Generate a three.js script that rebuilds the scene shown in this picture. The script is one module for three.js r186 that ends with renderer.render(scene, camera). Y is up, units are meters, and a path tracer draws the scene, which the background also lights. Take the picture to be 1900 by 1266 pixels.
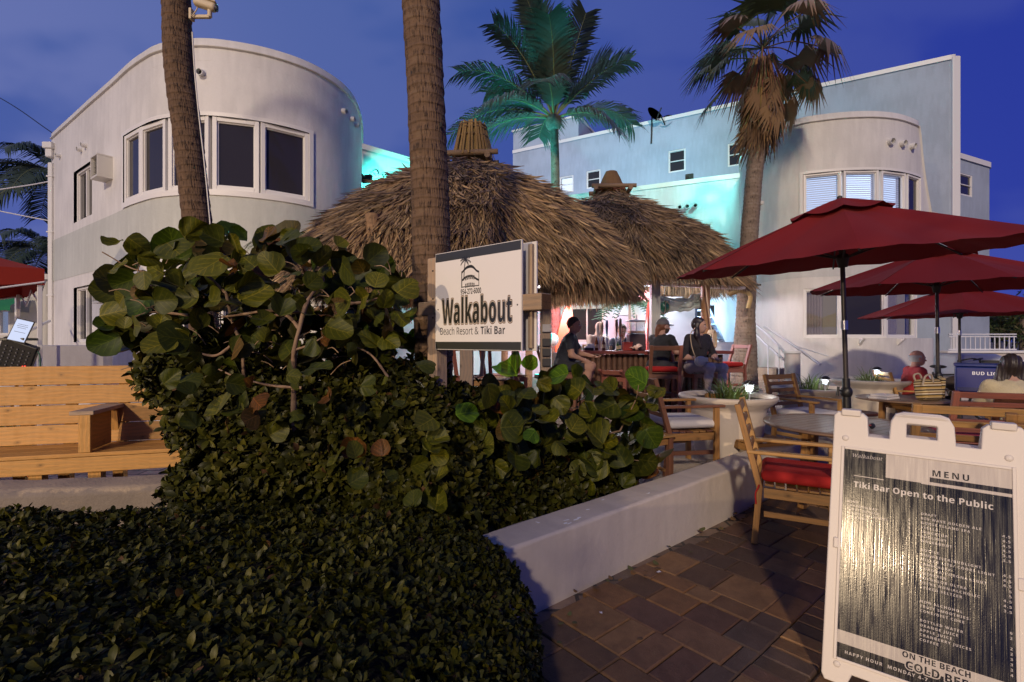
import * as THREE from 'three';
import { RoundedBoxGeometry } from 'three/addons/geometries/RoundedBoxGeometry.js';
import { mergeGeometries } from 'three/addons/utils/BufferGeometryUtils.js';
import { RectAreaLightUniformsLib } from 'three/addons/lights/RectAreaLightUniformsLib.js';

// ---------------------------------------------------------------- camera, sky, sun, exposure
const scene = new THREE.Scene();
const camera = new THREE.PerspectiveCamera(70.2, 1900 / 1266, 0.05, 900);
camera.position.set(0, 1.45, 0);
camera.lookAt(0, 1.45, -10);
const renderer = new THREE.WebGLRenderer({ antialias: true });
renderer.toneMapping = THREE.LinearToneMapping;
renderer.toneMappingExposure = 1.58;
renderer.shadowMap.enabled = true;
RectAreaLightUniformsLib.init();

// street-light level "sun": warm, low, from behind the camera, slightly left
const sun = new THREE.DirectionalLight(new THREE.Color(1.0, 0.81, 0.61), 1.16);
sun.position.set(-6.0, 14.6, 24.4);
sun.target.position.set(0, 0.5, -5);
sun.shadow.radius = 6;
sun.castShadow = true;
Object.assign(sun.shadow.camera, { left: -28, right: 28, top: 28, bottom: -28, near: 1, far: 120 });
sun.shadow.mapSize.set(4096, 4096);
scene.add(sun, sun.target);

// ---------------------------------------------------------------- small tools
function rng(seed) { let a = seed >>> 0; return () => { a = (a + 0x6d2b79f5) | 0; let t = Math.imul(a ^ (a >>> 15), 1 | a); t = (t + Math.imul(t ^ (t >>> 7), 61 | t)) ^ t; return ((t ^ (t >>> 14)) >>> 0) / 4294967296; }; }
const R0 = rng(7);
const V3 = (x, y, z) => new THREE.Vector3(x, y, z);
const lerp = (a, b, t) => a + (b - a) * t, clamp = (x, a = 0, b = 1) => Math.min(b, Math.max(a, x));
const sstep = (a, b, x) => { const t = clamp((x - a) / (b - a)); return t * t * (3 - 2 * t); };
const P = (px, py, d) => V3((px - 950) / 900 * d, 1.45 - (py - 633) / 900 * d, -d);   // a place in the plan, from its bearing and its distance in metres
const hash2 = (x, y, s) => { let h = Math.imul(x | 0, 374761393) ^ Math.imul(y | 0, 668265263) ^ Math.imul(s | 0, 1442695041); h = Math.imul(h ^ (h >>> 13), 1274126177); return ((h ^ (h >>> 16)) >>> 0) / 4294967296; };
function vnoise(x, y, p, s = 0) {          // tiling value noise of period p
  const ix = Math.floor(x), iy = Math.floor(y), fx = x - ix, fy = y - iy, u = fx * fx * (3 - 2 * fx), v = fy * fy * (3 - 2 * fy), m = (k) => ((k % p) + p) % p;
  const a = hash2(m(ix), m(iy), s), b = hash2(m(ix + 1), m(iy), s), c = hash2(m(ix), m(iy + 1), s), d = hash2(m(ix + 1), m(iy + 1), s);
  return lerp(lerp(a, b, u), lerp(c, d, u), v);
}
function fbm(u, v, p, oct = 4, s = 0, g = 0.5) { let a = 0, w = 1, t = 0; for (let i = 0; i < oct; i++) { a += w * vnoise(u * p, v * p, p, s + i); t += w; w *= g; p *= 2; } return a / t; }
const toS = (x) => Math.round(255 * clamp(x <= 0.0031308 ? x * 12.92 : 1.055 * Math.pow(x, 1 / 2.4) - 0.055));
function tex(size, fn, { srgb = true, rx = 1, ry = 1, h = size } = {}) {   // fn gives linear values
  const data = new Uint8Array(size * h * 4);
  for (let y = 0; y < h; y++) for (let x = 0; x < size; x++) {
    const c = fn((x + 0.5) / size, (y + 0.5) / h), i = (y * size + x) * 4;
    const rgb = typeof c === 'number' ? [c, c, c] : c;
    for (let k = 0; k < 3; k++) data[i + k] = srgb ? toS(rgb[k]) : Math.round(255 * clamp(rgb[k]));
    data[i + 3] = 255;
  }
  const t = new THREE.DataTexture(data, size, h);
  t.wrapS = t.wrapT = THREE.RepeatWrapping; t.magFilter = THREE.LinearFilter; t.repeat.set(rx, ry);
  if (srgb) t.colorSpace = THREE.SRGBColorSpace;
  t.needsUpdate = true;
  return t;
}
const rep = (t, x, y) => { const c = t.clone(); c.repeat.set(x, y); c.needsUpdate = true; return c; };
const C = (r, g, b) => new THREE.Color().setRGB(r, g, b);
function M(rgb, rough = 0.8, extra = {}) { return new THREE.MeshPhysicalMaterial({ color: C(...rgb), roughness: rough, metalness: 0, side: THREE.DoubleSide, ...extra }); }
function glow(rgb, k = 1) { return new THREE.MeshStandardMaterial({ color: C(0.02, 0.02, 0.02), emissive: C(...rgb), emissiveIntensity: k, roughness: 1 }); }

// dusk sky
{
  const W = 1024, H = 512, data = new Float32Array(W * H * 4);
  for (let y = 0; y < H; y++) for (let x = 0; x < W; x++) {
    const up = ((y + 0.5) / H - 0.5) * Math.PI, az = ((x + 0.5) / W - 0.5) * 2 * Math.PI, e = Math.sin(up);
    const X = Math.cos(az) * Math.cos(up), Z = Math.sin(az) * Math.cos(up);
    const right = sstep(-0.5, 0.95, X);                       // the sky is clearer and deeper to the right
    const low = Math.exp(-Math.max(e, 0) * 3.2);
    let c = [lerp(0.023, 0.0085, right), lerp(0.060, 0.018, right), lerp(0.2, 0.19, right)];
    const hor = [lerp(0.076, 0.024, right), lerp(0.084, 0.038, right), lerp(0.28, 0.24, right)];
    c = c.map((q, i) => lerp(q, hor[i], low * 0.9));
    const k = 1.3 / (Math.max(e, 0.0) + 0.32), cu = X * k, cv = Z * k;
    let n = 0, w = 1, t = 0; for (let i = 0, f = 1.05; i < 6; i++) { n += w * vnoise(cu * f * 1.3 + 37 + i * 3.1, cv * f * 2.6 + 11 + i * 7.7, 4096, 90 + i); t += w; w *= 0.52; f *= 2.05; }
    n /= t;
    const cl = sstep(0.43, 0.62, n) * sstep(-0.02, 0.1, e) * lerp(1, lerp(0.42, 0.14, right), sstep(-0.72, -0.3, X));
    const cc = [0.098, 0.120, 0.282];
    c = c.map((q, i) => lerp(q, cc[i], cl * 0.75));
    if (e < 0) c = c.map((q) => q * lerp(1, 0.25, clamp(-e * 6)));
    const i = (y * W + x) * 4; data[i] = c[0]; data[i + 1] = c[1]; data[i + 2] = c[2]; data[i + 3] = 1;
  }
  const sky = new THREE.DataTexture(data, W, H, THREE.RGBAFormat, THREE.FloatType);
  sky.mapping = THREE.EquirectangularReflectionMapping; sky.magFilter = THREE.LinearFilter; sky.needsUpdate = true;
  scene.background = sky; scene.environment = sky;
}

// ---------------------------------------------------------------- objects: naming, building
const used = new Map();
function numbered(name) { const n = used.get(name) || 0; used.set(name, n + 1); return n ? name + '_' + String(n).padStart(3, '0') : name; }
function tag(o, label, category, group) { o.userData.label = label; o.userData.category = category; if (group) o.userData.group = group; return o; }
function thing(name, label, category, p = [0, 0, 0], turn = 0, group) {
  const o = new THREE.Group(); o.name = numbered(name); o.position.set(...(p.isVector3 ? p.toArray() : p)); o.rotation.y = turn; scene.add(o);
  return tag(o, label, category, group);
}
function struct(o) { o.userData.kind = 'structure'; return o; }
const HIDE = ['position', 'normal', 'uv'];
function plain(g) {
  let q = g.index ? g.toNonIndexed() : g;
  for (const k of Object.keys(q.attributes)) if (!HIDE.includes(k) && k !== 'color') q.deleteAttribute(k);
  if (!q.attributes.normal) q.computeVertexNormals();
  if (!q.attributes.uv) muv(q);
  q.morphAttributes = {};
  return q;
}
class MB {                                   // collects pieces of ONE part
  constructor() { this.g = []; }
  add(g, p, r, s) {
    const m = new THREE.Matrix4().compose(p ? (p.isVector3 ? p : V3(...p)) : V3(0, 0, 0), new THREE.Quaternion().setFromEuler(new THREE.Euler(r ? r[1] : 0, r ? r[0] : 0, r ? r[2] : 0, 'YXZ')), s ? V3(...s) : V3(1, 1, 1));
    const q = plain(g === undefined ? null : g); this.g.push((q === g ? q.clone() : q).applyMatrix4(m)); return this;
  }
  geo() { return this.g.length === 1 ? this.g[0] : mergeGeometries(this.g, false); }
  build(name, mat, parent) { return mesh(name, this.geo(), mat, parent); }
}
function mesh(name, g, mat, parent, p, r) {
  const o = new THREE.Mesh(g, mat); o.name = parent ? name : numbered(name);
  if (p) o.position.copy(p.isVector3 ? p : V3(...p));
  if (r) { o.rotation.order = 'YXZ'; o.rotation.set(r[1], r[0], r[2]); }   // r = turn, pitch, roll
  (parent || scene).add(o); return o;
}
const _a = V3(), _b = V3(), _n = V3();
function muv(g, axis = -1, ou = 0, ov = 0) {  // uv in metres; u runs along the grain axis
  const p = g.attributes.position, uv = new Float32Array(p.count * 2);
  for (let i = 0; i < p.count; i += 3) {
    _a.fromBufferAttribute(p, i + 1).sub(_b.fromBufferAttribute(p, i)); _n.fromBufferAttribute(p, i + 2).sub(_b); _a.cross(_n);
    const ab = [Math.abs(_a.x), Math.abs(_a.y), Math.abs(_a.z)], k = ab[0] > ab[1] && ab[0] > ab[2] ? 0 : ab[1] > ab[2] ? 1 : 2;
    let [e, f] = k === 0 ? [2, 1] : k === 1 ? [0, 2] : [0, 1];
    if (f === axis) [e, f] = [f, e];
    for (let j = 0; j < 3 && i + j < p.count; j++) { const q = [p.getX(i + j), p.getY(i + j), p.getZ(i + j)]; uv[(i + j) * 2] = q[e] + ou; uv[(i + j) * 2 + 1] = q[f] + ov; }
  }
  g.setAttribute('uv', new THREE.BufferAttribute(uv, 2)); return g;
}
function bx(w, h, d, r = 0.005, axis) {      // rounded board, grain along its longest side
  r = Math.min(r, w * 0.45, h * 0.45, d * 0.45);
  let g = r > 0.0008 ? new RoundedBoxGeometry(w, h, d, 1, r) : new THREE.BoxGeometry(w, h, d);
  g = g.index ? g.toNonIndexed() : g;
  if (axis === undefined) axis = w >= h && w >= d ? 0 : h >= d ? 1 : 2;
  g.clearGroups();
  return muv(g, axis, R0() * 5, R0() * 5);
}
const _y = V3(0, 1, 0);
function bar(a, b, w, t, r = 0.004, up) {    // a board from a to b
  const d = b.clone().sub(a), L = d.length(), g = bx(w, L, t, r, 1), m = new THREE.Matrix4();
  d.normalize(); const s = (up || (Math.abs(d.y) > 0.9 ? V3(0, 0, 1) : V3(0, 1, 0))).clone(), x = V3().crossVectors(d, s).normalize(), z = V3().crossVectors(x, d);
  m.makeBasis(x, d, z).setPosition(a.clone().add(b).multiplyScalar(0.5)); return g.applyMatrix4(m);
}
function rod(a, b, r0, r1 = r0, n = 10, open = false) {
  const d = b.clone().sub(a), L = d.length(), g = new THREE.CylinderGeometry(r1, r0, L, n, 1, open).toNonIndexed();
  const uv = g.attributes.uv; for (let i = 0; i < uv.count; i++) uv.setXY(i, uv.getY(i) * L, uv.getX(i) * r0 * 6.28);
  g.applyQuaternion(new THREE.Quaternion().setFromUnitVectors(_y, d.normalize())); g.translate(...a.clone().add(b).multiplyScalar(0.5).toArray()); return g;
}
function tube(pts, r, n = 8, seg = 0, taper = 1) {   // round, optionally tapering, tube through points; u along it in metres
  const c = new THREE.CatmullRomCurve3(pts, false, 'centripetal'), S = seg || pts.length * 4, f = c.computeFrenetFrames(S), L = c.getLength(), pos = [], nor = [], uv = [], idx = [];
  for (let i = 0; i <= S; i++) {
    const t = i / S, p = c.getPointAt(t), rr = (typeof r === 'function' ? r(t) : r * lerp(1, taper, t));
    for (let j = 0; j <= n; j++) { const a = j / n * 2 * Math.PI, v = f.normals[i].clone().multiplyScalar(Math.cos(a)).addScaledVector(f.binormals[i], Math.sin(a)); pos.push(p.x + v.x * rr, p.y + v.y * rr, p.z + v.z * rr); nor.push(v.x, v.y, v.z); uv.push(t * L, j / n * rr * 6.28); }
  }
  for (let i = 0; i < S; i++) for (let j = 0; j < n; j++) { const a = i * (n + 1) + j, b = a + n + 1; idx.push(a, a + 1, b, b, a + 1, b + 1); }
  const g = new THREE.BufferGeometry(); g.setAttribute('position', new THREE.Float32BufferAttribute(pos, 3)); g.setAttribute('normal', new THREE.Float32BufferAttribute(nor, 3)); g.setAttribute('uv', new THREE.Float32BufferAttribute(uv, 2)); g.setIndex(idx); return g.toNonIndexed();
}
function geo(pos, uv, idx) { const g = new THREE.BufferGeometry(); g.setAttribute('position', new THREE.Float32BufferAttribute(pos, 3)); if (uv) g.setAttribute('uv', new THREE.Float32BufferAttribute(uv, 2)); if (idx) g.setIndex(idx); g.computeVertexNormals(); return g; }
function lathe(prof, n = 40) { return new THREE.LatheGeometry(prof.map(([r, y]) => new THREE.Vector2(r, y)), n); }
function canvasTex(w, h, draw) { const c = document.createElement('canvas'); c.width = w; c.height = h; draw(c.getContext('2d'), w, h); const t = new THREE.CanvasTexture(c); t.colorSpace = THREE.SRGBColorSpace; return t; }

// ---------------------------------------------------------------- textures and materials
const T = {
  stucco: tex(512, (u, v) => { const a = fbm(u, v, 4, 5, 1), b = fbm(u * 6, v, 6, 3, 9); const dr = sstep(0.62, 0.86, fbm(u * 14, v * 0.8, 14, 3, 17)) * sstep(0.35, 0.65, fbm(u, v, 3, 3, 18)); return 0.83 - 0.05 * dr + 0.14 * sstep(0.25, 0.7, a * 0.6 + b * 0.4) + 0.03 * vnoise(u * 128, v * 128, 128, 5); }, { rx: 0.33, ry: 0.33 }),
  stuccoB: tex(512, (u, v) => 0.5 * fbm(u, v, 24, 4, 21, 0.65) + 0.5 * fbm(u, v, 5, 3, 3), { srgb: false, rx: 0.8, ry: 0.8 }),
  wood: tex(512, (u, v) => {
    const w = fbm(u, v, 3, 3, 40) * 0.5, ring = Math.sin((v * 12 + w * 4 + 0.15 * Math.sin(u * 6.283)) * 6.283) * 0.5 + 0.5, fine = vnoise(u * 16, v * 256, 256, 50), st = fbm(u * 2, v * 32, 8, 3, 44);
    let k = 0.62 + 0.22 * st + 0.14 * Math.pow(ring, 2) - 0.2 * sstep(0.62, 0.95, fine);
    for (const [cx, cy] of [[0.2, 0.3], [0.7, 0.75], [0.45, 0.55]]) { const dx = (u - cx) * 1, dy = (v - cy) * 0.5, q = Math.hypot(dx, dy * 1.4); k *= 1 - 0.6 * Math.exp(-Math.pow(q / 0.016, 2)) - 0.12 * Math.exp(-Math.pow((q - 0.026) / 0.006, 2)); }
    return [k, k * (0.96 - 0.06 * ring), k * (0.92 - 0.12 * ring)];
  }, { rx: 1, ry: 2.2 }),
  woodB: tex(512, (u, v) => 0.6 * fbm(u * 2, v * 32, 8, 3, 44) + 0.4 * vnoise(u * 16, v * 256, 256, 50), { srgb: false, rx: 1, ry: 2.2 }),
  bark: tex(512, (u, v) => {               // u along the trunk
    const c = sstep(0.55, 0.8, fbm(u * 1, v * 6, 12, 3, 61)), f = vnoise(u * 8, v * 128, 128, 62), a = fbm(u, v, 6, 4, 63), ring = 0.5 * sstep(0.6, 0.9, fbm(u * 6, v * 1.5, 12, 3, 64));
    const k = 0.42 + 0.75 * a + 0.2 * f - 0.32 * c - 0.35 * ring; return [k, k * 0.94, k * 0.86];
  }, { rx: 1.9, ry: 1.2 }),
  barkB: tex(512, (u, v) => { const c = sstep(0.55, 0.8, fbm(u * 1, v * 6, 12, 3, 61)), f = vnoise(u * 8, v * 128, 128, 62), ring = Math.pow(Math.abs(Math.sin((u * 8 + 0.12 * vnoise(u * 4, v * 8, 8, 64)) * Math.PI)), 8); return 0.6 - 0.35 * c + 0.2 * f - 0.3 * ring + 0.2 * fbm(u, v, 24, 3, 66); }, { srgb: false, rx: 1.9, ry: 1.2 }),
  grit: tex(512, (u, v) => 0.62 + 0.38 * (0.6 * fbm(u, v, 8, 5, 71) + 0.4 * vnoise(u * 200, v * 200, 200, 72)), { rx: 1, ry: 1 }),
  gritB: tex(512, (u, v) => 0.5 * fbm(u, v, 64, 3, 73, 0.7) + 0.5 * fbm(u, v, 6, 4, 74), { srgb: false }),
  stone: tex(512, (u, v) => { const a = fbm(u, v, 5, 5, 75), b = vnoise(u * 256, v * 256, 256, 76), c = fbm(u, v, 20, 3, 77); const k = 0.6 + 0.35 * a + 0.16 * (b - 0.5) + 0.22 * (c - 0.5); return [k, k * (0.93 + 0.07 * c), k * (0.88 + 0.1 * c)]; }, { rx: 1.7, ry: 1.7 }),
  weave: tex(256, (u, v) => 0.8 + 0.2 * (0.5 + 0.5 * Math.sin(u * 6.283 * 64) * Math.sin(v * 6.283 * 64)), { rx: 4, ry: 4 }),
  weaveB: tex(256, (u, v) => 0.5 + 0.25 * Math.sin(u * 6.283 * 64) + 0.25 * Math.sin(v * 6.283 * 64), { srgb: false, rx: 4, ry: 4 }),
};
const stucco = (rgb, extra) => M(rgb, 0.72, { map: T.stucco, bumpMap: T.stuccoB, bumpScale: 0.007, ...extra });
const woodM = (rgb, rough = 0.6, k = 0.0012) => M(rgb, rough, { map: T.wood, bumpMap: T.woodB, bumpScale: k });
const fabric = (rgb, tr = 0) => M(rgb, 0.9, { map: T.weave, bumpMap: T.weaveB, bumpScale: 0.0004, transmission: tr, thickness: 0, specularIntensity: 0.3 });
const MT = {
  white: stucco([0.74, 0.72, 0.69]), cream: stucco([0.72, 0.70, 0.66]), band: stucco([0.57, 0.585, 0.535]), trim: M([0.78, 0.76, 0.72], 0.45), greyWall: stucco([0.40, 0.46, 0.54]),
  glass: new THREE.MeshPhysicalMaterial({ color: C(0.032, 0.028, 0.027), roughness: 0.04, metalness: 0, ior: 1.5 }),
  black: M([0.012, 0.012, 0.013], 0.42), dark: M([0.03, 0.025, 0.022], 0.6), whiteMetal: M([0.75, 0.75, 0.75], 0.35), steel: M([0.55, 0.56, 0.58], 0.28, { metalness: 0.9 }), pipe: M([0.7, 0.69, 0.66], 0.5), hole: M([0.02, 0.02, 0.02], 0.9),
  teak: [woodM([0.46, 0.26, 0.085]), woodM([0.40, 0.215, 0.068]), woodM([0.50, 0.295, 0.10])], redTeak: [woodM([0.36, 0.13, 0.09]), woodM([0.30, 0.10, 0.07])], darkTeak: [woodM([0.23, 0.10, 0.055]), woodM([0.19, 0.08, 0.045])], tableTop: [woodM([0.24, 0.16, 0.115], 0.32), woodM([0.20, 0.135, 0.1], 0.32)],
  pine: [woodM([0.54, 0.29, 0.07], 0.6, 0.002), woodM([0.46, 0.24, 0.055], 0.6, 0.002), woodM([0.58, 0.32, 0.085], 0.6, 0.002)], greyWood: woodM([0.42, 0.33, 0.25], 0.8, 0.002), beamWood: woodM([0.30, 0.215, 0.14], 0.8, 0.002), endGrain: woodM([0.12, 0.075, 0.04], 0.85),
  log: M([0.30, 0.19, 0.11], 0.8, { map: T.bark, bumpMap: T.barkB, bumpScale: 0.006 }), barLog: M([0.16, 0.085, 0.055], 0.7, { map: T.bark, bumpMap: T.barkB, bumpScale: 0.004 }), bark: M([0.135, 0.085, 0.053], 0.92, { map: T.bark, bumpMap: T.barkB, bumpScale: 0.022 }), barkFar: M([0.24, 0.19, 0.15], 0.95, { map: T.bark, bumpMap: T.barkB, bumpScale: 0.012 }),
  redCloth: fabric([0.24, 0.014, 0.012], 0.12), redCushion: fabric([0.40, 0.025, 0.022]), tentRed: fabric([0.30, 0.03, 0.02], 0.15), whiteCushion: fabric([0.62, 0.58, 0.57]), green: fabric([0.03, 0.2, 0.09]),
  concrete: M([0.42, 0.33, 0.24], 0.9, { map: T.grit, bumpMap: T.gritB, bumpScale: 0.008 }),
};
// ---------------------------------------------------------------- ground
const WALL_A = [0.04, 2.56], WALL_B = [3.05, 5.09], WU = [0.766, 0.643], WN = [-0.643, 0.766];     // low wall: plan line, its direction, away-from-camera normal
const plane = (w, d, y, x, z) => { const g = new THREE.PlaneGeometry(w, d).rotateX(-Math.PI / 2).toNonIndexed(); g.translate(x, y, z); return muv(g); };
struct(mesh('ground', plane(1200, 1200, -0.06, 0, 0), M([0.16, 0.14, 0.12], 0.95, { map: rep(T.grit, 0.2, 0.2), bumpMap: rep(T.gritB, 0.5, 0.5), bumpScale: 0.01 })));
const paverTex = tex(1024, (u, v) => {       // far pavers, only where single stones can no longer be told apart
  const y = v * 12, row = Math.floor(y), x = u * 8 + (row % 2) * 0.5, col = Math.floor(x), fx = x - col, fy = y - row, j = Math.min(fx, 1 - fx) * 0.25 < 0.012 || Math.min(fy, 1 - fy) * 0.17 < 0.012;
  const k = hash2(((col % 8) + 8) % 8, row, 5), n = fbm(u, v, 16, 4, 8); return j ? [0.05, 0.042, 0.035] : [lerp(0.14, 0.24, k) * (0.7 + 0.6 * n), lerp(0.10, 0.165, k) * (0.7 + 0.6 * n), lerp(0.075, 0.115, k) * (0.7 + 0.6 * n)];
}, { rx: 0.5, ry: 0.5 });
const pavement = mesh('pavement', plane(40, 40, -0.03, 8, -2), M([0.95, 0.95, 0.95], 0.75, { map: paverTex, bumpMap: rep(T.gritB, 1.2, 1.2), bumpScale: 0.006 })); struct(pavement);
{
  const cols = [[0.247, 0.135, 0.054], [0.195, 0.106, 0.048], [0.137, 0.078, 0.04], [0.107, 0.065, 0.039], [0.285, 0.157, 0.065], [0.153, 0.08, 0.048], [0.215, 0.116, 0.057], [0.117, 0.075, 0.052], [0.26, 0.131, 0.049]];
  const mats = cols.map((c) => M(c, 0.62, { map: T.stone, bumpMap: rep(T.gritB, 2.2, 2.2), bumpScale: 0.004 }));
  const r = rng(31), stoneGeo = {};
  const stone = (w, l, k) => {               // chamfered block, 22 triangles
    const key = w.toFixed(3) + l.toFixed(3) + k; if (stoneGeo[key]) return stoneGeo[key];
    const c = 0.007, h = 0.05, W = w / 2 - 0.0022, L = l / 2 - 0.0022, q = rng(Math.round(w * 1000 + l * 77 + k * 13)), jit = () => (q() - 0.5) * 0.004, ring = (a, b, y) => [[-a + jit(), y, -b + jit()], [a + jit(), y, -b + jit()], [a + jit(), y, b + jit()], [-a + jit(), y, b + jit()]];
    const A = ring(W - c, L - c, 0), B = ring(W, L, -c), D = ring(W, L, -h), pos = [], tri = (...t) => t.forEach((p) => pos.push(...p));
    tri(A[0], A[2], A[1], A[0], A[3], A[2]);
    for (let i = 0; i < 4; i++) { const j = (i + 1) % 4; tri(A[i], A[j], B[j], A[i], B[j], B[i], B[i], B[j], D[j], B[i], D[j], D[i]); }
    return (stoneGeo[key] = muv(geo(pos), -1, q() * 7, q() * 7));
  };
  const list = [], turn = Math.atan2(WU[1], WU[0]);                         // stones run in strips square to the low wall
  let u = -0.9, strip = 0;
  const place = (uc, vc, w, l) => { const x = WALL_A[0] + WU[0] * uc - WN[0] * vc, d = WALL_A[1] + WU[1] * uc - WN[1] * vc; if (d > 1.55 && d < 6.6 && Math.abs(x) / d < 1.25) list.push([x, d, w, l]); };
  while (u < 6.6) {
    const w = [0.15, 0.22, 0.22, 0.3][strip++ * 7 % 4];
    let v = 0.02 + r() * 0.1;
    while (v < 0.93) { const l = Math.min([0.15, 0.22, 0.30, 0.22][Math.floor(r() * 4)], Math.max(0.07, 0.95 - v)); place(u + w / 2, v + l / 2, w, l); v += l; }
    u += w;
  }
  for (let k = 0, a = -0.6; a < 6.4; a += 0.105, k++) place(a + 0.05, 0.95 + 0.105, 0.105, 0.21);   // soldier course
  for (let a = -0.6, s = 0; a < 6.6; s++) { const w = [0.22, 0.15, 0.3][s % 3]; let v = 1.17; while (v < 3.4) { const l = [0.15, 0.22, 0.30][Math.floor(r() * 3)]; place(a + w / 2, v + l / 2, w, l); v += l; } a += w; }
  list.sort((p, q) => p[1] - q[1]);
  const far = cols.map(() => []);
  list.forEach(([x, d, w, l], i) => {
    const c = Math.floor(r() * cols.length), g = stone(w, l, Math.floor(r() * 3)), flip = r() < 0.5 ? Math.PI : 0, y = -0.002 + (r() - 0.5) * 0.005, rx = (r() - 0.5) * 0.016, rz = (r() - 0.5) * 0.016;
    if (i < 298) mesh('paver', g, mats[c], pavement, [x, y, -d], [turn + flip, rx, rz]).rotation.set(rx, turn + flip, rz);
    else far[c].push(g.clone().applyMatrix4(new THREE.Matrix4().compose(V3(x, y, -d), new THREE.Quaternion().setFromEuler(new THREE.Euler(rx, turn + flip, rz)), V3(1, 1, 1))));
  });
  const all = [], colr = [];
  far.forEach((gs, c) => gs.forEach((g) => { const n = g.attributes.position.count; g.setAttribute('color', new THREE.Float32BufferAttribute(Array(n).fill(cols[c]).flat(), 3)); all.push(g); }));
  if (all.length) { const o = mesh('paver', mergeGeometries(all), M([1, 1, 1], 0.62, { map: T.stone, vertexColors: true, bumpMap: rep(T.gritB, 2.2, 2.2), bumpScale: 0.004 }), pavement); o.userData.kind = 'stuff'; }
}
{ // pale paving by the bench and the left building
  struct(mesh('path', plane(16, 12, -0.018, -10.2, -10.4), M([0.62, 0.6, 0.58], 0.85, { map: paverTex, bumpMap: rep(T.gritB, 1, 1), bumpScale: 0.004, color: C(3.0, 3.2, 3.6) })));
}
// sand terrace
const SANDY = 0.2, SAND = [[0.1, 2.75], [3.05, 5.2], [5.2, 6.9], [5.6, 9.5], [7.4, 14.6], [1.2, 17.6], [-4.2, 12.4], [-2.7, 8.5], [-2.2, 5.6], [-1.4, 3.6]];
const inPoly = (x, y, p) => { let c = false; for (let i = 0, j = p.length - 1; i < p.length; j = i++) if ((p[i][1] > y) !== (p[j][1] > y) && x < (p[j][0] - p[i][0]) * (y - p[i][1]) / (p[j][1] - p[i][1]) + p[i][0]) c = !c; return c; };
{
  const x0 = -4.4, x1 = 7.8, d0 = 2.6, d1 = 18, nx = 170, nz = 215, pos = [], uv = [], idx = [];
  for (let j = 0; j <= nz; j++) for (let i = 0; i <= nx; i++) {
    const x = lerp(x0, x1, i / nx), d = lerp(d0, d1, j / nz), inside = inPoly(x, d, SAND);
    const n = fbm(x / 8 + 3, d / 8, 32, 3, 200), m = fbm(x / 8, d / 8, 8, 3, 210);
    pos.push(x, inside ? SANDY + (n - 0.5) * 0.10 + (m - 0.5) * 0.05 - 0.01 : -0.2, -d); uv.push(x, d);
  }
  for (let j = 0; j < nz; j++) for (let i = 0; i < nx; i++) { const a = j * (nx + 1) + i, b = a + nx + 1; idx.push(a, a + 1, b, b, a + 1, b + 1); }
  struct(mesh('sand', geo(pos, uv, idx), M([0.42, 0.35, 0.29], 0.95, { map: rep(T.grit, 1.5, 1.5), bumpMap: rep(T.gritB, 1.5, 1.5), bumpScale: 0.02 })));
}
// low rendered wall along the terrace
{
  const t = thing('garden_wall', 'low cream rendered garden wall running diagonally beside the brown pavers', 'wall');
  const body = new MB(), H = 0.37, th = 0.27, pos = [], uv = [], idx = [], N = 60, prof = [[0, -0.05], [0, H - 0.02], [0.012, H - 0.004], [0.03, H], [th - 0.03, H], [th - 0.01, H - 0.006], [th, H - 0.03], [th, -0.05]];
  const L0 = -1.6, L1 = 3.95;
  for (let i = 0; i <= N; i++) { const s = lerp(L0, L1, i / N); prof.forEach(([o, y], j) => { const w = (y > 0.2 ? (fbm(s / 8 + j * 0.17, 0.3 + j * 0.11, 24, 3, 7) - 0.5) * 0.012 : 0), bend = 0; pos.push(WALL_A[0] + WU[0] * s + WN[0] * (o + w - bend), y + w * 0.6, -(WALL_A[1] + WU[1] * s + WN[1] * (o + w - bend))); uv.push(s, o + y); }); }
  for (let i = 0; i < N; i++) for (let j = 0; j < prof.length - 1; j++) { const a = i * prof.length + j, b = a + prof.length; idx.push(a, b, a + 1, b, b + 1, a + 1); }
  body.add(geo(pos, uv, idx));
  for (const s of [L1]) body.add(bx(0.02, H - 0.01, th, 0.003), [WALL_A[0] + WU[0] * s + WN[0] * th / 2, H / 2 - 0.01, -(WALL_A[1] + WU[1] * s + WN[1] * th / 2)], [Math.atan2(WU[1], WU[0]), 0, 0]);
  body.build('wall', stucco([0.61, 0.53, 0.45], { bumpScale: 0.005 }), t);
  const chips = new MB(), r = rng(5);        // bare spots where the paint has flaked off the edge
  for (const [s, o] of [[0.42, 0.02], [0.47, 0.05], [0.66, 0.10], [0.9, 0.16], [0.3, 0.14], [1.25, 0.05], [0.52, 0.03]]) for (let k = 0; k < 2; k++) { const g = new THREE.CircleGeometry(0.004 + r() * 0.009, 7).rotateX(-Math.PI / 2); g.scale(1 + r() * 1.6, 1, 0.5 + r() * 0.5); const s2 = s + (r() - 0.5) * 0.05, o2 = o + 0.02 + r() * 0.02; chips.add(muv(g.toNonIndexed()), [WALL_A[0] + WU[0] * s2 + WN[0] * o2, H + 0.0035 + k * 0.0012, -(WALL_A[1] + WU[1] * s2 + WN[1] * o2)], [0.7 + (r() - 0.5), 0, 0]); }
  chips.build('paint_chip', M([0.8, 0.8, 0.8], 0.8), t).userData.kind = 'stuff';
}
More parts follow.
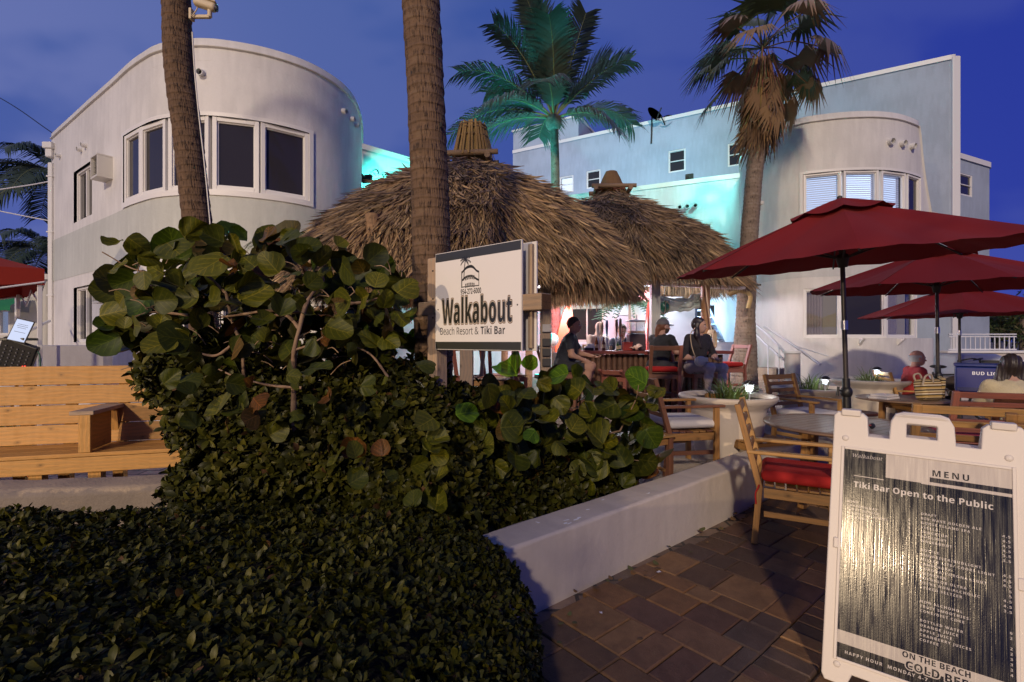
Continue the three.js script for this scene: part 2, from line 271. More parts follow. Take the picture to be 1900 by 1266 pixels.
// kerb between the hedge and the bench
{
  const t = thing('planter_kerb', 'tan concrete kerb of the planting bed below the wooden bench', 'kerb');
  const pos = [], uv = [], idx = [], N = 50, prof = [[-0.02, -0.05], [0, 0.30], [0.03, 0.345], [0.10, 0.355], [0.34, 0.355], [0.4, 0.33], [0.42, -0.05]];
  for (let i = 0; i <= N; i++) { const s = i / N, x = lerp(-7, -2.1, s), d = 3.28 + 0.5 * s * s; prof.forEach(([o, y], j) => { pos.push(x, y + (fbm(x / 8 + 2, j * 0.13, 32, 3, 4) - 0.5) * 0.02, -(d + o)); uv.push(x, o + y); }); }
  for (let i = 0; i < N; i++) for (let j = 0; j < prof.length - 1; j++) { const a = i * prof.length + j, b = a + prof.length; idx.push(a, b, a + 1, b, b + 1, a + 1); }
  new MB().add(geo(pos, uv, idx)).build('kerb', MT.concrete, t);
}
{ // soil of the planting bed
  struct(mesh('soil', plane(4.1, 2.6, 0.05, -2.25, -2.3), M([0.05, 0.035, 0.025], 0.95, { bumpMap: rep(T.gritB, 2, 2), bumpScale: 0.03 })));
}

// ---------------------------------------------------------------- buildings: walls along a plan path, with real openings
function makePath(pts, curved = true, N = 160) {
  const c = curved ? new THREE.CatmullRomCurve3(pts.map(([x, d]) => V3(x, 0, d)), false, 'centripetal') : null, q = [];
  if (c) for (const p of c.getSpacedPoints(N)) q.push([p.x, p.z]);
  else for (let i = 0; i < pts.length - 1; i++) for (let k = 0; k < 30; k++) q.push([lerp(pts[i][0], pts[i + 1][0], k / 30), lerp(pts[i][1], pts[i + 1][1], k / 30)]);
  if (!c) q.push(pts[pts.length - 1]);
  const s = [0]; for (let i = 1; i < q.length; i++) s.push(s[i - 1] + Math.hypot(q[i][0] - q[i - 1][0], q[i][1] - q[i - 1][1]));
  const L = s[s.length - 1];
  const at = (v) => { v = clamp(v, 0, L); let i = 1; while (i < s.length - 1 && s[i] < v) i++; const t = (v - s[i - 1]) / (s[i] - s[i - 1] || 1), tx = q[i][0] - q[i - 1][0], td = q[i][1] - q[i - 1][1], l = Math.hypot(tx, td); return { x: lerp(q[i - 1][0], q[i][0], t), d: lerp(q[i - 1][1], q[i][1], t), nx: td / l, nd: -tx / l }; };
  const bearing = (px, from = 0) => { const k = (px - 950) / 900; for (let i = 1; i < q.length; i++) { if (s[i] < from) continue; const a = q[i - 1][0] - k * q[i - 1][1], b = q[i][0] - k * q[i][1]; if (a <= 0 && b > 0) return lerp(s[i - 1], s[i], a / (a - b)); } return L; };
  return { q, s, L, at, bearing };
}
function facade(path, y0, y1, holes = [], { depth = 0.14, off = 0, s0 = 0, s1 = path.L, top, reveal = true } = {}) {
  const cuts = new Set(), ys = new Set([y0, y1]); for (let s = s0; s < s1; s += 0.16) cuts.add(s); cuts.add(s1);
  for (const h of holes) { cuts.add(h[0]); cuts.add(h[1]); ys.add(h[2]); ys.add(h[3]); }
  if (top) for (let k = 1; k < 14; k++) ys.add(lerp(y0, y1, k / 14));
  const S = [...cuts].filter((s) => s >= s0 && s <= s1).sort((a, b) => a - b), Y = [...ys].sort((a, b) => a - b), pos = [], uv = [], nor = [];
  const nAt = (s) => { const a = path.at(Math.max(0, s - 0.06)), b = path.at(Math.min(path.L, s + 0.06)), x = a.nx + b.nx, d = a.nd + b.nd, l = Math.hypot(x, d); return [x / l, d / l]; };
  const quad = (a, b, c, d, n1, n2) => { for (const [p, n] of [[a, n1], [b, n2], [c, n2], [a, n1], [c, n2], [d, n1]]) { pos.push(p[0], p[1], -p[2]); uv.push(p[3], p[4] ?? p[1]); nor.push(n[0], n[2] ?? 0, -n[1]); } };
  const pt = (s, y, o = 0) => { const p = path.at(s), n = nAt(s); return [p.x + n[0] * (off - o), top ? Math.min(y, top(s)) : y, p.d + n[1] * (off - o), s, y - o]; };
  for (let i = 0; i < S.length - 1; i++) for (let j = 0; j < Y.length - 1; j++) {
    const sm = (S[i] + S[i + 1]) / 2, ym = (Y[j] + Y[j + 1]) / 2; if (S[i + 1] - S[i] < 1e-6 || holes.some((h) => sm > h[0] && sm < h[1] && ym > h[2] && ym < h[3])) continue;
    if (top && Y[j] >= Math.max(top(S[i]), top(S[i + 1]))) continue;
    quad(pt(S[i], Y[j]), pt(S[i + 1], Y[j]), pt(S[i + 1], Y[j + 1]), pt(S[i], Y[j + 1]), nAt(S[i]), nAt(S[i + 1]));
  }
  if (reveal) for (const h of holes) {
    const sc = S.filter((s) => s >= h[0] - 1e-6 && s <= h[1] + 1e-6);
    for (let i = 0; i < sc.length - 1; i++) { quad(pt(sc[i], h[2]), pt(sc[i + 1], h[2]), pt(sc[i + 1], h[2], depth), pt(sc[i], h[2], depth), [0, 0, 1], [0, 0, 1]); quad(pt(sc[i], h[3]), pt(sc[i + 1], h[3]), pt(sc[i + 1], h[3], depth), pt(sc[i], h[3], depth), [0, 0, -1], [0, 0, -1]); }
    for (const [s, k] of [[h[0], 1], [h[1], -1]]) { const n = nAt(s), tn = [-n[1] * k, n[0] * k]; quad(pt(s, h[2]), pt(s, h[3]), pt(s, h[3], depth), pt(s, h[2], depth), tn, tn); }
  }
  const g = new THREE.BufferGeometry(); g.setAttribute('position', new THREE.Float32BufferAttribute(pos, 3)); g.setAttribute('uv', new THREE.Float32BufferAttribute(uv, 2)); g.setAttribute('normal', new THREE.Float32BufferAttribute(nor, 3)); return g;
}
function roofOf(path, y, inset = 0.02, close = []) { const sh = new THREE.Shape(); path.q.forEach(([x, d], i) => (i ? sh.lineTo(x, d) : sh.moveTo(x, d))); close.forEach(([x, d]) => sh.lineTo(x, d)); const g = new THREE.ShapeGeometry(sh).rotateX(Math.PI / 2).scale(1, 1, -1); g.rotateX(0); const p = g.attributes.position; for (let i = 0; i < p.count; i++) p.setXYZ(i, p.getX(i), y, -Math.abs(p.getZ(i))); g.deleteAttribute('uv'); const q = g.toNonIndexed(); q.computeVertexNormals(); return muv(q); }
// a window set on the chord between two points of a path: frame and panes as sub-parts
function windowIn(parent, path, s0, s1, y0, y1, { inset = 0.05, split = 0, rail = 0, glass = MT.glass, frameM = MT.trim, fw = 0.055, lit, blind, proud = 0, sill = false, name = 'window' } = {}) {
  const a = path.at(s0), b = path.at(s1), na = [(a.nx + b.nx) / 2, (a.nd + b.nd) / 2], w = Math.hypot(b.x - a.x, b.d - a.d), h = y1 - y0;
  const g = new THREE.Group(); g.name = name; g.position.set((a.x + b.x) / 2 + na[0] * (proud - inset), (y0 + y1) / 2, -((a.d + b.d) / 2 + na[1] * (proud - inset))); g.rotation.y = Math.atan2(b.d - a.d, b.x - a.x); parent.add(g);
  const f = new MB(), D = 0.09;
  for (const k of [-1, 1]) { f.add(bx(fw, h, D, 0.008), [k * (w / 2 - fw / 2), 0, 0]); f.add(bx(w - 2 * fw, fw, D, 0.008), [0, k * (h / 2 - fw / 2), 0]); f.add(bx(0.02, h - 2 * fw, 0.05, 0.003), [k * (w / 2 - fw - 0.01), 0, -0.012]); f.add(bx(w - 2 * fw - 0.04, 0.02, 0.05, 0.003), [0, k * (h / 2 - fw - 0.01), -0.012]); }
  const xs = [-w / 2 + fw + 0.02], ysp = [-h / 2 + fw + 0.02];
  for (let k = 1; k <= split; k++) { const x = -w / 2 + w * k / (split + 1); f.add(bx(fw * 0.8, h - 2 * fw - 0.04, 0.07, 0.006), [x, 0, 0.001]); xs.push(x - fw * 0.4, x + fw * 0.4); }
  xs.push(w / 2 - fw - 0.02);
  for (let k = 1; k <= rail; k++) { const y = -h / 2 + h * k / (rail + 1); f.add(bx(w - 2 * fw - 0.04, fw * 0.7, 0.064, 0.006), [0, y, 0.0025]); ysp.push(y - fw * 0.35, y + fw * 0.35); }
  ysp.push(h / 2 - fw - 0.02);
  if (sill) f.add(bx(w + 0.1, 0.05, 0.16, 0.01), [0, -h / 2 - 0.026, 0.04]);
  f.build('frame', frameM, g);
  for (let i = 0; i < xs.length; i += 2) for (let j = 0; j < ysp.length; j += 2) {
    const pw = xs[i + 1] - xs[i], ph = ysp[j + 1] - ysp[j], c = [(xs[i] + xs[i + 1]) / 2, (ysp[j] + ysp[j + 1]) / 2];
    mesh('pane', muv(new THREE.BoxGeometry(pw, ph, 0.008).toNonIndexed()), glass, g, [c[0], c[1], -0.02]);
  }
  if (lit) mesh('glow_backing', muv(new THREE.PlaneGeometry(w - 2 * fw, h - 2 * fw).toNonIndexed()), lit, g, [0, 0, -0.16]);
  else mesh('dark_room', muv(new THREE.PlaneGeometry(w - fw, h - fw).toNonIndexed()), MT.dark, g, [0, 0, -0.16]);
  if (blind) { const m = new MB(); for (let y = -h / 2 + fw + 0.03; y < h / 2 - fw; y += 0.05) m.add(bx(w - 2 * fw - 0.02, 0.0345, 0.003, 0), [0, y, -0.085], [0, -0.5, 0]); const o = m.build('blind_slats', blind, g); o.userData.kind = 'stuff'; }
  return g;
}
function spout(parent, path, s, y, r = 0.055, len = 0.09) { // roof-drain pipe stubs through the wall
  const p = path.at(s), n = V3(p.nx, -0.12, -p.nd).normalize(), a = V3(p.x, y, -p.d), b = a.clone().addScaledVector(n, len), m = new MB();
  m.add(rod(a.clone().addScaledVector(n, -0.03), b, r, r, 16, true)).add(rod(a.clone().addScaledVector(n, -0.03), b.clone().addScaledVector(n, -0.004), r * 0.8, r * 0.8, 16, true));
  const ring = new THREE.RingGeometry(r * 0.8, r, 18); ring.applyQuaternion(new THREE.Quaternion().setFromUnitVectors(V3(0, 0, 1), n)); m.add(ring, b);
  const o = m.build('drain_spout', MT.pipe, parent), disc = new THREE.CircleGeometry(r * 0.79, 16); disc.applyQuaternion(new THREE.Quaternion().setFromUnitVectors(V3(0, 0, 1), n));
  mesh('spout_opening', plain(disc), MT.hole, o, a.clone().addScaledVector(n, 0.015));
}
const ROOF = 6.75, U0 = 4.1, U1 = 5.38, D0 = 1.42, D1 = 2.68;       // parapet, upper window band, ground-floor window band
function acUnit(parent, path, s, y, w = 0.5, h = 0.48) {
  const p = path.at(s), g = new THREE.Group(); g.name = 'air_conditioner'; g.position.set(p.x + p.nx * 0.1, y, -(p.d + p.nd * 0.1)); g.rotation.y = Math.atan2(p.nx, -p.nd); parent.add(g);
  new MB().add(bx(w, 0.03, 0.3, 0.006), [0, h / 2, 0]).add(bx(w, 0.04, 0.3, 0.006), [0, -h / 2, 0]).add(bx(0.03, h - 0.035, 0.298, 0.006), [-w / 2 + 0.015, 0, 0]).add(bx(0.03, h - 0.035, 0.298, 0.006), [w / 2 - 0.015, 0, 0]).add(bx(w - 0.06, h - 0.04, 0.22, 0.004), [0, 0, -0.03]).build('casing', M([0.6, 0.58, 0.53], 0.5), g);
  const lv = new MB(); for (let y2 = -h / 2 + 0.05; y2 < h / 2 - 0.03; y2 += 0.035) lv.add(bx(w - 0.1, 0.006, 0.03, 0), [0, y2, 0.1], [0, 0.5, 0]); lv.build('grille', M([0.2, 0.19, 0.17], 0.6), g);
}
// --- the rounded white building on the left
{
  const path = makePath([[-11.73, 12.36], [-10.06, 11.18], [-9.2, 10.57], [-8, 9.73], [-7.2, 9.16], [-6.72, 8.86], [-6.4, 8.68], [-6.05, 8.56], [-5.48, 8.47], [-5.05, 8.52], [-4.385, 8.77], [-3.85, 9.2], [-3.52, 9.79], [-3.42, 10.3], [-3.45, 10.9], [-3.6, 11.6], [-3.9, 12.6]]);
  const B = (px) => path.bearing(px);
  const t = thing('rounded_building', 'two storey white rounded corner building on the left behind the bush', 'building');
  const wins = [[232, 262], [262, 308], [313, 388], [394, 481], [484, 573]].map(([a, b]) => [B(a), B(b)]), upL = [B(137), B(171)], lowBand = [[330, 405], [408, 492], [495, 585]].map(([a, b]) => [B(a), B(b)]);
  const holes = [[wins[0][0], wins[4][1], U0, U1], [upL[0], upL[1], U0 + 0.08, U1 - 0.02], [upL[0], upL[1], D0, D1], ...lowBand.map(([a, b]) => [a, b, D0, D1])];
  mesh('wall', facade(path, -0.05, ROOF - 0.16, holes, { depth: 0.13 }), MT.white, t);
  // sloped cap of the parapet
  { const pos = [], uv = [], idx = [], N = 140, prof = [[0, ROOF - 0.17], [0.035, ROOF - 0.165], [0.035, ROOF - 0.14], [0.008, ROOF - 0.12], [0.0, ROOF - 0.01], [-0.02, ROOF], [-0.22, ROOF], [-0.22, ROOF - 0.5]];
    for (let i = 0; i <= N; i++) { const s = path.L * i / N, p = path.at(s), a = path.at(Math.max(0, s - 0.08)), b = path.at(Math.min(path.L, s + 0.08)); let nx = a.nx + b.nx, nd = a.nd + b.nd; const l = Math.hypot(nx, nd); prof.forEach(([o, y]) => { pos.push(p.x + nx / l * o, y, -(p.d + nd / l * o)); uv.push(s, o + y); }); }
    for (let i = 0; i < N; i++) for (let j = 0; j < prof.length - 1; j++) { const a = i * prof.length + j, b = a + prof.length; idx.push(a, b, a + 1, b, b + 1, a + 1); }
    mesh('parapet', plain(geo(pos, uv, idx)), MT.cream, t); }
  mesh('roof', roofOf(path, ROOF - 0.4, 0, [[-9, 17]]), MT.concrete, t);
  mesh('painted_band', facade(path, 2.95, 3.99, [], { off: 0.006 }), MT.band, t);
  mesh('window_surround', facade(path, U0 - 0.1, U1 + 0.07, [[wins[0][0], wins[4][1], U0 - 0.001, U1 + 0.001]], { off: 0.03, s0: wins[0][0] - 0.08, s1: wins[4][1] + 0.08, depth: 0.03 }), MT.trim, t);
  wins.forEach(([a, b]) => windowIn(t, path, a, b, U0, U1, { inset: 0.03, fw: 0.075 }));
  windowIn(t, path, upL[0], upL[1], U0 + 0.08, U1 - 0.02, { split: 1, inset: 0.1 });
  windowIn(t, path, upL[0], upL[1], D0, D1, { split: 1, inset: 0.1 });
  lowBand.forEach(([a, b]) => windowIn(t, path, a, b, D0, D1, { inset: 0.07 }));
  acUnit(t, path, B(203), 4.93, 0.42, 0.42); acUnit(t, path, B(206), 2.42, 0.4, 0.4);
  spout(t, path, B(152), 5.75); spout(t, path, B(160), 5.77); spout(t, path, B(375), 6.12, 0.06); spout(t, path, B(112), 6.0);
  spout(t, path, B(636), 6.16); spout(t, path, B(651), 6.16); spout(t, path, B(659), 6.16);
  const e = path.at(0.02), dp = new MB(); dp.add(bx(0.11, 5.9, 0.09, 0.02), [e.x + 0.08, 3.0, -e.d + 0.1]).add(bx(0.24, 0.16, 0.22, 0.02), [e.x + 0.08, 6.36, -e.d + 0.12]).add(bx(0.17, 0.22, 0.16, 0.03), [e.x + 0.08, 6.18, -e.d + 0.11]);
  for (const y of [1.2, 2.6, 4.2, 5.6]) dp.add(bx(0.16, 0.035, 0.11, 0.006), [e.x + 0.08, y, -e.d + 0.1]);
  dp.add(rod(V3(e.x + 0.26, 0, -e.d + 0.07), V3(e.x + 0.26, 6.0, -e.d + 0.07), 0.02)); dp.build('downpipe', MT.pipe, t);
}
// --- courtyard building behind the bar (left wing, right wing)
const court = makePath([[-4.5, 12.6], [1.3, 18.0], [7.3, 15.27]], false);
{
  const t = thing('courtyard_building', 'two storey white courtyard wings behind the tiki bar lit teal and blue', 'building');
  const B = (px) => court.bearing(px, 8.2), wU = [B(1278), B(1322)], lw = [B(1058), B(1120)], door = [B(1144), B(1182)], w2 = [B(1283), B(1330)];
  mesh('wall', facade(court, 0, ROOF - 0.12, [[wU[0], wU[1], U0, U1 - 0.1], [lw[0], lw[1], D0, D1], [door[0], door[1], 0, 2.35], [w2[0], w2[1], D0, D1]]), stucco([0.72, 0.73, 0.74]), t);
  mesh('parapet', facade(court, ROOF - 0.15, ROOF, [], { off: 0.04 }), MT.trim, t);
  { const pos = []; for (let i = 0; i < court.q.length - 1; i++) { const [a, b] = [court.q[i], court.q[i + 1]]; const k = 0.3; pos.push(a[0], ROOF - 0.001, -a[1] + 0.04, b[0], ROOF - 0.001, -b[1] + 0.04, b[0], ROOF - 0.001, -b[1] - k, a[0], ROOF - 0.001, -a[1] + 0.04, b[0], ROOF - 0.001, -b[1] - k, a[0], ROOF - 0.001, -a[1] - k); } mesh('parapet_top', muv(geo(pos)), MT.trim, t); }
  windowIn(t, court, wU[0], wU[1], U0, U1 - 0.1, { split: 1, blind: MT.trim });
  windowIn(t, court, lw[0], lw[1], D0, D1, { split: 1, frameM: M([0.7, 0.62, 0.55], 0.5) });
  windowIn(t, court, w2[0], w2[1], D0, D1, { split: 1 });
  { const a = court.at(door[0]), b = court.at(door[1]), g = new THREE.Group(); g.name = 'door'; g.position.set((a.x + b.x) / 2, 1.18, -(a.d + b.d) / 2 - 0.05); g.rotation.y = Math.atan2(b.d - a.d, b.x - a.x); t.add(g); const w = Math.hypot(b.x - a.x, b.d - a.d); new MB().add(bx(w - 0.08, 2.3, 0.05, 0.005)).build('door_leaf', M([0.55, 0.58, 0.66], 0.5), g); new MB().add(bx(0.06, 2.34, 0.12, 0.006), [-w / 2 + 0.03, 0, 0.05]).add(bx(0.06, 2.34, 0.12, 0.006), [w / 2 - 0.03, 0, 0.05]).build('door_frame', MT.trim, g); new MB().add(new THREE.SphereGeometry(0.04, 10, 8), [w / 2 - 0.16, -0.1, 0.05]).build('handle', MT.steel, g); }
  for (const px of [1262, 1276, 1291]) spout(t, court, B(px), 5.86, 0.07, 0.2);
  for (const px of [690, 706, 722]) spout(t, court, court.bearing(px), 6.0, 0.07, 0.2);
}
// --- tall building at the back
{
  const H = 12, path = makePath([[0.05, 27.1], [16.4, 18], [19.4, 23.4]], false);
  const t = thing('tall_apartment_building', 'tall pale grey apartment block at the back with small windows and roof notch', 'building');
  const B = (px) => path.bearing(px), wd = [[1038, 1064, 327, 358, 1], [1088, 1114, 316, 349, 0], [1240, 1272, 278, 319, 2], [1350, 1378, 265, 308, 0], [1640, 1660, 395, 430, 0]].map(([a, b, ya, yb, k]) => { const s0 = B(a), s1 = B(b), d = path.at((s0 + s1) / 2).d; return [s0, s1, 1.45 + (633 - yb) * d / 900, 1.45 + (633 - ya) * d / 900, k]; });
  mesh('wall', facade(path, 0, H, wd, { depth: 0.12 }), MT.greyWall, t);
  mesh('parapet', facade(path, H - 0.09, H + 0.08, [], { off: 0.05 }), MT.trim, t);
  mesh('roof', roofOf(path, H - 0.15, 0, [[3, 33]]), MT.concrete, t);
  const wk = [{ lit: glow([0.75, 0.85, 1.0], 0.9) }, {}, { blind: MT.trim }];
  wd.forEach(([a, b, ya, yb, k]) => windowIn(t, path, a, b, ya, yb, { rail: 1, split: 0, inset: 0.06, lit: k === 1 ? wk[0].lit : undefined, glass: k === 1 ? new THREE.MeshPhysicalMaterial({ color: C(0.95, 0.97, 1), transmission: 1, roughness: 0.05, thickness: 0 }) : MT.glass, blind: k === 2 ? MT.trim : undefined }));
  // higher stair block on the left end of the roof
  const a = path.at(0), b = path.at(B(1073)), w = Math.hypot(b.x - a.x, b.d - a.d), sb = new THREE.Group(); sb.name = 'stair_block'; sb.position.set((a.x + b.x) / 2, 0, -(a.d + b.d) / 2); sb.rotation.y = Math.atan2(b.d - a.d, b.x - a.x); t.add(sb);
  new MB().add(bx(w, 1.1, 3, 0.02), [0, H + 0.57, -1.52]).build('stair_wall', MT.greyWall, sb); new MB().add(bx(w + 0.1, 0.1, 3.1, 0.01), [0, H + 1.16, -1.5]).build('stair_roof', MT.trim, sb);
  const e = path.at(B(1768)); new MB().add(bx(0.3, H + 0.05, 0.3, 0.03), [e.x + 0.1, H / 2, -e.d - 0.1]).build('corner_pilaster', MT.trim, t);
  new MB().add(bx(0.12, 3.2, 0.5, 0.03), [e.x + 0.5, H - 2.0, -e.d - 0.7]).add(bx(0.18, 0.2, 0.6, 0.03), [e.x + 0.5, H - 0.4, -e.d - 0.7]).build('balcony_screen', MT.trim, t);
}
for (const [px, py, r0, ry, lab] of [[1214, 214, 0.5, 0.5, 'upper dark satellite dish on the roof of the tall building'], [1236, 226, 0.42, -0.6, 'lower dark satellite dish on the roof of the tall building']]) {
  const p = P(px, py, 23.2), t = thing('satellite_dish', lab, 'satellite dish', p, ry); const dish = new THREE.SphereGeometry(r0 * 1.3, 20, 8, 0, 6.2832, 0, 0.75).rotateX(Math.PI / 2).translate(0, 0, -r0 * 1.1).scale(1, 1, -1); mesh('reflector', plain(dish), MT.dark, t, [0, 0, 0], [0, -0.5, 0]); mesh('feed_arm', plain(rod(V3(0, -r0 * 0.6, 0.1), V3(-0.1, 0.1, r0 * 1.1), 0.03)), MT.dark, t); mesh('mast', plain(rod(V3(0, 0, -0.15), V3(0, -1.3, -0.2), 0.04)), MT.dark, t);
}
{ // lower wing on the far right of it
  const path = makePath([[16.9, 19.2], [20.6, 20.9], [22.3, 24.5]], false), t = thing('side_wing', 'lower grey side wing with dark window right of the tall apartment block', 'building');
  const s0 = path.bearing(1776.5), s1 = path.bearing(1804), H = 9.0;
  mesh('wall', facade(path, 0, H, [[s0, s1, 7.45, 8.35]]), MT.greyWall, t);
  mesh('parapet', facade(path, H - 0.1, H + 0.12, [], { off: 0.06 }), MT.trim, t);
  mesh('roof', roofOf(path, H - 0.12, 0, [[17, 24]]), MT.concrete, t);
  windowIn(t, path, s0, s1, 7.45, 8.35, { rail: 1 });
}
// --- rounded tower on the right
const towerPath = makePath([[8.1, 16.2], [7.3, 15.3], [6.72, 14.3], [6.42, 13.5], [6.42, 12.55], [6.55, 11.95], [6.85, 11.5], [7.25, 11.32], [7.69, 11.2], [8.36, 11.16], [8.95, 11.27], [9.52, 11.52], [10.0, 11.8], [10.45, 12.05], [10.78, 12.5], [10.9, 13.4], [11, 15]]);
{
  const t = thing('rounded_tower', 'two storey cream rounded tower building on the right behind the red umbrellas', 'building'), path = towerPath;
  const B = (px) => path.bearing(px, 4.2), sF = B(1706), sE = path.L, top = (s) => s < sF ? ROOF - 0.16 : lerp(ROOF - 0.16, 3.6, Math.pow(clamp((s - sF) / 0.95), 0.75));
  const up = [[1490, 1561], [1565, 1630], [1635, 1680], [1683, 1706]].map(([a, b]) => [B(a), B(b)]), lo = [[1490, 1562], [1565, 1645], [1645, 1700], [1702, 1742]].map(([a, b]) => [B(a), B(b)]);
  mesh('wall', facade(path, -0.05, ROOF - 0.16, [[up[0][0], up[3][1], U0, U1], [lo[0][0], lo[3][1], D0 + 0.1, D1]], { top }), MT.cream, t);
  { const pos = [], uv = [], idx = [], N = 140, prof = [[0, -0.17], [0.035, -0.165], [0.035, -0.14], [0.008, -0.12], [0.0, -0.01], [-0.02, 0], [-0.22, 0], [-0.22, -0.5]];
    for (let i = 0; i <= N; i++) { const s = path.L * i / N, p = path.at(s), y0 = top(s) + 0.16, a = path.at(Math.max(0, s - 0.08)), b = path.at(Math.min(path.L, s + 0.08)); let nx = a.nx + b.nx, nd = a.nd + b.nd; const l = Math.hypot(nx, nd); prof.forEach(([o, y]) => { pos.push(p.x + nx / l * o, y0 + y, -(p.d + nd / l * o)); uv.push(s, o + y); }); }
    for (let i = 0; i < N; i++) for (let j = 0; j < prof.length - 1; j++) { const a = i * prof.length + j, b = a + prof.length; idx.push(a, b, a + 1, b, b + 1, a + 1); }
    mesh('parapet', plain(geo(pos, uv, idx)), MT.cream, t); }
  mesh('painted_band', facade(path, 2.95, 3.99, [], { off: 0.006 }), stucco([0.60, 0.60, 0.58]), t);
  mesh('roof', roofOf(makePath([[7.6, 15.5], [6.45, 13.5], [6.6, 12.0], [7.3, 11.35], [8.36, 11.2], [9.5, 11.55], [10, 11.9], [10.1, 15]]), ROOF - 0.4), MT.concrete, t);
  const clear = new THREE.MeshPhysicalMaterial({ color: C(0.96, 0.97, 1), transmission: 1, roughness: 0.04, thickness: 0 }), bl = M([0.75, 0.78, 0.85], 0.6, { transmission: 0.35, thickness: 0 });
  up.forEach(([a, b], i) => windowIn(t, path, a, b, U0, U1, i < 3 ? { inset: 0.03, fw: 0.05, glass: clear, blind: bl, lit: glow([0.62, 0.76, 1.0], [0.75, 1.1, 0.85][i]) } : { inset: 0.03, fw: 0.05 }));
  const mid = M([0.16, 0.13, 0.105], 0.9), inner = new THREE.MeshPhysicalMaterial({ color: C(0.85, 0.85, 0.85), transmission: 1, roughness: 0.03, thickness: 0, ior: 1.7 });
  lo.forEach(([a, b], i) => { const g = windowIn(t, path, a, b, D0 + 0.1, D1, { inset: 0.05, fw: 0.06, glass: i === 0 || i === 2 ? inner : MT.glass, lit: i === 0 || i === 2 ? glow([0.5, 0.39, 0.27], 0.3) : undefined }); const c = new MB(), q = path.at(a), q2 = path.at(b), w = Math.hypot(q2.x - q.x, q2.d - q.d); for (let x = -w / 2 + 0.1, k = 0; x < (i % 2 ? -w * 0.2 : w * 0.05); x += 0.06, k++) c.add(rod(V3(x, -0.5, -0.12), V3(x, 0.5, -0.12), 0.034, 0.034, 8, true)); c.build('curtain', M([0.5, 0.45, 0.4], 0.9), g); });  // faint glow added behind first and third panes to warm the glass
  mesh('window_surround', facade(path, U0 - 0.08, U1 + 0.06, [[up[0][0], up[3][1], U0 - 0.001, U1 + 0.001]], { off: 0.03, s0: up[0][0] - 0.07, s1: up[3][1] + 0.07, depth: 0.03 }), MT.trim, t);
  for (const px of [1650, 1672, 1690]) spout(t, path, B(px), 6.05, 0.075, 0.1);
  for (const s of [4.0, 4.25]) spout(t, path, s, 5.0, 0.055);
  const vs = B(1730), vp = path.at(vs), lv = new MB(); for (let k = 0; k < 5; k++) lv.add(bx(0.36, 0.02, 0.13, 0.004), [0, k * 0.085, 0.05], [0, 0.45, 0]); lv.add(bx(0.38, 0.46, 0.03, 0.005), [0, 0.17, -0.01]); const vo = lv.build('louvre_vent', M([0.6, 0.52, 0.44], 0.6), t); vo.position.set(vp.x, 4.25, -vp.d + 0.03); vo.rotation.y = 0.45;
  for (const px of [1598, 1668]) { const p = path.at(B(px)), br = new THREE.Shape(); br.moveTo(0, 0); br.lineTo(0.16, 0); br.lineTo(0, -0.16); const o = new MB().add(new THREE.ExtrudeGeometry(br, { depth: 0.06, bevelEnabled: false })).build('ledge_bracket', MT.trim, t); o.position.set(p.x, D0 + 0.085, -p.d); o.rotation.y = Math.atan2(p.nx, -p.nd) - Math.PI / 2; }
}
// ---------------------------------------------------------------- thatched huts
function bladeGeo(bend = 0.12, w0 = 0.5, w1 = 0.75, w2 = 0.5) {          // unit blade along +y, folded along its middle
  const rows = [[0, w0], [0.45, w1], [0.8, w2], [1, 0.04]], pos = [], idx = [], uv = [];
  rows.forEach(([y, w]) => { const z = bend * y * y; pos.push(-w / 2, y, z - w * 0.02, 0, y, z + w * 0.02, w / 2, y, z - w * 0.02); uv.push(0, y, 0.5, y, 1, y); });
  for (let i = 0; i < 3; i++) for (let j = 0; j < 2; j++) { const a = i * 3 + j, b = a + 3; idx.push(a, a + 1, b, a + 1, b + 1, b); }
  return geo(pos, uv, idx);
}
function scatter(name, g, mat, list, parent) {   // many tiny pieces that nobody would count
  const o = new THREE.InstancedMesh(g, mat, list.length); o.name = name; const m = new THREE.Matrix4();
  list.forEach((q, i) => { o.setMatrixAt(i, q.m || m.compose(q.p, q.q, q.s)); if (q.c) o.setColorAt(i, q.c); });
  o.userData.kind = 'stuff'; parent.add(o); return o;
}
function basisQ(dir, nrm) { const y = dir.clone().normalize(), x = V3().crossVectors(y, nrm).normalize(), z = V3().crossVectors(x, y); return new THREE.Quaternion().setFromRotationMatrix(new THREE.Matrix4().makeBasis(x, y, z)); }
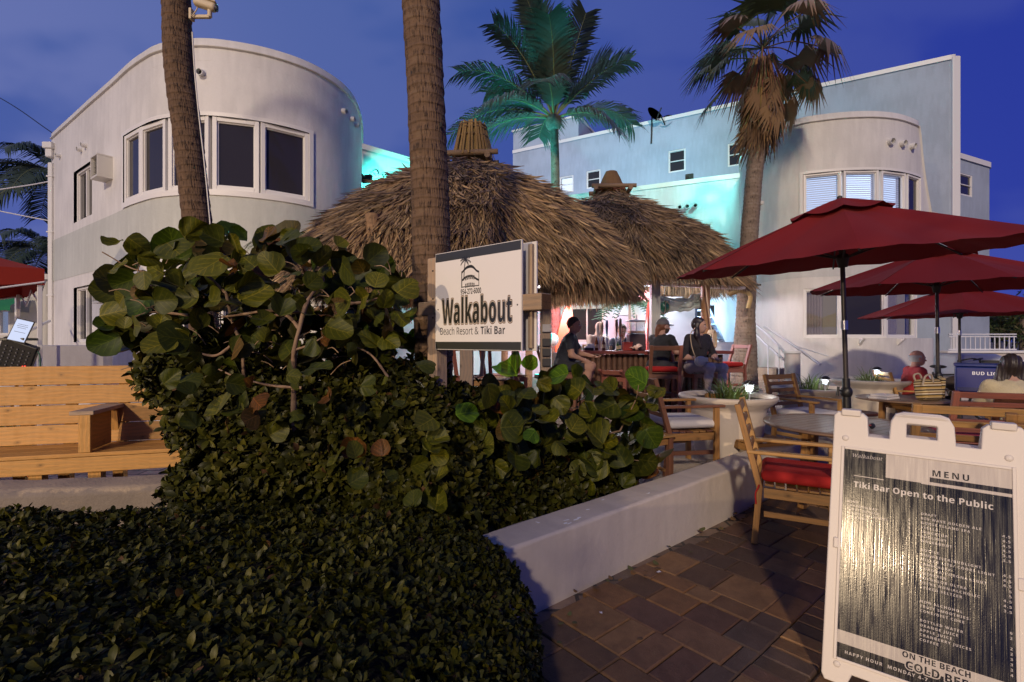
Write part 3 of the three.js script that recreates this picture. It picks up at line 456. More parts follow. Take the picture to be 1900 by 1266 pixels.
function hut({ name, label, cx, cd, rot, a, b, apex, eave, seed, n, prof, posts, droop = 0.26, tone = 1 }) {
  const t = thing(name, label, 'tiki hut', [cx, 0, -cd], 0), r = rng(seed), cr = Math.cos(rot), sr = Math.sin(rot);
  const pr = (t) => { for (let i = 1; i < prof.length; i++) if (t <= prof[i][0]) return lerp(prof[i - 1][1], prof[i][1], (t - prof[i - 1][0]) / (prof[i][0] - prof[i - 1][0])); return 1; };
  const Rf = (ph) => { const c = Math.abs(Math.cos(ph)) / a, s = Math.abs(Math.sin(ph)) / b, e = 2.35; return Math.pow(Math.pow(c, e) + Math.pow(s, e), -1 / e); };
  const bump = (ph, q) => 1 + 0.03 * (fbm(ph / 6.2832 + 1, q, 8, 3, seed) - 0.5);
  const S = (ph, q) => { const R = Rf(ph) * pr(q) * bump(ph, q), u = R * Math.cos(ph), v = R * Math.sin(ph), x = u * cr - v * sr, d = u * sr + v * cr; return V3(x, lerp(apex, eave(ph), q), -d); };
  { const pos = [], idx = [], uv = [], N = 72, K = 22; for (let i = 0; i <= N; i++) for (let k = 0; k <= K; k++) { const p = S(i / N * 6.2832, k / K); pos.push(p.x, p.y - 0.03, p.z); uv.push(i / N * 12, k / K * 3); }
    for (let i = 0; i < N; i++) for (let k = 0; k < K; k++) { const A = i * (K + 1) + k, B = A + K + 1; idx.push(A, A + 1, B, A + 1, B + 1, B); }
    mesh('thatch_base', plain(geo(pos, uv, idx)), M([0.085, 0.055, 0.032], 1, { bumpMap: T.gritB, bumpScale: 0.05 }), t); }
  const list = [], fr = [], col = () => { const k = r(), w = 0.4 + 1.25 * r(); const c = k < 0.5 ? [0.27, 0.175, 0.085] : k < 0.78 ? [0.185, 0.115, 0.058] : k < 0.93 ? [0.36, 0.25, 0.125] : [0.10, 0.065, 0.036]; return C(c[0] * w * tone * 1.08, c[1] * w * tone * 1.07, c[2] * w * tone * 1.1); };
  const dph = 0.02, dq = 0.03;
  const area = (q) => pr(q) * (0.35 + 0.65 * q);
  while (list.length < n) {
    const ph = r() * 6.2832, q = Math.sqrt(r()); if (r() > 0.25 + area(q)) continue;
    const dd = S(ph, 0).z; const p = S(ph, q), e1 = S(ph + dph, q).sub(S(ph - dph, q)), e2 = S(ph, Math.min(1, q + dq)).sub(S(ph, Math.max(0, q - dq))), nrm = V3().crossVectors(e1, e2).normalize(); if (nrm.y < 0) nrm.negate();
    e1.normalize(); e2.normalize();
    const dir = e2.clone().addScaledVector(e1, (r() - 0.5) * 0.8 + 0.22 * Math.sin(ph * 9 + q * 5)).addScaledVector(nrm, 0.03 + 0.24 * r() * r()), L = 0.24 + 0.40 * r(), w = 0.013 + 0.02 * r();
    list.push({ p: p.addScaledVector(nrm, 0.005 + 0.05 * r()).addScaledVector(dir, -0.1), q: basisQ(dir, nrm.clone().addScaledVector(e1, (r() - 0.5) * 1.2)), s: V3(w, L, L * (r() < 0.2 ? 1.4 : 0.5)), c: col().multiplyScalar(0.55 + 0.8 * fbm(ph / 6.2832, q * 0.5, 12, 3, seed + 9)) });
    if (list.length % 600 === 0) { const sp = list[list.length - 1]; sp.s.set(0.05, 0.7, 0.5); }
  }
  for (let i = 0; i < n * 0.3; i++) {           // ragged fringe hanging from the eave
    const ph = r() * 6.2832, q = 0.9 + 0.1 * r(), p = S(ph, q), o = V3(p.x, 0, p.z).normalize(), L = (0.24 + droop * r() * (0.6 + 0.8 * fbm(ph / 6.2832, 0.4, 24, 2, seed + 3)));
    const dir = V3(o.x * (0.12 + 0.2 * r()) + (r() - 0.5) * 0.3, -1, o.z * (0.12 + 0.2 * r()) + (r() - 0.5) * 0.3);
    fr.push({ p: p.addScaledVector(o, (r() - 0.6) * 0.12), q: basisQ(dir, V3(o.x + (r() - 0.5), 0.2, o.z + (r() - 0.5))), s: V3(0.018 + 0.022 * r(), L, L * 0.4), c: col() });
  }
  const bm = M([1, 1, 1], 0.85, { transmission: 0.12, thickness: 0 });
  scatter('thatch', bladeGeo(), bm, list, t); scatter('thatch_fringe', bladeGeo(-0.06), bm, fr, t);
  // rafters and plate inside
  for (let k = 0; k < 12; k++) { const ph = k / 12 * 6.2832, A = S(ph, 0.97), Bq = S(ph, 0.5), Cq = S(ph, 0.08); A.y -= 0.12; Bq.y -= 0.14; Cq.y -= 0.16; new MB().add(tube([A, Bq, Cq], 0.045, 7, 12)).build('rafter', MT.log, t); }
  for (const [u, v] of posts) { const x = u * cr - v * sr, d = u * sr + v * cr; new MB().add(tube([V3(x, 0, -d), V3(x + 0.02, 1.2, -d), V3(x, 3.0, -d - 0)], 0.085, 10, 10)).build('post', MT.log, t); }
  // crossed logs and the bound stalks on the top
  const y0 = apex + 0.06;
  for (const [x, z, ry, L, dy] of [[0, 0.3, 0.06, 0.98, 0], [0.02, -0.3, -0.04, 0.95, 0.02], [0.36, 0, Math.PI / 2 + 0.05, 0.85, -0.075], [-0.36, 0, Math.PI / 2 - 0.04, 0.85, -0.07]]) { const g = rod(V3(-L / 2, 0, 0), V3(L / 2, 0, 0), 0.05, 0.044, 9); new MB().add(g, [x, y0 + dy, z], [ry - rot * 0.3, 0, 0]).build('ridge_log', MT.beamWood, t); }
  return { t, S, y0, r };
}
const domeProf = [[0, 0.09], [0.06, 0.17], [0.13, 0.28], [0.28, 0.48], [0.41, 0.63], [0.61, 0.80], [0.83, 0.935], [1, 1]];
{
  const h = hut({ name: 'tiki_hut', label: 'large nearest thatched tiki hut with shaggy palm roof and bound basket top', cx: -0.72, cd: 8.3, rot: 0.5, a: 2.78, b: 2.3, apex: 4.5, eave: (ph) => 2.47 + 0.03 * Math.cos(ph), seed: 11, n: 34000, prof: domeProf, posts: [[-2.0, -1.6], [-2.0, 1.6], [2.1, 1.6]] });
  const f = new MB(), r = h.r, y0 = h.y0; f.add(lathe([[0.2, 0.56], [0.215, 0.52], [0.25, 0.3], [0.3, 0.1], [0.33, 0]], 16), [0.05, y0 - 0.02, 0]);
  f.build('finial', M([0.30, 0.2, 0.07], 0.9), h.t);
  const st = new MB(); for (let k = 0; k < 30; k++) { const a = k / 30 * 6.2832 + r() * 0.1, R1 = 0.345 + r() * 0.03, R2 = 0.215 + r() * 0.015; st.add(bar(V3(0.05 + R1 * Math.cos(a), y0 - 0.03, R1 * Math.sin(a)), V3(0.05 + R2 * Math.cos(a + 0.05), y0 + 0.55 + r() * 0.05, R2 * Math.sin(a + 0.05)), 0.035, 0.012, 0.002, V3(Math.cos(a), 0, Math.sin(a)))); }
  st.build('finial_stalks', M([0.40, 0.27, 0.095], 0.8, { map: T.wood }), h.t).userData.kind = 'stuff';
  const bands = new MB(); for (const [y, R] of [[0.34, 0.27], [0.47, 0.245], [0.53, 0.235]]) bands.add(new THREE.TorusGeometry(R, 0.014, 6, 28).rotateX(Math.PI / 2), [0.05, y0 + y, 0]); bands.build('finial_binding', M([0.13, 0.08, 0.04], 0.8), h.t);
  h.t.children.filter((c) => c.name === 'post').forEach(() => 0);
}
{
  const h = hut({ name: 'tiki_hut', label: 'farther thatched tiki hut with smaller smooth cone top over the bar guests', cx: 2.25, cd: 11, rot: 0.3, a: 2.75, b: 2.3, apex: 4.82, eave: (ph) => 2.78 - 0.02 * Math.cos(ph), seed: 12, n: 21000, prof: [[0, 0.09], [0.08, 0.16], [0.2, 0.34], [0.35, 0.54], [0.55, 0.76], [0.8, 0.92], [1, 1]], posts: [[2.0, 1.5], [-2.1, 1.5]], droop: 0.18, tone: 0.8 });
  new MB().add(lathe([[0.02, 0.44], [0.13, 0.42], [0.2, 0.28], [0.27, 0.1], [0.34, 0]], 14), [0, h.y0 - 0.02, 0]).build('finial', M([0.26, 0.155, 0.07], 0.9, { map: T.wood, bumpMap: T.woodB, bumpScale: 0.01 }), h.t);
  new MB().add(bar(V3(-2.0, 2.58, 2.28), V3(2.35, 2.5, 1.35), 0.14, 0.05, 0.006)).build('eave_board', M([0.72, 0.66, 0.68], 0.6), h.t);
}
// posts between the two huts, white in the bar light, and the bamboo post
{
  const a = P(1215, 640, 9.2); const o = mesh('square_post', bx(0.17, 2.7, 0.17, 0.01), M([0.5, 0.56, 0.58], 0.7, { map: T.wood }), null, [a.x, 1.5, a.z]); tag(o, 'pale square timber post between the two bar huts', 'post');
  const b = P(1309, 640, 9.3), t = thing('bamboo_post', 'thick tan bamboo post with coiled rope at the right end of the bar', 'post', [b.x, 0.1, b.z]);
  const g = new MB(); for (let k = 0; k < 6; k++) { g.add(rod(V3(0, k * 0.44, 0), V3(0, k * 0.44 + 0.43, 0), 0.085, 0.082, 16)); g.add(new THREE.TorusGeometry(0.085, 0.012, 6, 18).rotateX(Math.PI / 2), [0, k * 0.44 + 0.435, 0]); } g.build('culm', M([0.44, 0.25, 0.13], 0.45, { map: T.wood }), t);
  const rp = P(1336, 640, 9.1), coil = thing('rope_coil', 'coiled cream rope hanging beside the bamboo post', 'rope', [rp.x - 0.18, 1.45, rp.z]);
  for (let k = 0; k < 5; k++) mesh('loop', plain(new THREE.TorusGeometry(0.13, 0.012, 6, 26).scale(0.55 + k * 0.03, 1.5 - k * 0.06, 1)), M([0.55, 0.43, 0.3], 0.9), coil, [0.015 * k, 0.01 * k, 0.02 * k - 0.03], [0.2 * k, 0, 0.04 * k]);
  mesh('hanging_line', plain(tube([V3(-0.1, 1.05, 0.02), V3(-0.04, 0.6, 0), V3(0.02, 0.2, 0)], 0.011, 6)), M([0.55, 0.43, 0.3], 0.9), coil);
}
// hut posts by the sign (near hut, right front)
{ const p = P(866, 640, 6.4), o = mesh('square_post', bx(0.17, 2.5, 0.17, 0.012), MT.greyWood, null, [p.x, 1.25, p.z]); tag(o, 'grey timber post standing under the near hut below the hotel sign', 'post');
  const p2 = P(1012, 640, 6.9), o2 = mesh('square_post', bx(0.15, 2.4, 0.15, 0.012), MT.greyWood, null, [p2.x, 1.25, p2.z]); tag(o2, 'weathered post carrying small framed notices right of the hotel sign', 'post');
  const bd = thing('notice_board', 'small dark framed notices stacked on the weathered post', 'notice', [p2.x + 0.01, 1.45, p2.z + 0.1]);
  for (const [y, c] of [[0.18, [0.45, 0.42, 0.4]], [-0.02, [0.05, 0.045, 0.04]], [-0.16, [0.05, 0.045, 0.04]], [-0.3, [0.05, 0.045, 0.04]]]) mesh('notice', bx(0.12, 0.11, 0.03, 0.008), M(c, 0.5), bd, [0, y, 0]);
}
{ // white counter ledge below the sign
  const p = P(846, 739, 5.2), t = thing('side_table', 'pale square timber table half hidden behind the sign bushes', 'table', [p.x - 0.16, SANDY, p.z]);
  mesh('tabletop', bx(0.85, 0.05, 0.6, 0.008), woodM([0.55, 0.45, 0.35]), t, [0, 0.62, 0]); for (const [x, z] of [[-0.36, -0.24], [0.36, -0.24], [-0.36, 0.24], [0.36, 0.24]]) mesh('leg', bx(0.06, 0.6, 0.06), MT.greyWood, t, [x, 0.3, z]);
}
// ---------------------------------------------------------------- bar counter
const BARX0 = 1.12, BARX1 = 3.72, BARD = 8.75;
{
  const t = thing('tiki_bar_counter', 'tiki bar counter faced with upright dark logs under a red wooden top', 'bar counter', [0, SANDY - 0.02, -BARD]);
  mesh('counter_top', bx(BARX1 - BARX0 + 0.3, 0.055, 0.62, 0.015), woodM([0.22, 0.05, 0.04], 0.35), t, [(BARX0 + BARX1) / 2, 1.07, 0]);
  mesh('counter_core', bx(BARX1 - BARX0, 1.03, 0.3, 0.01), woodM([0.10, 0.035, 0.03]), t, [(BARX0 + BARX1) / 2, 0.51, -0.06]);
  mesh('counter_core', bx(0.3, 1.03, 2.2, 0.01), woodM([0.10, 0.035, 0.03]), t, [BARX0 - 0.05, 0.51, -1.0]);
  const r = rng(3), lg = [0, 1, 2].map((k) => rod(V3(0, 0, 0), V3(0, 1.03, 0), 0.043 + k * 0.003, 0.04 + k * 0.002, 10));
  for (let x = BARX0 + 0.04; x < BARX1; x += 0.094) mesh('log', lg[Math.floor(r() * 3)], MT.barLog, t, [x, 0.0, 0.13 + (r() - 0.5) * 0.012], [r() * 6, 0, (r() - 0.5) * 0.02]);
}
const barY = SANDY + 1.0775;
const onBar = (px, d = BARD) => { const x = (px - 950) / 900 * d; return [x, barY, -d]; };
{
  const amber = new THREE.MeshPhysicalMaterial({ color: C(0.25, 0.09, 0.02), roughness: 0.08, transmission: 0.5, thickness: 0 }), clear = new THREE.MeshPhysicalMaterial({ color: C(0.95, 0.97, 1), roughness: 0.05, transmission: 1, thickness: 0 }), pal = [[0.6, 0.58, 0.55], [0.05, 0.05, 0.06], [0.5, 0.3, 0.05], [0.2, 0.3, 0.1], [0.5, 0.05, 0.04]];
  const bottle = (px, mat, label, s = 1) => { const t = thing('bottle', label, 'bottle', onBar(px, BARD - 0.02)); mesh('glass', plain(lathe([[0, 0], [0.031 * s, 0.002], [0.032 * s, 0.13 * s], [0.026 * s, 0.165 * s], [0.013 * s, 0.2 * s], [0.012 * s, 0.245 * s]], 14)), mat, t); mesh('cap', plain(new THREE.CylinderGeometry(0.014 * s, 0.014 * s, 0.015, 10)), MT.whiteMetal, t, [0, 0.25 * s, 0]); mesh('label', plain(new THREE.CylinderGeometry(0.0328 * s, 0.0328 * s, 0.06, 14, 1, true)), M([0.6, 0.5, 0.3], 0.7), t, [0, 0.08 * s, 0]); };
  bottle(1107, amber, 'brown beer bottle on the bar between the clear cups'); bottle(1120, M([0.12, 0.04, 0.03], 0.3), 'slim dark bottle beside the brown beer bottle on the bar'); bottle(1150, M([0.04, 0.08, 0.12], 0.2), 'short blue bottle by the red caddy on the bar', 0.8); bottle(1146, M([0.05, 0.16, 0.05], 0.2), 'small green bottle left of the red caddy on the bar', 0.7);
  const cup = (px, h, mat, label) => { const t = thing('cup', label, 'cup', onBar(px, BARD + 0.06)); mesh('tumbler', plain(lathe([[0, 0.002], [0.03, 0.003], [0.038, h], [0.034, h], [0.027, 0.01]], 16)), mat, t); mesh('drink', plain(new THREE.CylinderGeometry(0.031, 0.027, h * 0.6, 14)), M([0.5, 0.42, 0.3], 0.2), t, [0, h * 0.36, 0]); };
  cup(1077, 0.12, clear, 'clear plastic cup at the left end of the bar top'); cup(1084, 0.11, M([0.7, 0.55, 0.3], 0.4, { transmission: 0.4, thickness: 0 }), 'tan plastic cup second from left on the bar'); cup(1133, 0.13, clear, 'tall clear cup between the bottles and the taps on the bar');
  const nap = thing('napkin_holder', 'chrome napkin holder lying on the bar near the brown bottle', 'napkin holder', onBar(1095)); mesh('casing', bx(0.15, 0.09, 0.12, 0.012), MT.steel, nap, [0, 0.046, 0]); mesh('napkins', bx(0.12, 0.05, 0.09, 0.003), M([0.8, 0.8, 0.8], 0.9), nap, [0, 0.1, 0]);
  const tray = thing('condiment_tray', 'low black and white condiment tray on the bar beside the cups', 'tray', onBar(1070)); mesh('tray', bx(0.16, 0.05, 0.13, 0.01), MT.black, tray, [0.2, 0.027, 0.1]); mesh('lid', bx(0.15, 0.02, 0.12, 0.006), M([0.7, 0.7, 0.7], 0.5), tray, [0.2, 0.063, 0.1]);
  const cad = thing('red_caddy', 'red plastic caddy on the bar in front of the juice dispenser', 'caddy', onBar(1164)); mesh('box', bx(0.16, 0.15, 0.12, 0.015), M([0.35, 0.035, 0.025], 0.4), cad, [0, 0.076, 0]); mesh('rim', bx(0.17, 0.018, 0.13, 0.006), M([0.4, 0.05, 0.03], 0.4), cad, [0, 0.148, 0]);
  const sh = thing('conch_shell', 'pale pink conch shell lying on the bar', 'shell', onBar(1176, BARD - 0.1)); const sp = []; for (let i = 0; i <= 40; i++) { const a = i * 0.42, q = 0.055 * (1 - i / 44); sp.push(V3(0.1 - i * 0.0044, 0.055 + q * 0.8 * Math.sin(a) * 0.6, q * Math.cos(a) * 0.6)); } mesh('spire', plain(tube(sp, (t) => 0.05 * (1 - t) + 0.004, 10, 60)), M([0.72, 0.5, 0.42], 0.45), sh); 
  const ds = thing('juice_dispenser', 'clear juice dispenser on a dark base standing on the bar', 'dispenser', onBar(1180, BARD + 0.12)); mesh('base', bx(0.3, 0.3, 0.26, 0.02), M([0.05, 0.03, 0.04], 0.5), ds, [0, 0.15, 0]); mesh('tank', bx(0.29, 0.22, 0.25, 0.02), new THREE.MeshPhysicalMaterial({ color: C(0.93, 0.95, 0.97), transmission: 0.85, roughness: 0.1, thickness: 0 }), ds, [0, 0.412, 0]); mesh('lid', bx(0.31, 0.03, 0.27, 0.01), M([0.7, 0.7, 0.72], 0.4), ds, [0, 0.537, 0]); mesh('knob', plain(new THREE.SphereGeometry(0.025, 12, 8)), M([0.7, 0.7, 0.72], 0.4), ds, [0, 0.56, 0]); mesh('juice', bx(0.26, 0.05, 0.22, 0.01), M([0.4, 0.2, 0.1], 0.2), ds, [0, 0.335, 0]);
  const tap = (px, h, c, label) => { const t = thing('beer_tap', label, 'beer tap', onBar(px, BARD + 0.2)); mesh('tower', plain(lathe([[0, 0], [0.045, 0], [0.045, 0.015], [0.022, 0.03], [0.02, 0.24], [0, 0.25]], 14)), MT.steel, t); mesh('spout', plain(tube([V3(0, 0.22, 0), V3(0, 0.225, -0.07), V3(0, 0.17, -0.09)], 0.011, 8)), MT.steel, t); mesh('handle', plain(lathe([[0.01, 0.25], [0.014, 0.28], [0.027, 0.25 + h * 0.7], [0.022, 0.25 + h], [0, 0.26 + h]], 12)), M(c, 0.4), t); };
  tap(1109, 0.24, [0.65, 0.62, 0.58], 'beer tap with white curved handle left of the tap row'); tap(1117, 0.26, [0.6, 0.45, 0.3], 'beer tap with tan handle second in the tap row'); tap(1126, 0.3, [0.06, 0.09, 0.25], 'beer tap with tall dark blue handle'); tap(1144, 0.31, [0.12, 0.04, 0.04], 'beer tap with tall slim dark red handle'); tap(1151, 0.33, [0.25, 0.17, 0.12], 'beer tap with brown carved handle nearest the dispenser');
}
// things hanging and standing around the bar
{
  const sb = P(1040, 610, 11.2), s = new THREE.Shape(); s.moveTo(0, 0); s.bezierCurveTo(0.28, 0.25, 0.3, 1.2, 0.02, 1.9); s.bezierCurveTo(-0.26, 1.2, -0.28, 0.25, 0, 0);
  const t = thing('surfboard', 'orange surfboard leaning behind the seated man at the left of the bar', 'surfboard', [sb.x, SANDY + 0.35, sb.z]); const g = new THREE.ExtrudeGeometry(s, { depth: 0.04, bevelEnabled: true, bevelThickness: 0.02, bevelSize: 0.02, bevelSegments: 3 }); mesh('board', plain(g), M([0.6, 0.1, 0.035], 0.3), t, [0, 0, 0], [0.3, -0.15, -0.16]); mesh('fin', bx(0.012, 0.16, 0.12, 0.004), MT.black, t, [0.02, 0.1, -0.06], [0.3, -0.15, -0.16]);
  const s2 = P(1204, 610, 11.4), t2 = thing('surfboard', 'narrow red surfboard upright behind the pale square post', 'surfboard', [s2.x, SANDY + 0.3, s2.z]); mesh('board', plain(g.clone()), M([0.42, 0.05, 0.035], 0.3), t2, [0, 0, 0], [0.9, -0.08, -0.16]); mesh('fin', bx(0.012, 0.16, 0.12, 0.004), MT.black, t2, [0, 0.1, -0.08], [0.9, 0, 0]);
  const tb = P(1024, 631, 10.6), bb = thing('beach_ball', 'turquoise and white beach ball by the orange surfboard', 'ball', tb); const parts = 6; for (let k = 0; k < parts; k++) mesh('gore', plain(new THREE.SphereGeometry(0.15, 6, 16, k / parts * 6.2832, 6.2832 / parts)), k % 2 ? M([0.65, 0.65, 0.65], 0.4) : M([0.02, 0.42, 0.40], 0.35), bb, [0, 0, 0], [0.4, 0.3, 0]);
  const b2 = P(1231, 570, 9.4), bu = thing('glass_float', 'dark green glass float hanging in netting under the rolled awning', 'float', b2); mesh('globe', plain(new THREE.SphereGeometry(0.13, 20, 14)), M([0.02, 0.1, 0.07], 0.08, { clearcoat: 1 }), bu); for (let k = 0; k < 4; k++) mesh('net_cord', plain(new THREE.TorusGeometry(0.134, 0.005, 5, 26)), M([0.4, 0.35, 0.3], 0.9), bu, [0, 0, 0], [k * 0.785, 0, 0]); mesh('hanger', plain(rod(V3(0, 0.13, 0), V3(0.1, 0.9, 0), 0.008)), M([0.5, 0.48, 0.45], 0.8), bu);
  // rolled-up clear awning
  const r = rng(8), aw = new MB(), A = P(1222, 552, 9.4), Bp = P(1302, 545, 9.5); for (let k = 0; k < 5; k++) { const pts = []; for (let i = 0; i <= 10; i++) { const q = i / 10; pts.push(A.clone().lerp(Bp, q).add(V3(0, -0.1 * Math.sin(q * 3.1) - k * 0.045 + (r() - 0.5) * 0.05, (r() - 0.5) * 0.07))); } aw.add(tube(pts, (t) => 0.045 + 0.016 * Math.sin(t * 17 + k), 8, 40)); }
  tag(aw.build('rolled_awning', M([0.5, 0.58, 0.55], 0.35, { transmission: 0.2, thickness: 0 })), 'rolled translucent grey green awning tied under the far hut', 'awning');
  const sc = P(1250, 600, 12.6), scr = thing('pale_wall_panel', 'pale panel standing in for the lit back wall behind the guests', 'screen', [sc.x + 0.06, 0.4, sc.z]); mesh('panel', bx(0.98, 2.1, 0.04, 0.01), M([0.72, 0.75, 0.8], 0.6), scr, [0, 1.15, 0]); mesh('rail', bx(1.05, 0.07, 0.07, 0.01), M([0.12, 0.16, 0.22], 0.5), scr, [0, 0.07, 0]); for (const k of [-1, 1]) mesh('upright', bx(0.05, 2.2, 0.06, 0.01), M([0.1, 0.13, 0.2], 0.5), scr, [k * 0.52, 1.1, 0]);  // pale panel stands in for a lit stretch of the back wall
  // the young palm behind the bar
  const yp = P(1168, 640, 12.4), pt = thing('young_palm', 'slim young palm with small drooping crown behind the bar', 'palm', [yp.x, SANDY, yp.z]); mesh('trunk', plain(tube([V3(0, 0, 0), V3(0.02, 1.2, 0), V3(0, 2.25, 0)], 0.035, 8)), MT.barkFar, pt); const lm = M([0.03, 0.075, 0.035], 0.6, { transmission: 0.2, thickness: 0 });
  for (let k = 0; k < 11; k++) { const a = k / 11 * 6.2832, f = new MB(); for (let i = 0; i < 14; i++) { const q = i / 13, c = V3(Math.cos(a) * 0.85 * q, 2.25 + 0.34 * q - 0.75 * q * q, Math.sin(a) * 0.85 * q); for (const sd of [-1, 1]) f.add(bladeGeo(-0.15), c, [-a, 0, sd * (1.9)], [0.04, 0.26 * (1 - q * 0.5), 0.26]); } f.build('frond', lm, pt); }
  // low-hanging red dried palm mats under the eave
  const rm = P(1188, 545, 10.4), mt = thing('straw_lamp_shade', 'reddish frayed straw shade hanging under the far hut eave', 'lamp shade', rm); const sl = []; for (let k = 0; k < 160; k++) { const a = r() * 6.2832; sl.push({ p: V3(Math.cos(a) * 0.06, 0.1 - r() * 0.1, Math.sin(a) * 0.06), q: basisQ(V3(Math.cos(a) * (0.7 + r() * 0.5), -0.8 - r() * 0.4, Math.sin(a) * (0.7 + r() * 0.5)), V3(0, 1, 0)), s: V3(0.02, 0.22 + r() * 0.1, 0.2), c: C(0.3, 0.1, 0.09) }); } scatter('straw', bladeGeo(), M([1, 1, 1], 0.9), sl, mt); mesh('hanger', plain(rod(V3(0, 0.1, 0), V3(0, 0.6, 0), 0.01)), MT.dark, mt);
  // louvred stairs with metal treads behind the palm
  const st = P(1346, 600, 12.2), stt = thing('metal_stairs', 'blue lit metal stairs with open treads behind the fan palm trunk', 'stairs', [st.x, 0.2, st.z]); for (let k = 0; k < 11; k++) mesh('tread', bx(0.7, 0.045, 0.24, 0.006), M([0.34, 0.38, 0.45], 0.4), stt, [0, 0.25 + k * 0.21, -k * 0.22]); for (const k of [-1, 1]) mesh('stringer', bar(V3(k * 0.37, 0.1, 0.1), V3(k * 0.37, 2.55, -2.4), 0.05, 0.2, 0.006), M([0.25, 0.28, 0.34], 0.4), stt);
  const ws = P(1346, 690, 11.9), wp = mesh('half_wall', bx(0.75, 1.25, 0.12, 0.01), stucco([0.66, 0.70, 0.74]), null, [ws.x, 0.8, ws.z]); tag(wp, 'short white half wall under the metal stairs left of the fan palm', 'wall');
}
// ---------------------------------------------------------------- lamps of the courtyard and bar, globe lamps added
function lampHousing(name, label, p, aim, col, k) {
  const t = thing(name, label, 'floodlight', p); t.lookAt(aim);
  mesh('housing', bx(0.26, 0.2, 0.1, 0.02), MT.dark, t, [0, 0, -0.055]); mesh('bracket', bx(0.05, 0.05, 0.25, 0.006), MT.dark, t, [0, 0, -0.2]); mesh('lens', bx(0.22, 0.16, 0.012, 0.003), glow(col, k), t, [0, 0, 0.001]);
}
const spot = (p, aim, col, I, angle, pen = 0.6, rad = 4) => { const l = new THREE.SpotLight(C(...col), I, 0, angle, pen, 2); l.position.copy(p); l.target.position.copy(aim); l.castShadow = true; l.shadow.radius = rad; scene.add(l, l.target); return l; };
const TEAL = [0.07, 0.9, 0.72];
{
  const aimA = V3(4.6, 4.6, -16.6), pA = V3(6.42, 7.0, -13.6); lampHousing('floodlight', 'small teal floodlight on the side of the right rounded tower', pA, aimA, TEAL, 3);
  spot(pA.clone().add(aimA.clone().sub(pA).normalize().multiplyScalar(0.05)), aimA, [0.22, 0.92, 0.86], 18, 1.15, 0.7);
  const aimB = V3(-2.2, 4.8, -16), pB = V3(-3.52, 5.4, -11.9); lampHousing('floodlight', 'small teal floodlight on the back side of the left rounded building', pB, aimB, TEAL, 3);
  spot(pB.clone().add(aimB.clone().sub(pB).normalize().multiplyScalar(0.05)), aimB, TEAL, 60, 1.1, 0.6);
  { const p = V3(0.75, 0.55, -13.0), aim = V3(1.25, 8.0, -14.2); lampHousing('floodlight', 'teal floodlight on the sand aimed up at the courtyard palm', p, aim, TEAL, 3); spot(p.clone().add(aim.clone().sub(p).normalize().multiplyScalar(0.05)), aim, [0.04, 0.75, 0.85], 150, 0.44, 0.6); }
  { const p = V3(0.2, 7.0, -17.6), aim = V3(3.4, 9.0, -25); lampHousing('floodlight', 'cool white floodlight on the courtyard roof aimed at the tall building', p, aim, [0.45, 0.66, 1], 3); spot(p.clone().add(aim.clone().sub(p).normalize().multiplyScalar(0.06)), aim, [0.5, 0.7, 1], 95, 0.78, 0.25); }
  { const p = V3(6.0, 7.0, -16.4), aim = V3(8.6, 9.2, -22.4); lampHousing('floodlight', 'teal floodlight on the courtyard roof near the right tower', p, aim, TEAL, 3); spot(p.clone().add(aim.clone().sub(p).normalize().multiplyScalar(0.06)), aim, [0.1, 0.75, 0.8], 40, 1.0, 0.6); }
  { const p = V3(-3.5, 4.7, -11.7), aim = V3(1.3, 8.2, -14.2); lampHousing('floodlight', 'teal floodlight on the left building aimed across at the palm crown', p, aim, TEAL, 3); spot(p.clone().add(aim.clone().sub(p).normalize().multiplyScalar(0.06)), aim, [0.04, 0.72, 0.85], 150, 0.5, 0.5); }
  // bluish white tube lights under both huts
  const tubeLamp = (p, w, label, I0, col) => { const I = I0 * 4; const t = thing('tube_light', label, 'lamp', p); mesh('batten', bx(w, 0.05, 0.16, 0.008), MT.whiteMetal, t, [0, 0.04, 0]); mesh('tube', plain(rod(V3(-w / 2 + 0.04, 0, 0), V3(w / 2 - 0.04, 0, 0), 0.018)), glow(col, 6), t); const l = new THREE.RectAreaLight(C(...col), I, w, 0.14); l.position.set(p.x, p.y - 0.03, p.z); l.lookAt(p.x, p.y - 2, p.z); scene.add(l); };
  tubeLamp(V3(2.45, 2.62, -10.2), 1.2, 'bluish white tube light under the far hut roof', 34, [0.78, 0.86, 1.0]);
  tubeLamp(V3(0.2, 2.5, -9.4), 1.2, 'white tube light under the near hut roof', 22, [1.0, 0.86, 0.86]);
  for (const [x, y, z, I, c, lab] of [[1.35, 2.4, -10.9, 9, [1, 0.55, 0.78], 'added pinkish globe lamp under the near hut'], [2.2, 2.5, -11.2, 8, [0.85, 0.92, 1], 'added white globe lamp in the middle of the far hut'], [3.5, 2.45, -12.0, 3, [0.75, 0.88, 1], 'added bluish globe lamp at the right of the far hut']]) { const t = thing('added_globe_lamp', lab, 'lamp', [x, y, z]); mesh('globe', plain(new THREE.SphereGeometry(0.09, 18, 12)), glow(c, 2.5), t); mesh('cord', plain(rod(V3(0, 0.09, 0), V3(0, 0.6, 0), 0.006)), MT.dark, t); const l = new THREE.PointLight(C(...c), I, 0, 2); l.position.set(x, y, z); l.castShadow = true; l.shadow.radius = 4; scene.add(l); }  // globe lamps added to brighten the inside of the bar
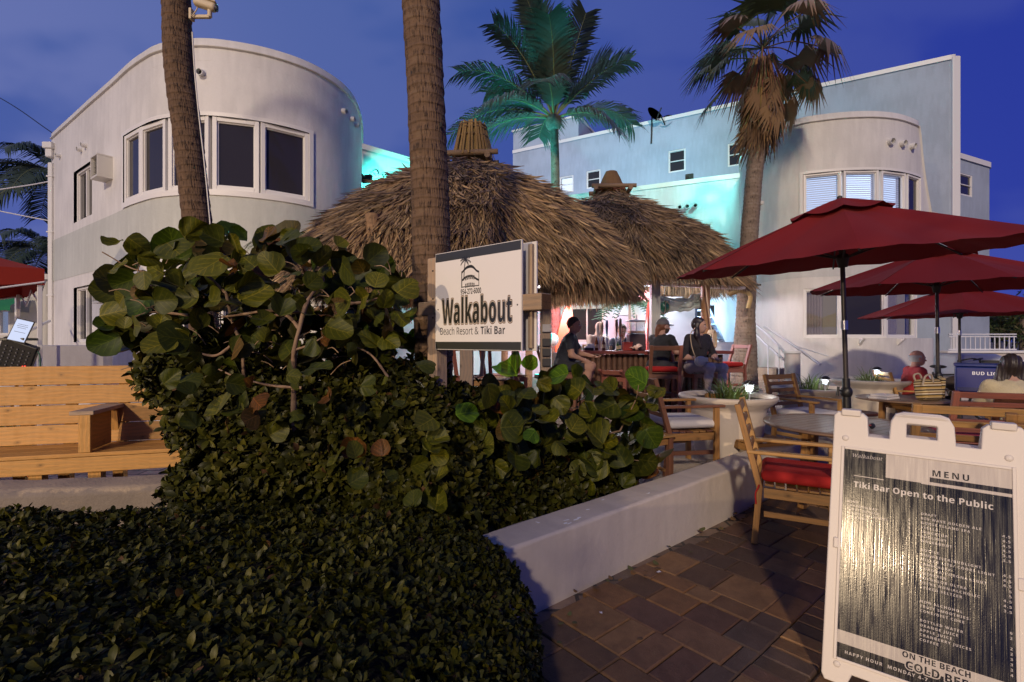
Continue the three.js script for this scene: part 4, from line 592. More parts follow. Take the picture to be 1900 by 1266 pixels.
  { const p = P(1163, 540, 9.9), t = thing('television', 'small bright screen hanging under the eave between the huts', 'screen', p, -0.2); mesh('casing', bx(0.36, 0.25, 0.05, 0.01), MT.black, t, [0, 0, -0.03]); mesh('screen', bx(0.33, 0.22, 0.008, 0.001), glow([0.85, 0.92, 1], 1.6), t, [0, 0, 0]); const l = new THREE.RectAreaLight(C(0.85, 0.92, 1), 1.6, 0.33, 0.22); l.position.copy(p).add(V3(0, 0, 0.02)); l.rotation.y = Math.PI - 0.2; l.lookAt(p.clone().add(V3(-0.2, 0, 3))); scene.add(l); }
  { const p = V3(0.9, 2.45, -11.6), aim = V3(1.9, 2.0, -17.2); lampHousing('floodlight', 'pink floodlight under the near hut washing the bar wall', p, aim, [1, 0.13, 0.2], 3); spot(p.clone().add(V3(0.01, 0, -0.06)), aim, [1, 0.2, 0.28], 75, 0.55, 0.7); }
  { const p = V3(5.55, 2.9, -13.0), aim = V3(4.4, 1.6, -16); lampHousing('floodlight', 'cool blue floodlight on a bracket by the metal stairs', p, aim, [0.35, 0.62, 1], 3); spot(p.clone().add(aim.clone().sub(p).normalize().multiplyScalar(0.06)), aim, [0.42, 0.68, 1], 30, 1.3, 0.6); const br = mesh('lamp_bracket', bar(V3(5.56, 2.9, -12.9), V3(6.5, 2.9, -12.5), 0.04, 0.04), MT.dark); tag(br, 'dark bracket arm carrying the cool blue floodlight', 'bracket'); }
}
// ---------------------------------------------------------------- people: one smooth surface per body
function surfaceNets(f, lo, hi, cell) {
  const n = [0, 1, 2].map((k) => Math.ceil((hi[k] - lo[k]) / cell) + 1), [nx, ny, nz] = n, F = new Float32Array(nx * ny * nz), id = new Int32Array(nx * ny * nz).fill(-1), pos = [], idx = [];
  for (let z = 0, q = 0; z < nz; z++) for (let y = 0; y < ny; y++) for (let x = 0; x < nx; x++, q++) F[q] = f(lo[0] + x * cell, lo[1] + y * cell, lo[2] + z * cell);
  const I = (x, y, z) => (z * ny + y) * nx + x;
  for (let z = 0; z < nz - 1; z++) for (let y = 0; y < ny - 1; y++) for (let x = 0; x < nx - 1; x++) {
    let cx = 0, cy = 0, cz = 0, c = 0;
    const e = (x0, y0, z0, x1, y1, z1) => { const a = F[I(x + x0, y + y0, z + z0)], b = F[I(x + x1, y + y1, z + z1)]; if ((a < 0) !== (b < 0)) { const t = a / (a - b); cx += x0 + (x1 - x0) * t; cy += y0 + (y1 - y0) * t; cz += z0 + (z1 - z0) * t; c++; } };
    for (const p of [0, 1]) for (const r of [0, 1]) { e(0, p, r, 1, p, r); e(p, 0, r, p, 1, r); e(p, r, 0, p, r, 1); }
    if (c) { id[I(x, y, z)] = pos.length / 3; pos.push(lo[0] + (x + cx / c) * cell, lo[1] + (y + cy / c) * cell, lo[2] + (z + cz / c) * cell); }
  }
  for (let z = 1; z < nz - 1; z++) for (let y = 1; y < ny - 1; y++) for (let x = 1; x < nx - 1; x++) {
    const a = F[I(x, y, z)] < 0, Q = (p, q, r, s, fl) => { if (p < 0 || q < 0 || r < 0 || s < 0) return; if (fl) idx.push(p, q, r, p, r, s); else idx.push(p, r, q, p, s, r); };
    if (a !== F[I(x + 1, y, z)] < 0) Q(id[I(x, y - 1, z - 1)], id[I(x, y, z - 1)], id[I(x, y, z)], id[I(x, y - 1, z)], a);
    if (a !== F[I(x, y + 1, z)] < 0) Q(id[I(x - 1, y, z - 1)], id[I(x - 1, y, z)], id[I(x, y, z)], id[I(x, y, z - 1)], a);
    if (a !== F[I(x, y, z + 1)] < 0) Q(id[I(x - 1, y - 1, z)], id[I(x, y - 1, z)], id[I(x, y, z)], id[I(x - 1, y, z)], a);
  }
  return geo(pos, null, idx);
}
const smin = (a, b, k) => { const h = Math.max(k - Math.abs(a - b), 0) / k; return Math.min(a, b) - h * h * k * 0.25; };
function capsule(x, y, z, c) { const [a, b, ra, rb, flat] = c, bx_ = b[0] - a[0], by = b[1] - a[1], bz = b[2] - a[2], px = x - a[0], py = y - a[1], pz = z - a[2], t = clamp((px * bx_ + py * by + pz * bz) / (bx_ * bx_ + by * by + bz * bz + 1e-9)); let dx = px - bx_ * t, dy = py - by * t, dz = pz - bz * t; if (flat) dz /= flat; return Math.hypot(dx, dy, dz) - lerp(ra, rb, t); }
function boundsOf(cs, pad) { const lo = [9, 9, 9], hi = [-9, -9, -9]; for (const [a, b, ra, rb] of cs) for (const p of [a, b]) for (let k = 0; k < 3; k++) { lo[k] = Math.min(lo[k], p[k] - Math.max(ra, rb) - pad); hi[k] = Math.max(hi[k], p[k] + Math.max(ra, rb) + pad); } return [lo, hi]; }
const rotY = (p, a) => [p[0] * Math.cos(a) + p[2] * Math.sin(a), p[1], -p[0] * Math.sin(a) + p[2] * Math.cos(a)];
// local frame: y up, facing +z; pelvis at seat height
function person(label, p, turn, o) {
  const t = thing('person', label, 'person', p, turn), s = o.seat, L = o.lean || 0, hw = o.hw || 0.185, G = 0.04;
  const ch = [0, s + 0.42, L], nk = [0, s + 0.60, L * 1.35], hd = [(o.hx || 0), s + 0.73, L * 1.45 + 0.025];
  const sh = (k) => [k * hw, s + 0.53, L * 1.2], bones = [], add = (a, b, ra, rb, c, flat) => bones.push([a, b, ra, rb, flat, c]);
  const W = o.fat || 1;
  add([0, s + 0.1, 0], [0, s + 0.26, L * 0.5], 0.145 * W, 0.145 * W, 'shirt'); add([-0.07, s + 0.40, L * 0.9], [0.07, s + 0.40, L * 0.9], 0.135, 0.135, 'shirt'); add([-hw + 0.05, s + 0.51, L * 1.15], [hw - 0.05, s + 0.51, L * 1.15], 0.08, 0.08, 'shirt'); add([0, s + 0.3, L * 0.6], [0, s + 0.45, L], 0.13 * W, 0.13, 'shirt');
  add([0, s + 0.52, L * 1.2], nk, 0.06, 0.055, 'skin'); add([-0.09, s + 0.06, 0], [0.09, s + 0.06, 0], 0.13, 0.13, 'pants');
  const hands = [];
  for (const k of [-1, 1]) {
    const kn = (o.knee || {})[k] || (o.stand ? [k * 0.1, s - 0.42, 0.02] : [k * 0.13, s + 0.07, 0.44]), an = (o.ankle || {})[k] || (o.stand ? [k * 0.11, s - 0.82, 0] : [k * 0.13, s - 0.36, 0.36]);
    add([k * 0.1, s + 0.05, 0.02], kn, 0.095, 0.065, 'pants'); const cut = o.shorts ? 'skin' : 'pants';
    if (o.shorts) { const m = [0, 1, 2].map((i) => lerp([k * 0.1, s + 0.05, 0.02][i], kn[i], 0.7)); bones.pop(); add([k * 0.1, s + 0.05, 0.02], m, 0.097, 0.082, 'pants'); add(m, kn, 0.068, 0.06, 'skin'); }
    add(kn, [0, 1, 2].map((i) => lerp(kn[i], an[i], 0.35) - (i === 2 ? 0.02 : 0)), 0.062, 0.06, cut); add([0, 1, 2].map((i) => lerp(kn[i], an[i], 0.35) - (i === 2 ? 0.02 : 0)), an, 0.058, 0.038, cut);
    add([an[0], an[1] - 0.05, an[2] - 0.03], [an[0] + k * 0.03, an[1] - 0.07, an[2] + 0.16], 0.042, 0.034, 'shoe');
    const S = sh(k), el = (o.elbow || {})[k] || [k * 0.26, s + 0.27, L + 0.1], ha = (o.hand || {})[k] || [k * 0.14, s + 0.2, L + 0.32];
    const mid = [0, 1, 2].map((i) => lerp(S[i], el[i], o.sleeve || 0.6)); add(S, mid, 0.062, 0.056, 'shirt'); add(mid, el, 0.046, 0.042, o.longSleeve ? 'shirt' : 'skin'); add(el, ha, 0.042, 0.028, o.longSleeve ? 'shirt' : 'skin');
    hands.push([el, ha, k]);
  }
  const [lo, hi] = boundsOf(bones, 0.04);
  const body = surfaceNets((x, y, z) => { let d = 9; for (const b of bones) { if (Math.abs(x - (b[0][0] + b[1][0]) / 2) > 0.6) continue; d = smin(d, capsule(x, y, z, b), 0.05); } return d + 0.004 * Math.sin(x * 55 + y * 31) * Math.sin(y * 47 + z * 39); }, lo, hi, 0.0165);
  const gs = [], colr = { shirt: o.shirt, pants: o.pants, skin: o.skin, shoe: o.shoe || [0.3, 0.3, 0.3] };
  const paint = (g, f) => { const ps = g.attributes.position, c = new Float32Array(ps.count * 3); for (let i = 0; i < ps.count; i++) c.set(f(ps.getX(i), ps.getY(i), ps.getZ(i)), i * 3); g.setAttribute('color', new THREE.BufferAttribute(c, 3)); gs.push(plain(g)); };
  paint(body, (x, y, z) => { let m = 9, c = 'skin'; for (const b of bones) { const d = capsule(x, y, z, b); if (d < m) { m = d; c = b[5]; } } return colr[c]; });
  for (const [el, ha, k] of hands) {            // palm, four bent fingers and a thumb
    const d = V3(...ha).sub(V3(...el)).normalize(), up = V3(0, 1, 0), side = V3().crossVectors(d, up).normalize().multiplyScalar(-k), q = V3().crossVectors(side, d), A = V3(...ha), at = (u, v, w) => A.clone().addScaledVector(d, u).addScaledVector(side, v).addScaledVector(q, w).toArray(), hb = [];
    for (const v of [-0.026, -0.009, 0.009, 0.025]) hb.push([at(-0.01, v * 0.6, 0), at(0.075, v, 0), 0.016, 0.013]);
    [[-0.027, 0.055], [-0.009, 0.068], [0.009, 0.063], [0.026, 0.047]].forEach(([v, l]) => { hb.push([at(0.078, v, 0), at(0.078 + l * 0.55, v * 1.08, -0.012), 0.0095, 0.009]); hb.push([at(0.078 + l * 0.55, v * 1.08, -0.012), at(0.078 + l * 0.9, v * 1.08, -0.04), 0.009, 0.0075]); });
    hb.push([at(0.015, -0.03, -0.004), at(0.05, -0.055, -0.018), 0.012, 0.0105]); hb.push([at(0.05, -0.055, -0.018), at(0.078, -0.058, -0.032), 0.0105, 0.008]);
    const [l2, h2] = boundsOf(hb, 0.012); paint(surfaceNets((x, y, z) => { let m = 9; for (const b of hb) m = smin(m, capsule(x, y, z, b), 0.006); return m; }, l2, h2, 0.0055), () => colr.skin);
  }
  // head, in its own frame, turned on the neck
  const hy = o.head || 0, tilt = o.tilt || 0, ell = (x, y, z, c, r) => { const u = (x - c[0]) / r[0], v = (y - c[1]) / r[1], w = (z - c[2]) / r[2]; const q = Math.hypot(u, v, w); return (q - 1) * Math.min(...r); };
  const headF = (x, y, z) => { let d = ell(x, y, z, [0, 0.02, -0.008], [0.076, 0.098, 0.096]); d = smin(d, ell(x, y, z, [0, -0.055, 0.03], [0.056, 0.062, 0.062]), 0.03); d = smin(d, capsule(x, y, z, [[0, -0.012, 0.088], [0, -0.035, 0.108], 0.009, 0.014]), 0.012); d = smin(d, capsule(x, y, z, [[-0.03, 0.012, 0.083], [0.03, 0.012, 0.083], 0.012, 0.012]), 0.015);
    for (const k of [-1, 1]) { d = Math.max(d, -ell(x, y, z, [k * 0.03, -0.006, 0.095], [0.016, 0.010, 0.014])); d = Math.min(d, ell(x, y, z, [k * 0.03, -0.007, 0.078], [0.0125, 0.0125, 0.0125])); d = smin(d, ell(x, y, z, [k * 0.079, -0.008, -0.006], [0.008, 0.03, 0.018]), 0.008); }
    d = smin(d, capsule(x, y, z, [[-0.02, -0.065, 0.082], [0.02, -0.065, 0.082], 0.0085, 0.0085]), 0.008); return smin(d, capsule(x, y, z, [[0, -0.06, -0.02], [0, -0.15, -0.035], 0.05, 0.052]), 0.02); };
  const M4 = new THREE.Matrix4().compose(V3(...hd), new THREE.Quaternion().setFromEuler(new THREE.Euler(tilt, hy, 0, 'YXZ')), V3(1.06, 1.06, 1.06));
  const hg = surfaceNets(headF, [-0.11, -0.18, -0.125], [0.11, 0.135, 0.135], 0.0062), beard = o.beard;
  { const ps = hg.attributes.position, c = new Float32Array(ps.count * 3); for (let i = 0; i < ps.count; i++) { const x = ps.getX(i), y = ps.getY(i), z = ps.getZ(i); let q = o.skin; const ax = Math.abs(x) - 0.03; if (Math.hypot(ax, y + 0.007) < 0.012 && z > 0.06) q = Math.hypot(ax, y + 0.007) < 0.0065 ? [0.03, 0.02, 0.02] : [0.6, 0.58, 0.55]; else if (y > 0.006 && y < 0.018 && Math.abs(ax) < 0.018 && z > 0.07) q = o.hair; else if (Math.abs(y + 0.065) < 0.008 && Math.abs(x) < 0.024 && z > 0.07) q = [o.skin[0] * 0.8, o.skin[1] * 0.5, o.skin[2] * 0.5]; else if (beard && y < -0.03 && z > 0.0 && !(Math.abs(x) < 0.026 && y > -0.055)) q = beard; c.set(q, i * 3); } hg.setAttribute('color', new THREE.BufferAttribute(c, 3)); gs.push(plain(hg).applyMatrix4(M4)); }
  mesh('body', mergeGeometries(gs), o.mat || M([1, 1, 1], 0.75, { vertexColors: true, bumpMap: rep(T.gritB, 3, 3), bumpScale: 0.012 }), t);
  const piece = (f, lo2, hi2, cell, name, c, rough = 0.7) => { const g = surfaceNets(f, lo2, hi2, cell); g.applyMatrix4(M4); mesh(name, plain(g), M(c, rough), t); };
  if (o.hairStyle === 'short') piece((x, y, z) => Math.max(ell(x, y, z, [0, 0.024, -0.014], [0.083, 0.105, 0.101]) + 0.003 * Math.sin(x * 190) * Math.sin(z * 170 + y * 60), -(y - 0.045 + (z > 0.03 ? -0.6 * (z - 0.03) + 0.0 : 0.9 * (0.03 - z)) * 1.0)), [-0.1, -0.12, -0.13], [0.1, 0.15, 0.11], 0.0065, 'hair', o.hair);
  if (o.hairStyle === 'ring') piece((x, y, z) => Math.max(ell(x, y, z, [0, 0.015, -0.014], [0.083, 0.1, 0.101]), y - 0.045, -(y + 0.055), z - 0.02), [-0.1, -0.12, -0.13], [0.1, 0.15, 0.11], 0.0065, 'hair', o.hair);
  if (o.hairStyle === 'long') piece((x, y, z) => { let d = Math.max(ell(x, y, z, [0, 0.024, -0.014], [0.086, 0.108, 0.104]), -(y - 0.05 + 1.1 * (0.045 - z))); for (const k of [-1, -0.4, 0.4, 1]) d = smin(d, capsule(x, y, z, [[k * 0.07, 0.0, -0.03], [k * 0.10, -0.16, -0.05 + Math.abs(k) * 0.02], 0.035, 0.045]), 0.03); for (const k of [-1, 1]) d = smin(d, capsule(x, y, z, [[k * 0.1, -0.15, -0.03], [k * 0.09, -0.33, 0.03], 0.042, 0.025]), 0.03); return d + 0.004 * Math.sin(x * 160 + y * 12) ; }, [-0.19, -0.40, -0.16], [0.19, 0.15, 0.12], 0.0085, 'hair', o.hair, 0.45);
  if (o.ponytail) piece((x, y, z) => smin(Math.max(ell(x, y, z, [0, 0.02, -0.014], [0.083, 0.102, 0.102]), y - 0.05, z - 0.0), capsule(x, y, z, [[0, -0.04, -0.1], [0.02, -0.30, -0.12], 0.04, 0.018]), 0.03), [-0.1, -0.34, -0.17], [0.1, 0.15, 0.11], 0.0065, 'hair', o.hair, 0.5);
  if (o.cap) { piece((x, y, z) => Math.max(ell(x, y, z, [0, 0.035, -0.01], [0.088, 0.098, 0.106]), -(y - 0.03)), [-0.1, 0.02, -0.13], [0.1, 0.15, 0.11], 0.006, 'cap_crown', o.cap); piece((x, y, z) => { const q = Math.hypot(x / 0.075, (z - 0.075) / 0.1) - 1; return Math.max(q * 0.075, Math.abs(y - 0.036 + 4 * x * x + 0.15 * (z - 0.08)) - 0.006, 0.06 - z); }, [-0.1, -0.02, 0.05], [0.1, 0.07, 0.19], 0.005, 'cap_brim', o.cap); }
  return t;
}
const SKIN = [0.48, 0.27, 0.19], SK2 = [0.52, 0.30, 0.22];
const g0 = SANDY;
person('man in dark navy shirt and shorts on the leftmost bar stool facing right', [P(1046, 0, 7.9).x, g0, -7.9], Math.PI / 2 - 0.25, { seat: 0.78, lean: 0.1, shirt: [0.016, 0.02, 0.034], pants: [0.02, 0.022, 0.03], skin: SKIN, hair: [0.06, 0.045, 0.04], hairStyle: 'short', shorts: 1, fat: 1.12, hw: 0.2, elbow: { 1: [0.26, 1.05, 0.22], [-1]: [-0.27, 1.03, 0.16] }, hand: { 1: [0.16, 1.0, 0.46], [-1]: [-0.17, 0.93, 0.40] }, head: 0.1 });
person('bearded man in black T-shirt and grey cap on the bar chair facing right', [P(1221, 0, 8.0).x, g0, -8.0], Math.PI / 2 + 0.55, { seat: 0.76, lean: 0.07, shirt: [0.012, 0.012, 0.014], pants: [0.03, 0.03, 0.035], skin: SK2, hair: [0.16, 0.06, 0.03], ponytail: 1, cap: [0.11, 0.10, 0.10], beard: [0.06, 0.035, 0.025], shorts: 1, sleeve: 0.5, hw: 0.2, fat: 1.08, elbow: { 1: [0.3, 1.06, 0.26], [-1]: [-0.3, 1.08, 0.1] }, hand: { 1: [0.14, 1.1, 0.46], [-1]: [-0.22, 1.02, 0.36] }, head: -0.35, shoe: [0.32, 0.3, 0.29] });
const woman = person('woman with long dark hair in dark top and pale trousers turned to the camera', [P(1292, 0, 7.95).x, g0, -7.95], 0.35, { seat: 0.77, lean: 0.03, shirt: [0.022, 0.017, 0.02], pants: [0.50, 0.42, 0.44], skin: SK2, hair: [0.02, 0.012, 0.015], hairStyle: 'long', sleeve: 0.95, longSleeve: 0, elbow: { 1: [0.3, 1.0, 0.06], [-1]: [-0.3, 1.0, 0.06] }, hand: { 1: [0.17, 0.95, 0.3], [-1]: [-0.16, 0.95, 0.3] }, head: 0.75, knee: { 1: [0.15, 0.83, 0.43], [-1]: [-0.12, 0.84, 0.45] }, ankle: { 1: [0.16, 0.38, 0.42], [-1]: [-0.1, 0.4, 0.36] } });
{ const p = P(1300, 0, 7.55), bag = thing('handbag', 'small white handbag held in the lap of the dark haired woman', 'bag', [p.x, g0 + 0.86, p.z], 0.3); mesh('pouch', plain(new THREE.SphereGeometry(0.1, 20, 14).scale(1.15, 0.8, 0.5)), M([0.62, 0.56, 0.5], 0.6), bag, [0, 0.075, 0]); mesh('flap', bx(0.2, 0.07, 0.012, 0.005), M([0.55, 0.5, 0.44], 0.6), bag, [0, 0.1, 0.048]); mesh('strap', plain(tube([V3(-0.09, 0.12, 0), V3(-0.1, 0.3, -0.08), V3(-0.06, 0.5, -0.16), V3(0.05, 0.6, -0.2)], 0.008, 6, 20)), M([0.45, 0.33, 0.2], 0.7), bag); }
person('bald bartender in pale top standing behind the bar taps', [P(1101, 0, 9.9).x, 0.12, -9.9], 0.5, { seat: 0.86, stand: 1, lean: 0.12, shirt: [0.5, 0.4, 0.34], pants: [0.05, 0.05, 0.06], skin: [0.55, 0.36, 0.28], hair: [0.3, 0.27, 0.25], beard: [0.42, 0.4, 0.38], fat: 1.2, hw: 0.21, tilt: 0.25, hand: { 1: [0.15, 1.08, 0.4], [-1]: [-0.2, 1.06, 0.42] } });
person('bartender in dark top leaning behind the juice dispenser', [P(1156, 0, 9.8).x, 0.08, -9.8], -0.3, { seat: 0.84, stand: 1, lean: 0.2, shirt: [0.04, 0.05, 0.08], pants: [0.05, 0.05, 0.06], skin: SKIN, hair: [0.12, 0.08, 0.05], hairStyle: 'short', tilt: 0.3, hand: { 1: [0.1, 1.06, 0.46], [-1]: [-0.22, 1.06, 0.46] } });
person('grey haired man in red shirt sitting at the patio table facing right', [P(1691, 0, 7.9).x, 0, -7.9], Math.PI / 2 - 0.25, { seat: 0.44, lean: 0.04, shirt: [0.38, 0.028, 0.03], pants: [0.06, 0.06, 0.07], skin: [0.5, 0.25, 0.17], hair: [0.42, 0.4, 0.38], hairStyle: 'ring', hand: { 1: [0.15, 0.72, 0.36], [-1]: [-0.15, 0.72, 0.36] }, elbow: { 1: [0.28, 0.74, 0.08], [-1]: [-0.28, 0.74, 0.08] }, hw: 0.2, fat: 1.1 });
person('dark haired woman in pale yellow top seated at the right edge with her back turned', [P(1886, 0, 4.95).x, 0, -4.95], Math.PI - 0.5, { seat: 0.45, lean: 0.08, shirt: [0.60, 0.52, 0.33], pants: [0.2, 0.2, 0.24], skin: SK2, hair: [0.03, 0.02, 0.018], hairStyle: 'long', hand: { 1: [0.15, 0.76, 0.4], [-1]: [-0.15, 0.76, 0.4] } });
// ---------------------------------------------------------------- patio furniture
// local frame: seat faces +z, base on the ground
function armchair(name, label, p, turn, { mats = MT.teak, w = 0.58, cushion, hgt = 0.96, slats = 5, seatH = 0.42, group, arms = true, cat = 'chair', tie, vertical } = {}) {
  const t = thing(name, label, cat, p, turn, group), r = rng(Math.round(Math.abs(p[0] || p.x) * 1000) + 3), mt = () => mats[Math.floor(r() * mats.length)], d = 0.54, X = w / 2 - 0.028;
  for (const k of [-1, 1]) {
    const leg = new MB().add(bar(V3(k * X, 0, -d / 2 + 0.0), V3(k * X, seatH, -d / 2 + 0.035), 0.055, 0.042, 0.006, V3(0, 0, 1))).add(bar(V3(k * X, seatH - 0.01, -d / 2 + 0.034), V3(k * X, hgt, -d / 2 - 0.11), 0.055, 0.042, 0.006, V3(0, 0, 1))); leg.build('leg', mt(), t);
    mesh('leg', bx(0.05, arms ? 0.64 : seatH - 0.02, 0.045, 0.006), mt(), t, [k * X, (arms ? 0.64 : seatH - 0.02) / 2, d / 2 - 0.03]);
    mesh('seat_rail', bx(0.024, 0.07, d - 0.12, 0.004), mt(), t, [k * X, seatH - 0.05, 0.0]);
    if (arms) mesh('armrest', bx(0.062, 0.026, d + 0.1, 0.009), mt(), t, [k * X, 0.654, 0.0]);
    mesh('stretcher', bx(0.022, 0.04, d - 0.12, 0.004), mt(), t, [k * X, 0.22, 0.0]);
  }
  mesh('seat_rail', bx(w - 0.11, 0.07, 0.024, 0.004), mt(), t, [0, seatH - 0.05, d / 2 - 0.03]); mesh('seat_rail', bx(w - 0.11, 0.07, 0.024, 0.004), mt(), t, [0, seatH - 0.05, -d / 2 + 0.035]);
  for (let k = 0; k < 7; k++) mesh('seat_slat', bx(w - 0.03, 0.016, 0.058, 0.004), mt(), t, [0, seatH + 0.008 - 0.012 * Math.sin(k / 6 * 3.14), -d / 2 + 0.095 + k * 0.068]);
  const zb = (y) => -d / 2 + 0.034 - (y - seatH) / (hgt - seatH) * 0.144;
  if (!vertical) for (let k = 0; k < slats; k++) { const y = lerp(seatH + 0.15, hgt - 0.035, k / (slats - 1)), top = k === slats - 1; mesh('back_slat', bx(w - 0.11, top ? 0.06 : 0.045, 0.018, 0.004), mt(), t, [0, y, zb(y)], [0, -0.26, 0]); }
  else { mesh('back_rail', bx(w - 0.11, 0.07, 0.024, 0.005), mt(), t, [0, hgt - 0.04, zb(hgt - 0.04)], [0, -0.26, 0]); }
  if (cushion) {
    const c = new THREE.Group(); c.name = 'cushion'; t.add(c); const cg = new RoundedBoxGeometry(w - 0.05, 0.085, d - 0.04, 5, 0.04), ps = cg.attributes.position;
    for (let i = 0; i < ps.count; i++) { const x = ps.getX(i), y = ps.getY(i), z = ps.getZ(i), e = Math.max(Math.abs(x) / (w / 2), Math.abs(z) / (d / 2)); ps.setY(i, y * (1.12 - 0.35 * e * e * e) + 0.012 * (fbm(x + 1, z + 1.5 + (y > 0 ? 0 : 0.3), 6, 2, 3) - 0.5)); } cg.computeVertexNormals();
    mesh('pad', plain(cg), cushion, c, [0, seatH + 0.063, 0.02]); if (tie) for (const k of [-1, 1]) mesh('tie', plain(tube([V3(k * (X - 0.03), seatH + 0.03, -d / 2 + 0.02), V3(k * (X + 0.032), seatH + 0.0, -d / 2 + 0.03), V3(k * (X + 0.034), seatH - 0.05, -d / 2 + 0.01), V3(k * (X + 0.033), seatH - 0.13, -d / 2 + 0.012)], 0.006, 5)), cushion, c);
  }
  return t;
}
const XD = (px, d, y = 0) => [(px - 950) / 900 * d, y, -d];
armchair('teak_armchair', 'golden teak armchair with red seat cushion beside the low wall left of the menu board', [2.10, 0, -3.58], Math.PI / 2 - 0.48 + 0.0 - 0.0, { cushion: MT.redCushion, tie: 1, hgt: 0.99, w: 0.56 }).rotation.y = Math.PI / 2 - 0.50;
armchair('teak_armchair', 'teak armchair with pale seat cushion in front of the white planters behind the round table', XD(1497, 6.0, 0.08), 0.42, { cushion: MT.whiteCushion, w: 0.58, hgt: 0.94 });
armchair('teak_armchair', 'weathered armchair with white cushion on the sand beside the leafy bush', [1.66, SANDY - 0.02, -4.82], Math.PI / 2 + 0.15, { cushion: MT.whiteCushion, mats: MT.darkTeak.concat([MT.teak[1]]), hgt: 0.92 });
armchair('teak_armchair', 'wide golden slatted armchair seen from behind above the menu board handle', [3.36, 0, -3.68], Math.PI - 0.42 + 0, { w: 0.70, hgt: 1.0, cushion: MT.redCushion }).rotation.y = Math.PI - 0.45;
armchair('patio_armchair', 'pinkish red wooden armchair behind the golden slatted chair', XD(1805, 5.0), Math.PI - 0.35, { mats: MT.redTeak, w: 0.64, cushion: fabric([0.5, 0.08, 0.11]) });
armchair('teak_armchair', 'teak chair cut off by the right edge of the picture', [3.62, 0, -3.22], Math.PI - 0.7, { w: 0.56, hgt: 0.99 });
armchair('teak_armchair', 'teak armchair of the grey haired man in the red shirt', [P(1688, 0, 7.9).x - 0.02, 0, -7.9], Math.PI / 2 - 0.25, { hgt: 0.95 });
armchair('teak_armchair', 'dark teak chair under the woman in the pale yellow top', XD(1888, 4.98), Math.PI - 0.5, { hgt: 0.9, mats: MT.darkTeak, arms: false });
armchair('teak_armchair', 'shadowed teak armchair between the large planter and the round table', XD(1395, 5.2, 0), 0.3, { mats: [MT.teak[1]], hgt: 0.86, arms: false });
// bar chairs
const barChair = (label, p, turn, mats, cushion, arms = false) => { const t = armchair('bar_chair', label, p, turn, { mats, w: 0.5, hgt: 1.18, seatH: 0.74, cushion, arms: false, vertical: 1 }); for (const k of [-1, 1]) mesh('foot_rail', bx(0.02, 0.04, 0.4, 0.004), mats[0], t, [k * 0.22, 0.42, 0]); mesh('foot_rail', bx(0.4, 0.04, 0.022, 0.004), mats[0], t, [0, 0.36, 0.24]); return t; };
barChair('bar chair with red cushion under the man in the grey cap', [P(1228, 0, 7.85).x, g0, -7.85], Math.PI - 0.12, MT.darkTeak.concat([MT.redTeak[0]]), MT.redCushion);
barChair('bar chair under the man in the navy shirt', [P(1042, 0, 7.95).x, g0, -7.95], Math.PI / 2 - 0.25, MT.darkTeak, null);
armchair('bar_stool', 'empty low red bar stool in front of the log bar between the two seated men', [P(1152, 0, 7.8).x, g0, -7.8], Math.PI / 2 + 0.9, { mats: MT.redTeak, w: 0.42, hgt: 0.8, seatH: 0.7, arms: false, vertical: 1, cat: 'stool' });
barChair('bar chair under the dark haired woman with the handbag', [P(1290, 0, 8.1).x, g0, -8.1], 0.35, MT.redTeak, null);
barChair('small dark red bar chair right of the dark haired woman', [P(1347, 0, 9.4).x, g0, -9.4], -Math.PI / 2 + 0.3, MT.redTeak, MT.redCushion);
barChair('dark red slatted bar stool below the hotel sign, nearest the timber post', [P(886, 0, 6.9).x, g0, -6.9], 0.5, MT.redTeak, null);
barChair('light brown bar stool below the hotel sign, right of the dark red one', [P(914, 0, 6.6).x, g0, -6.6], -0.2, [MT.greyWood, MT.teak[1]], null);
barChair('dark red bar stool below the hotel sign, beside the notices', [P(942, 0, 7.3).x, g0, -7.3], 0.2, MT.redTeak, null);
{ // footstool on the sand
  const t = thing('footstool', 'slatted wooden footstool on the sand in front of the white cushioned armchair', 'footstool', [1.18, SANDY - 0.02, -4.52], 0.5); for (let k = 0; k < 6; k++) mesh('slat', bx(0.5, 0.018, 0.066, 0.004), MT.teak[k % 3], t, [0, 0.4, -0.19 + k * 0.076]); for (const [x, z] of [[-1, -1], [1, -1], [-1, 1], [1, 1]]) mesh('leg', bx(0.05, 0.39, 0.05, 0.006), MT.darkTeak[0], t, [x * 0.21, 0.195, z * 0.18]); for (const k of [-1, 1]) { mesh('apron', bx(0.36, 0.06, 0.02, 0.003), MT.teak[1], t, [0, 0.35, k * 0.18]); mesh('apron', bx(0.02, 0.06, 0.3, 0.003), MT.teak[1], t, [k * 0.21, 0.35, 0]); mesh('foot_bar', bx(0.02, 0.03, 0.3, 0.003), MT.teak[1], t, [k * 0.21, 0.07, 0]); }
}
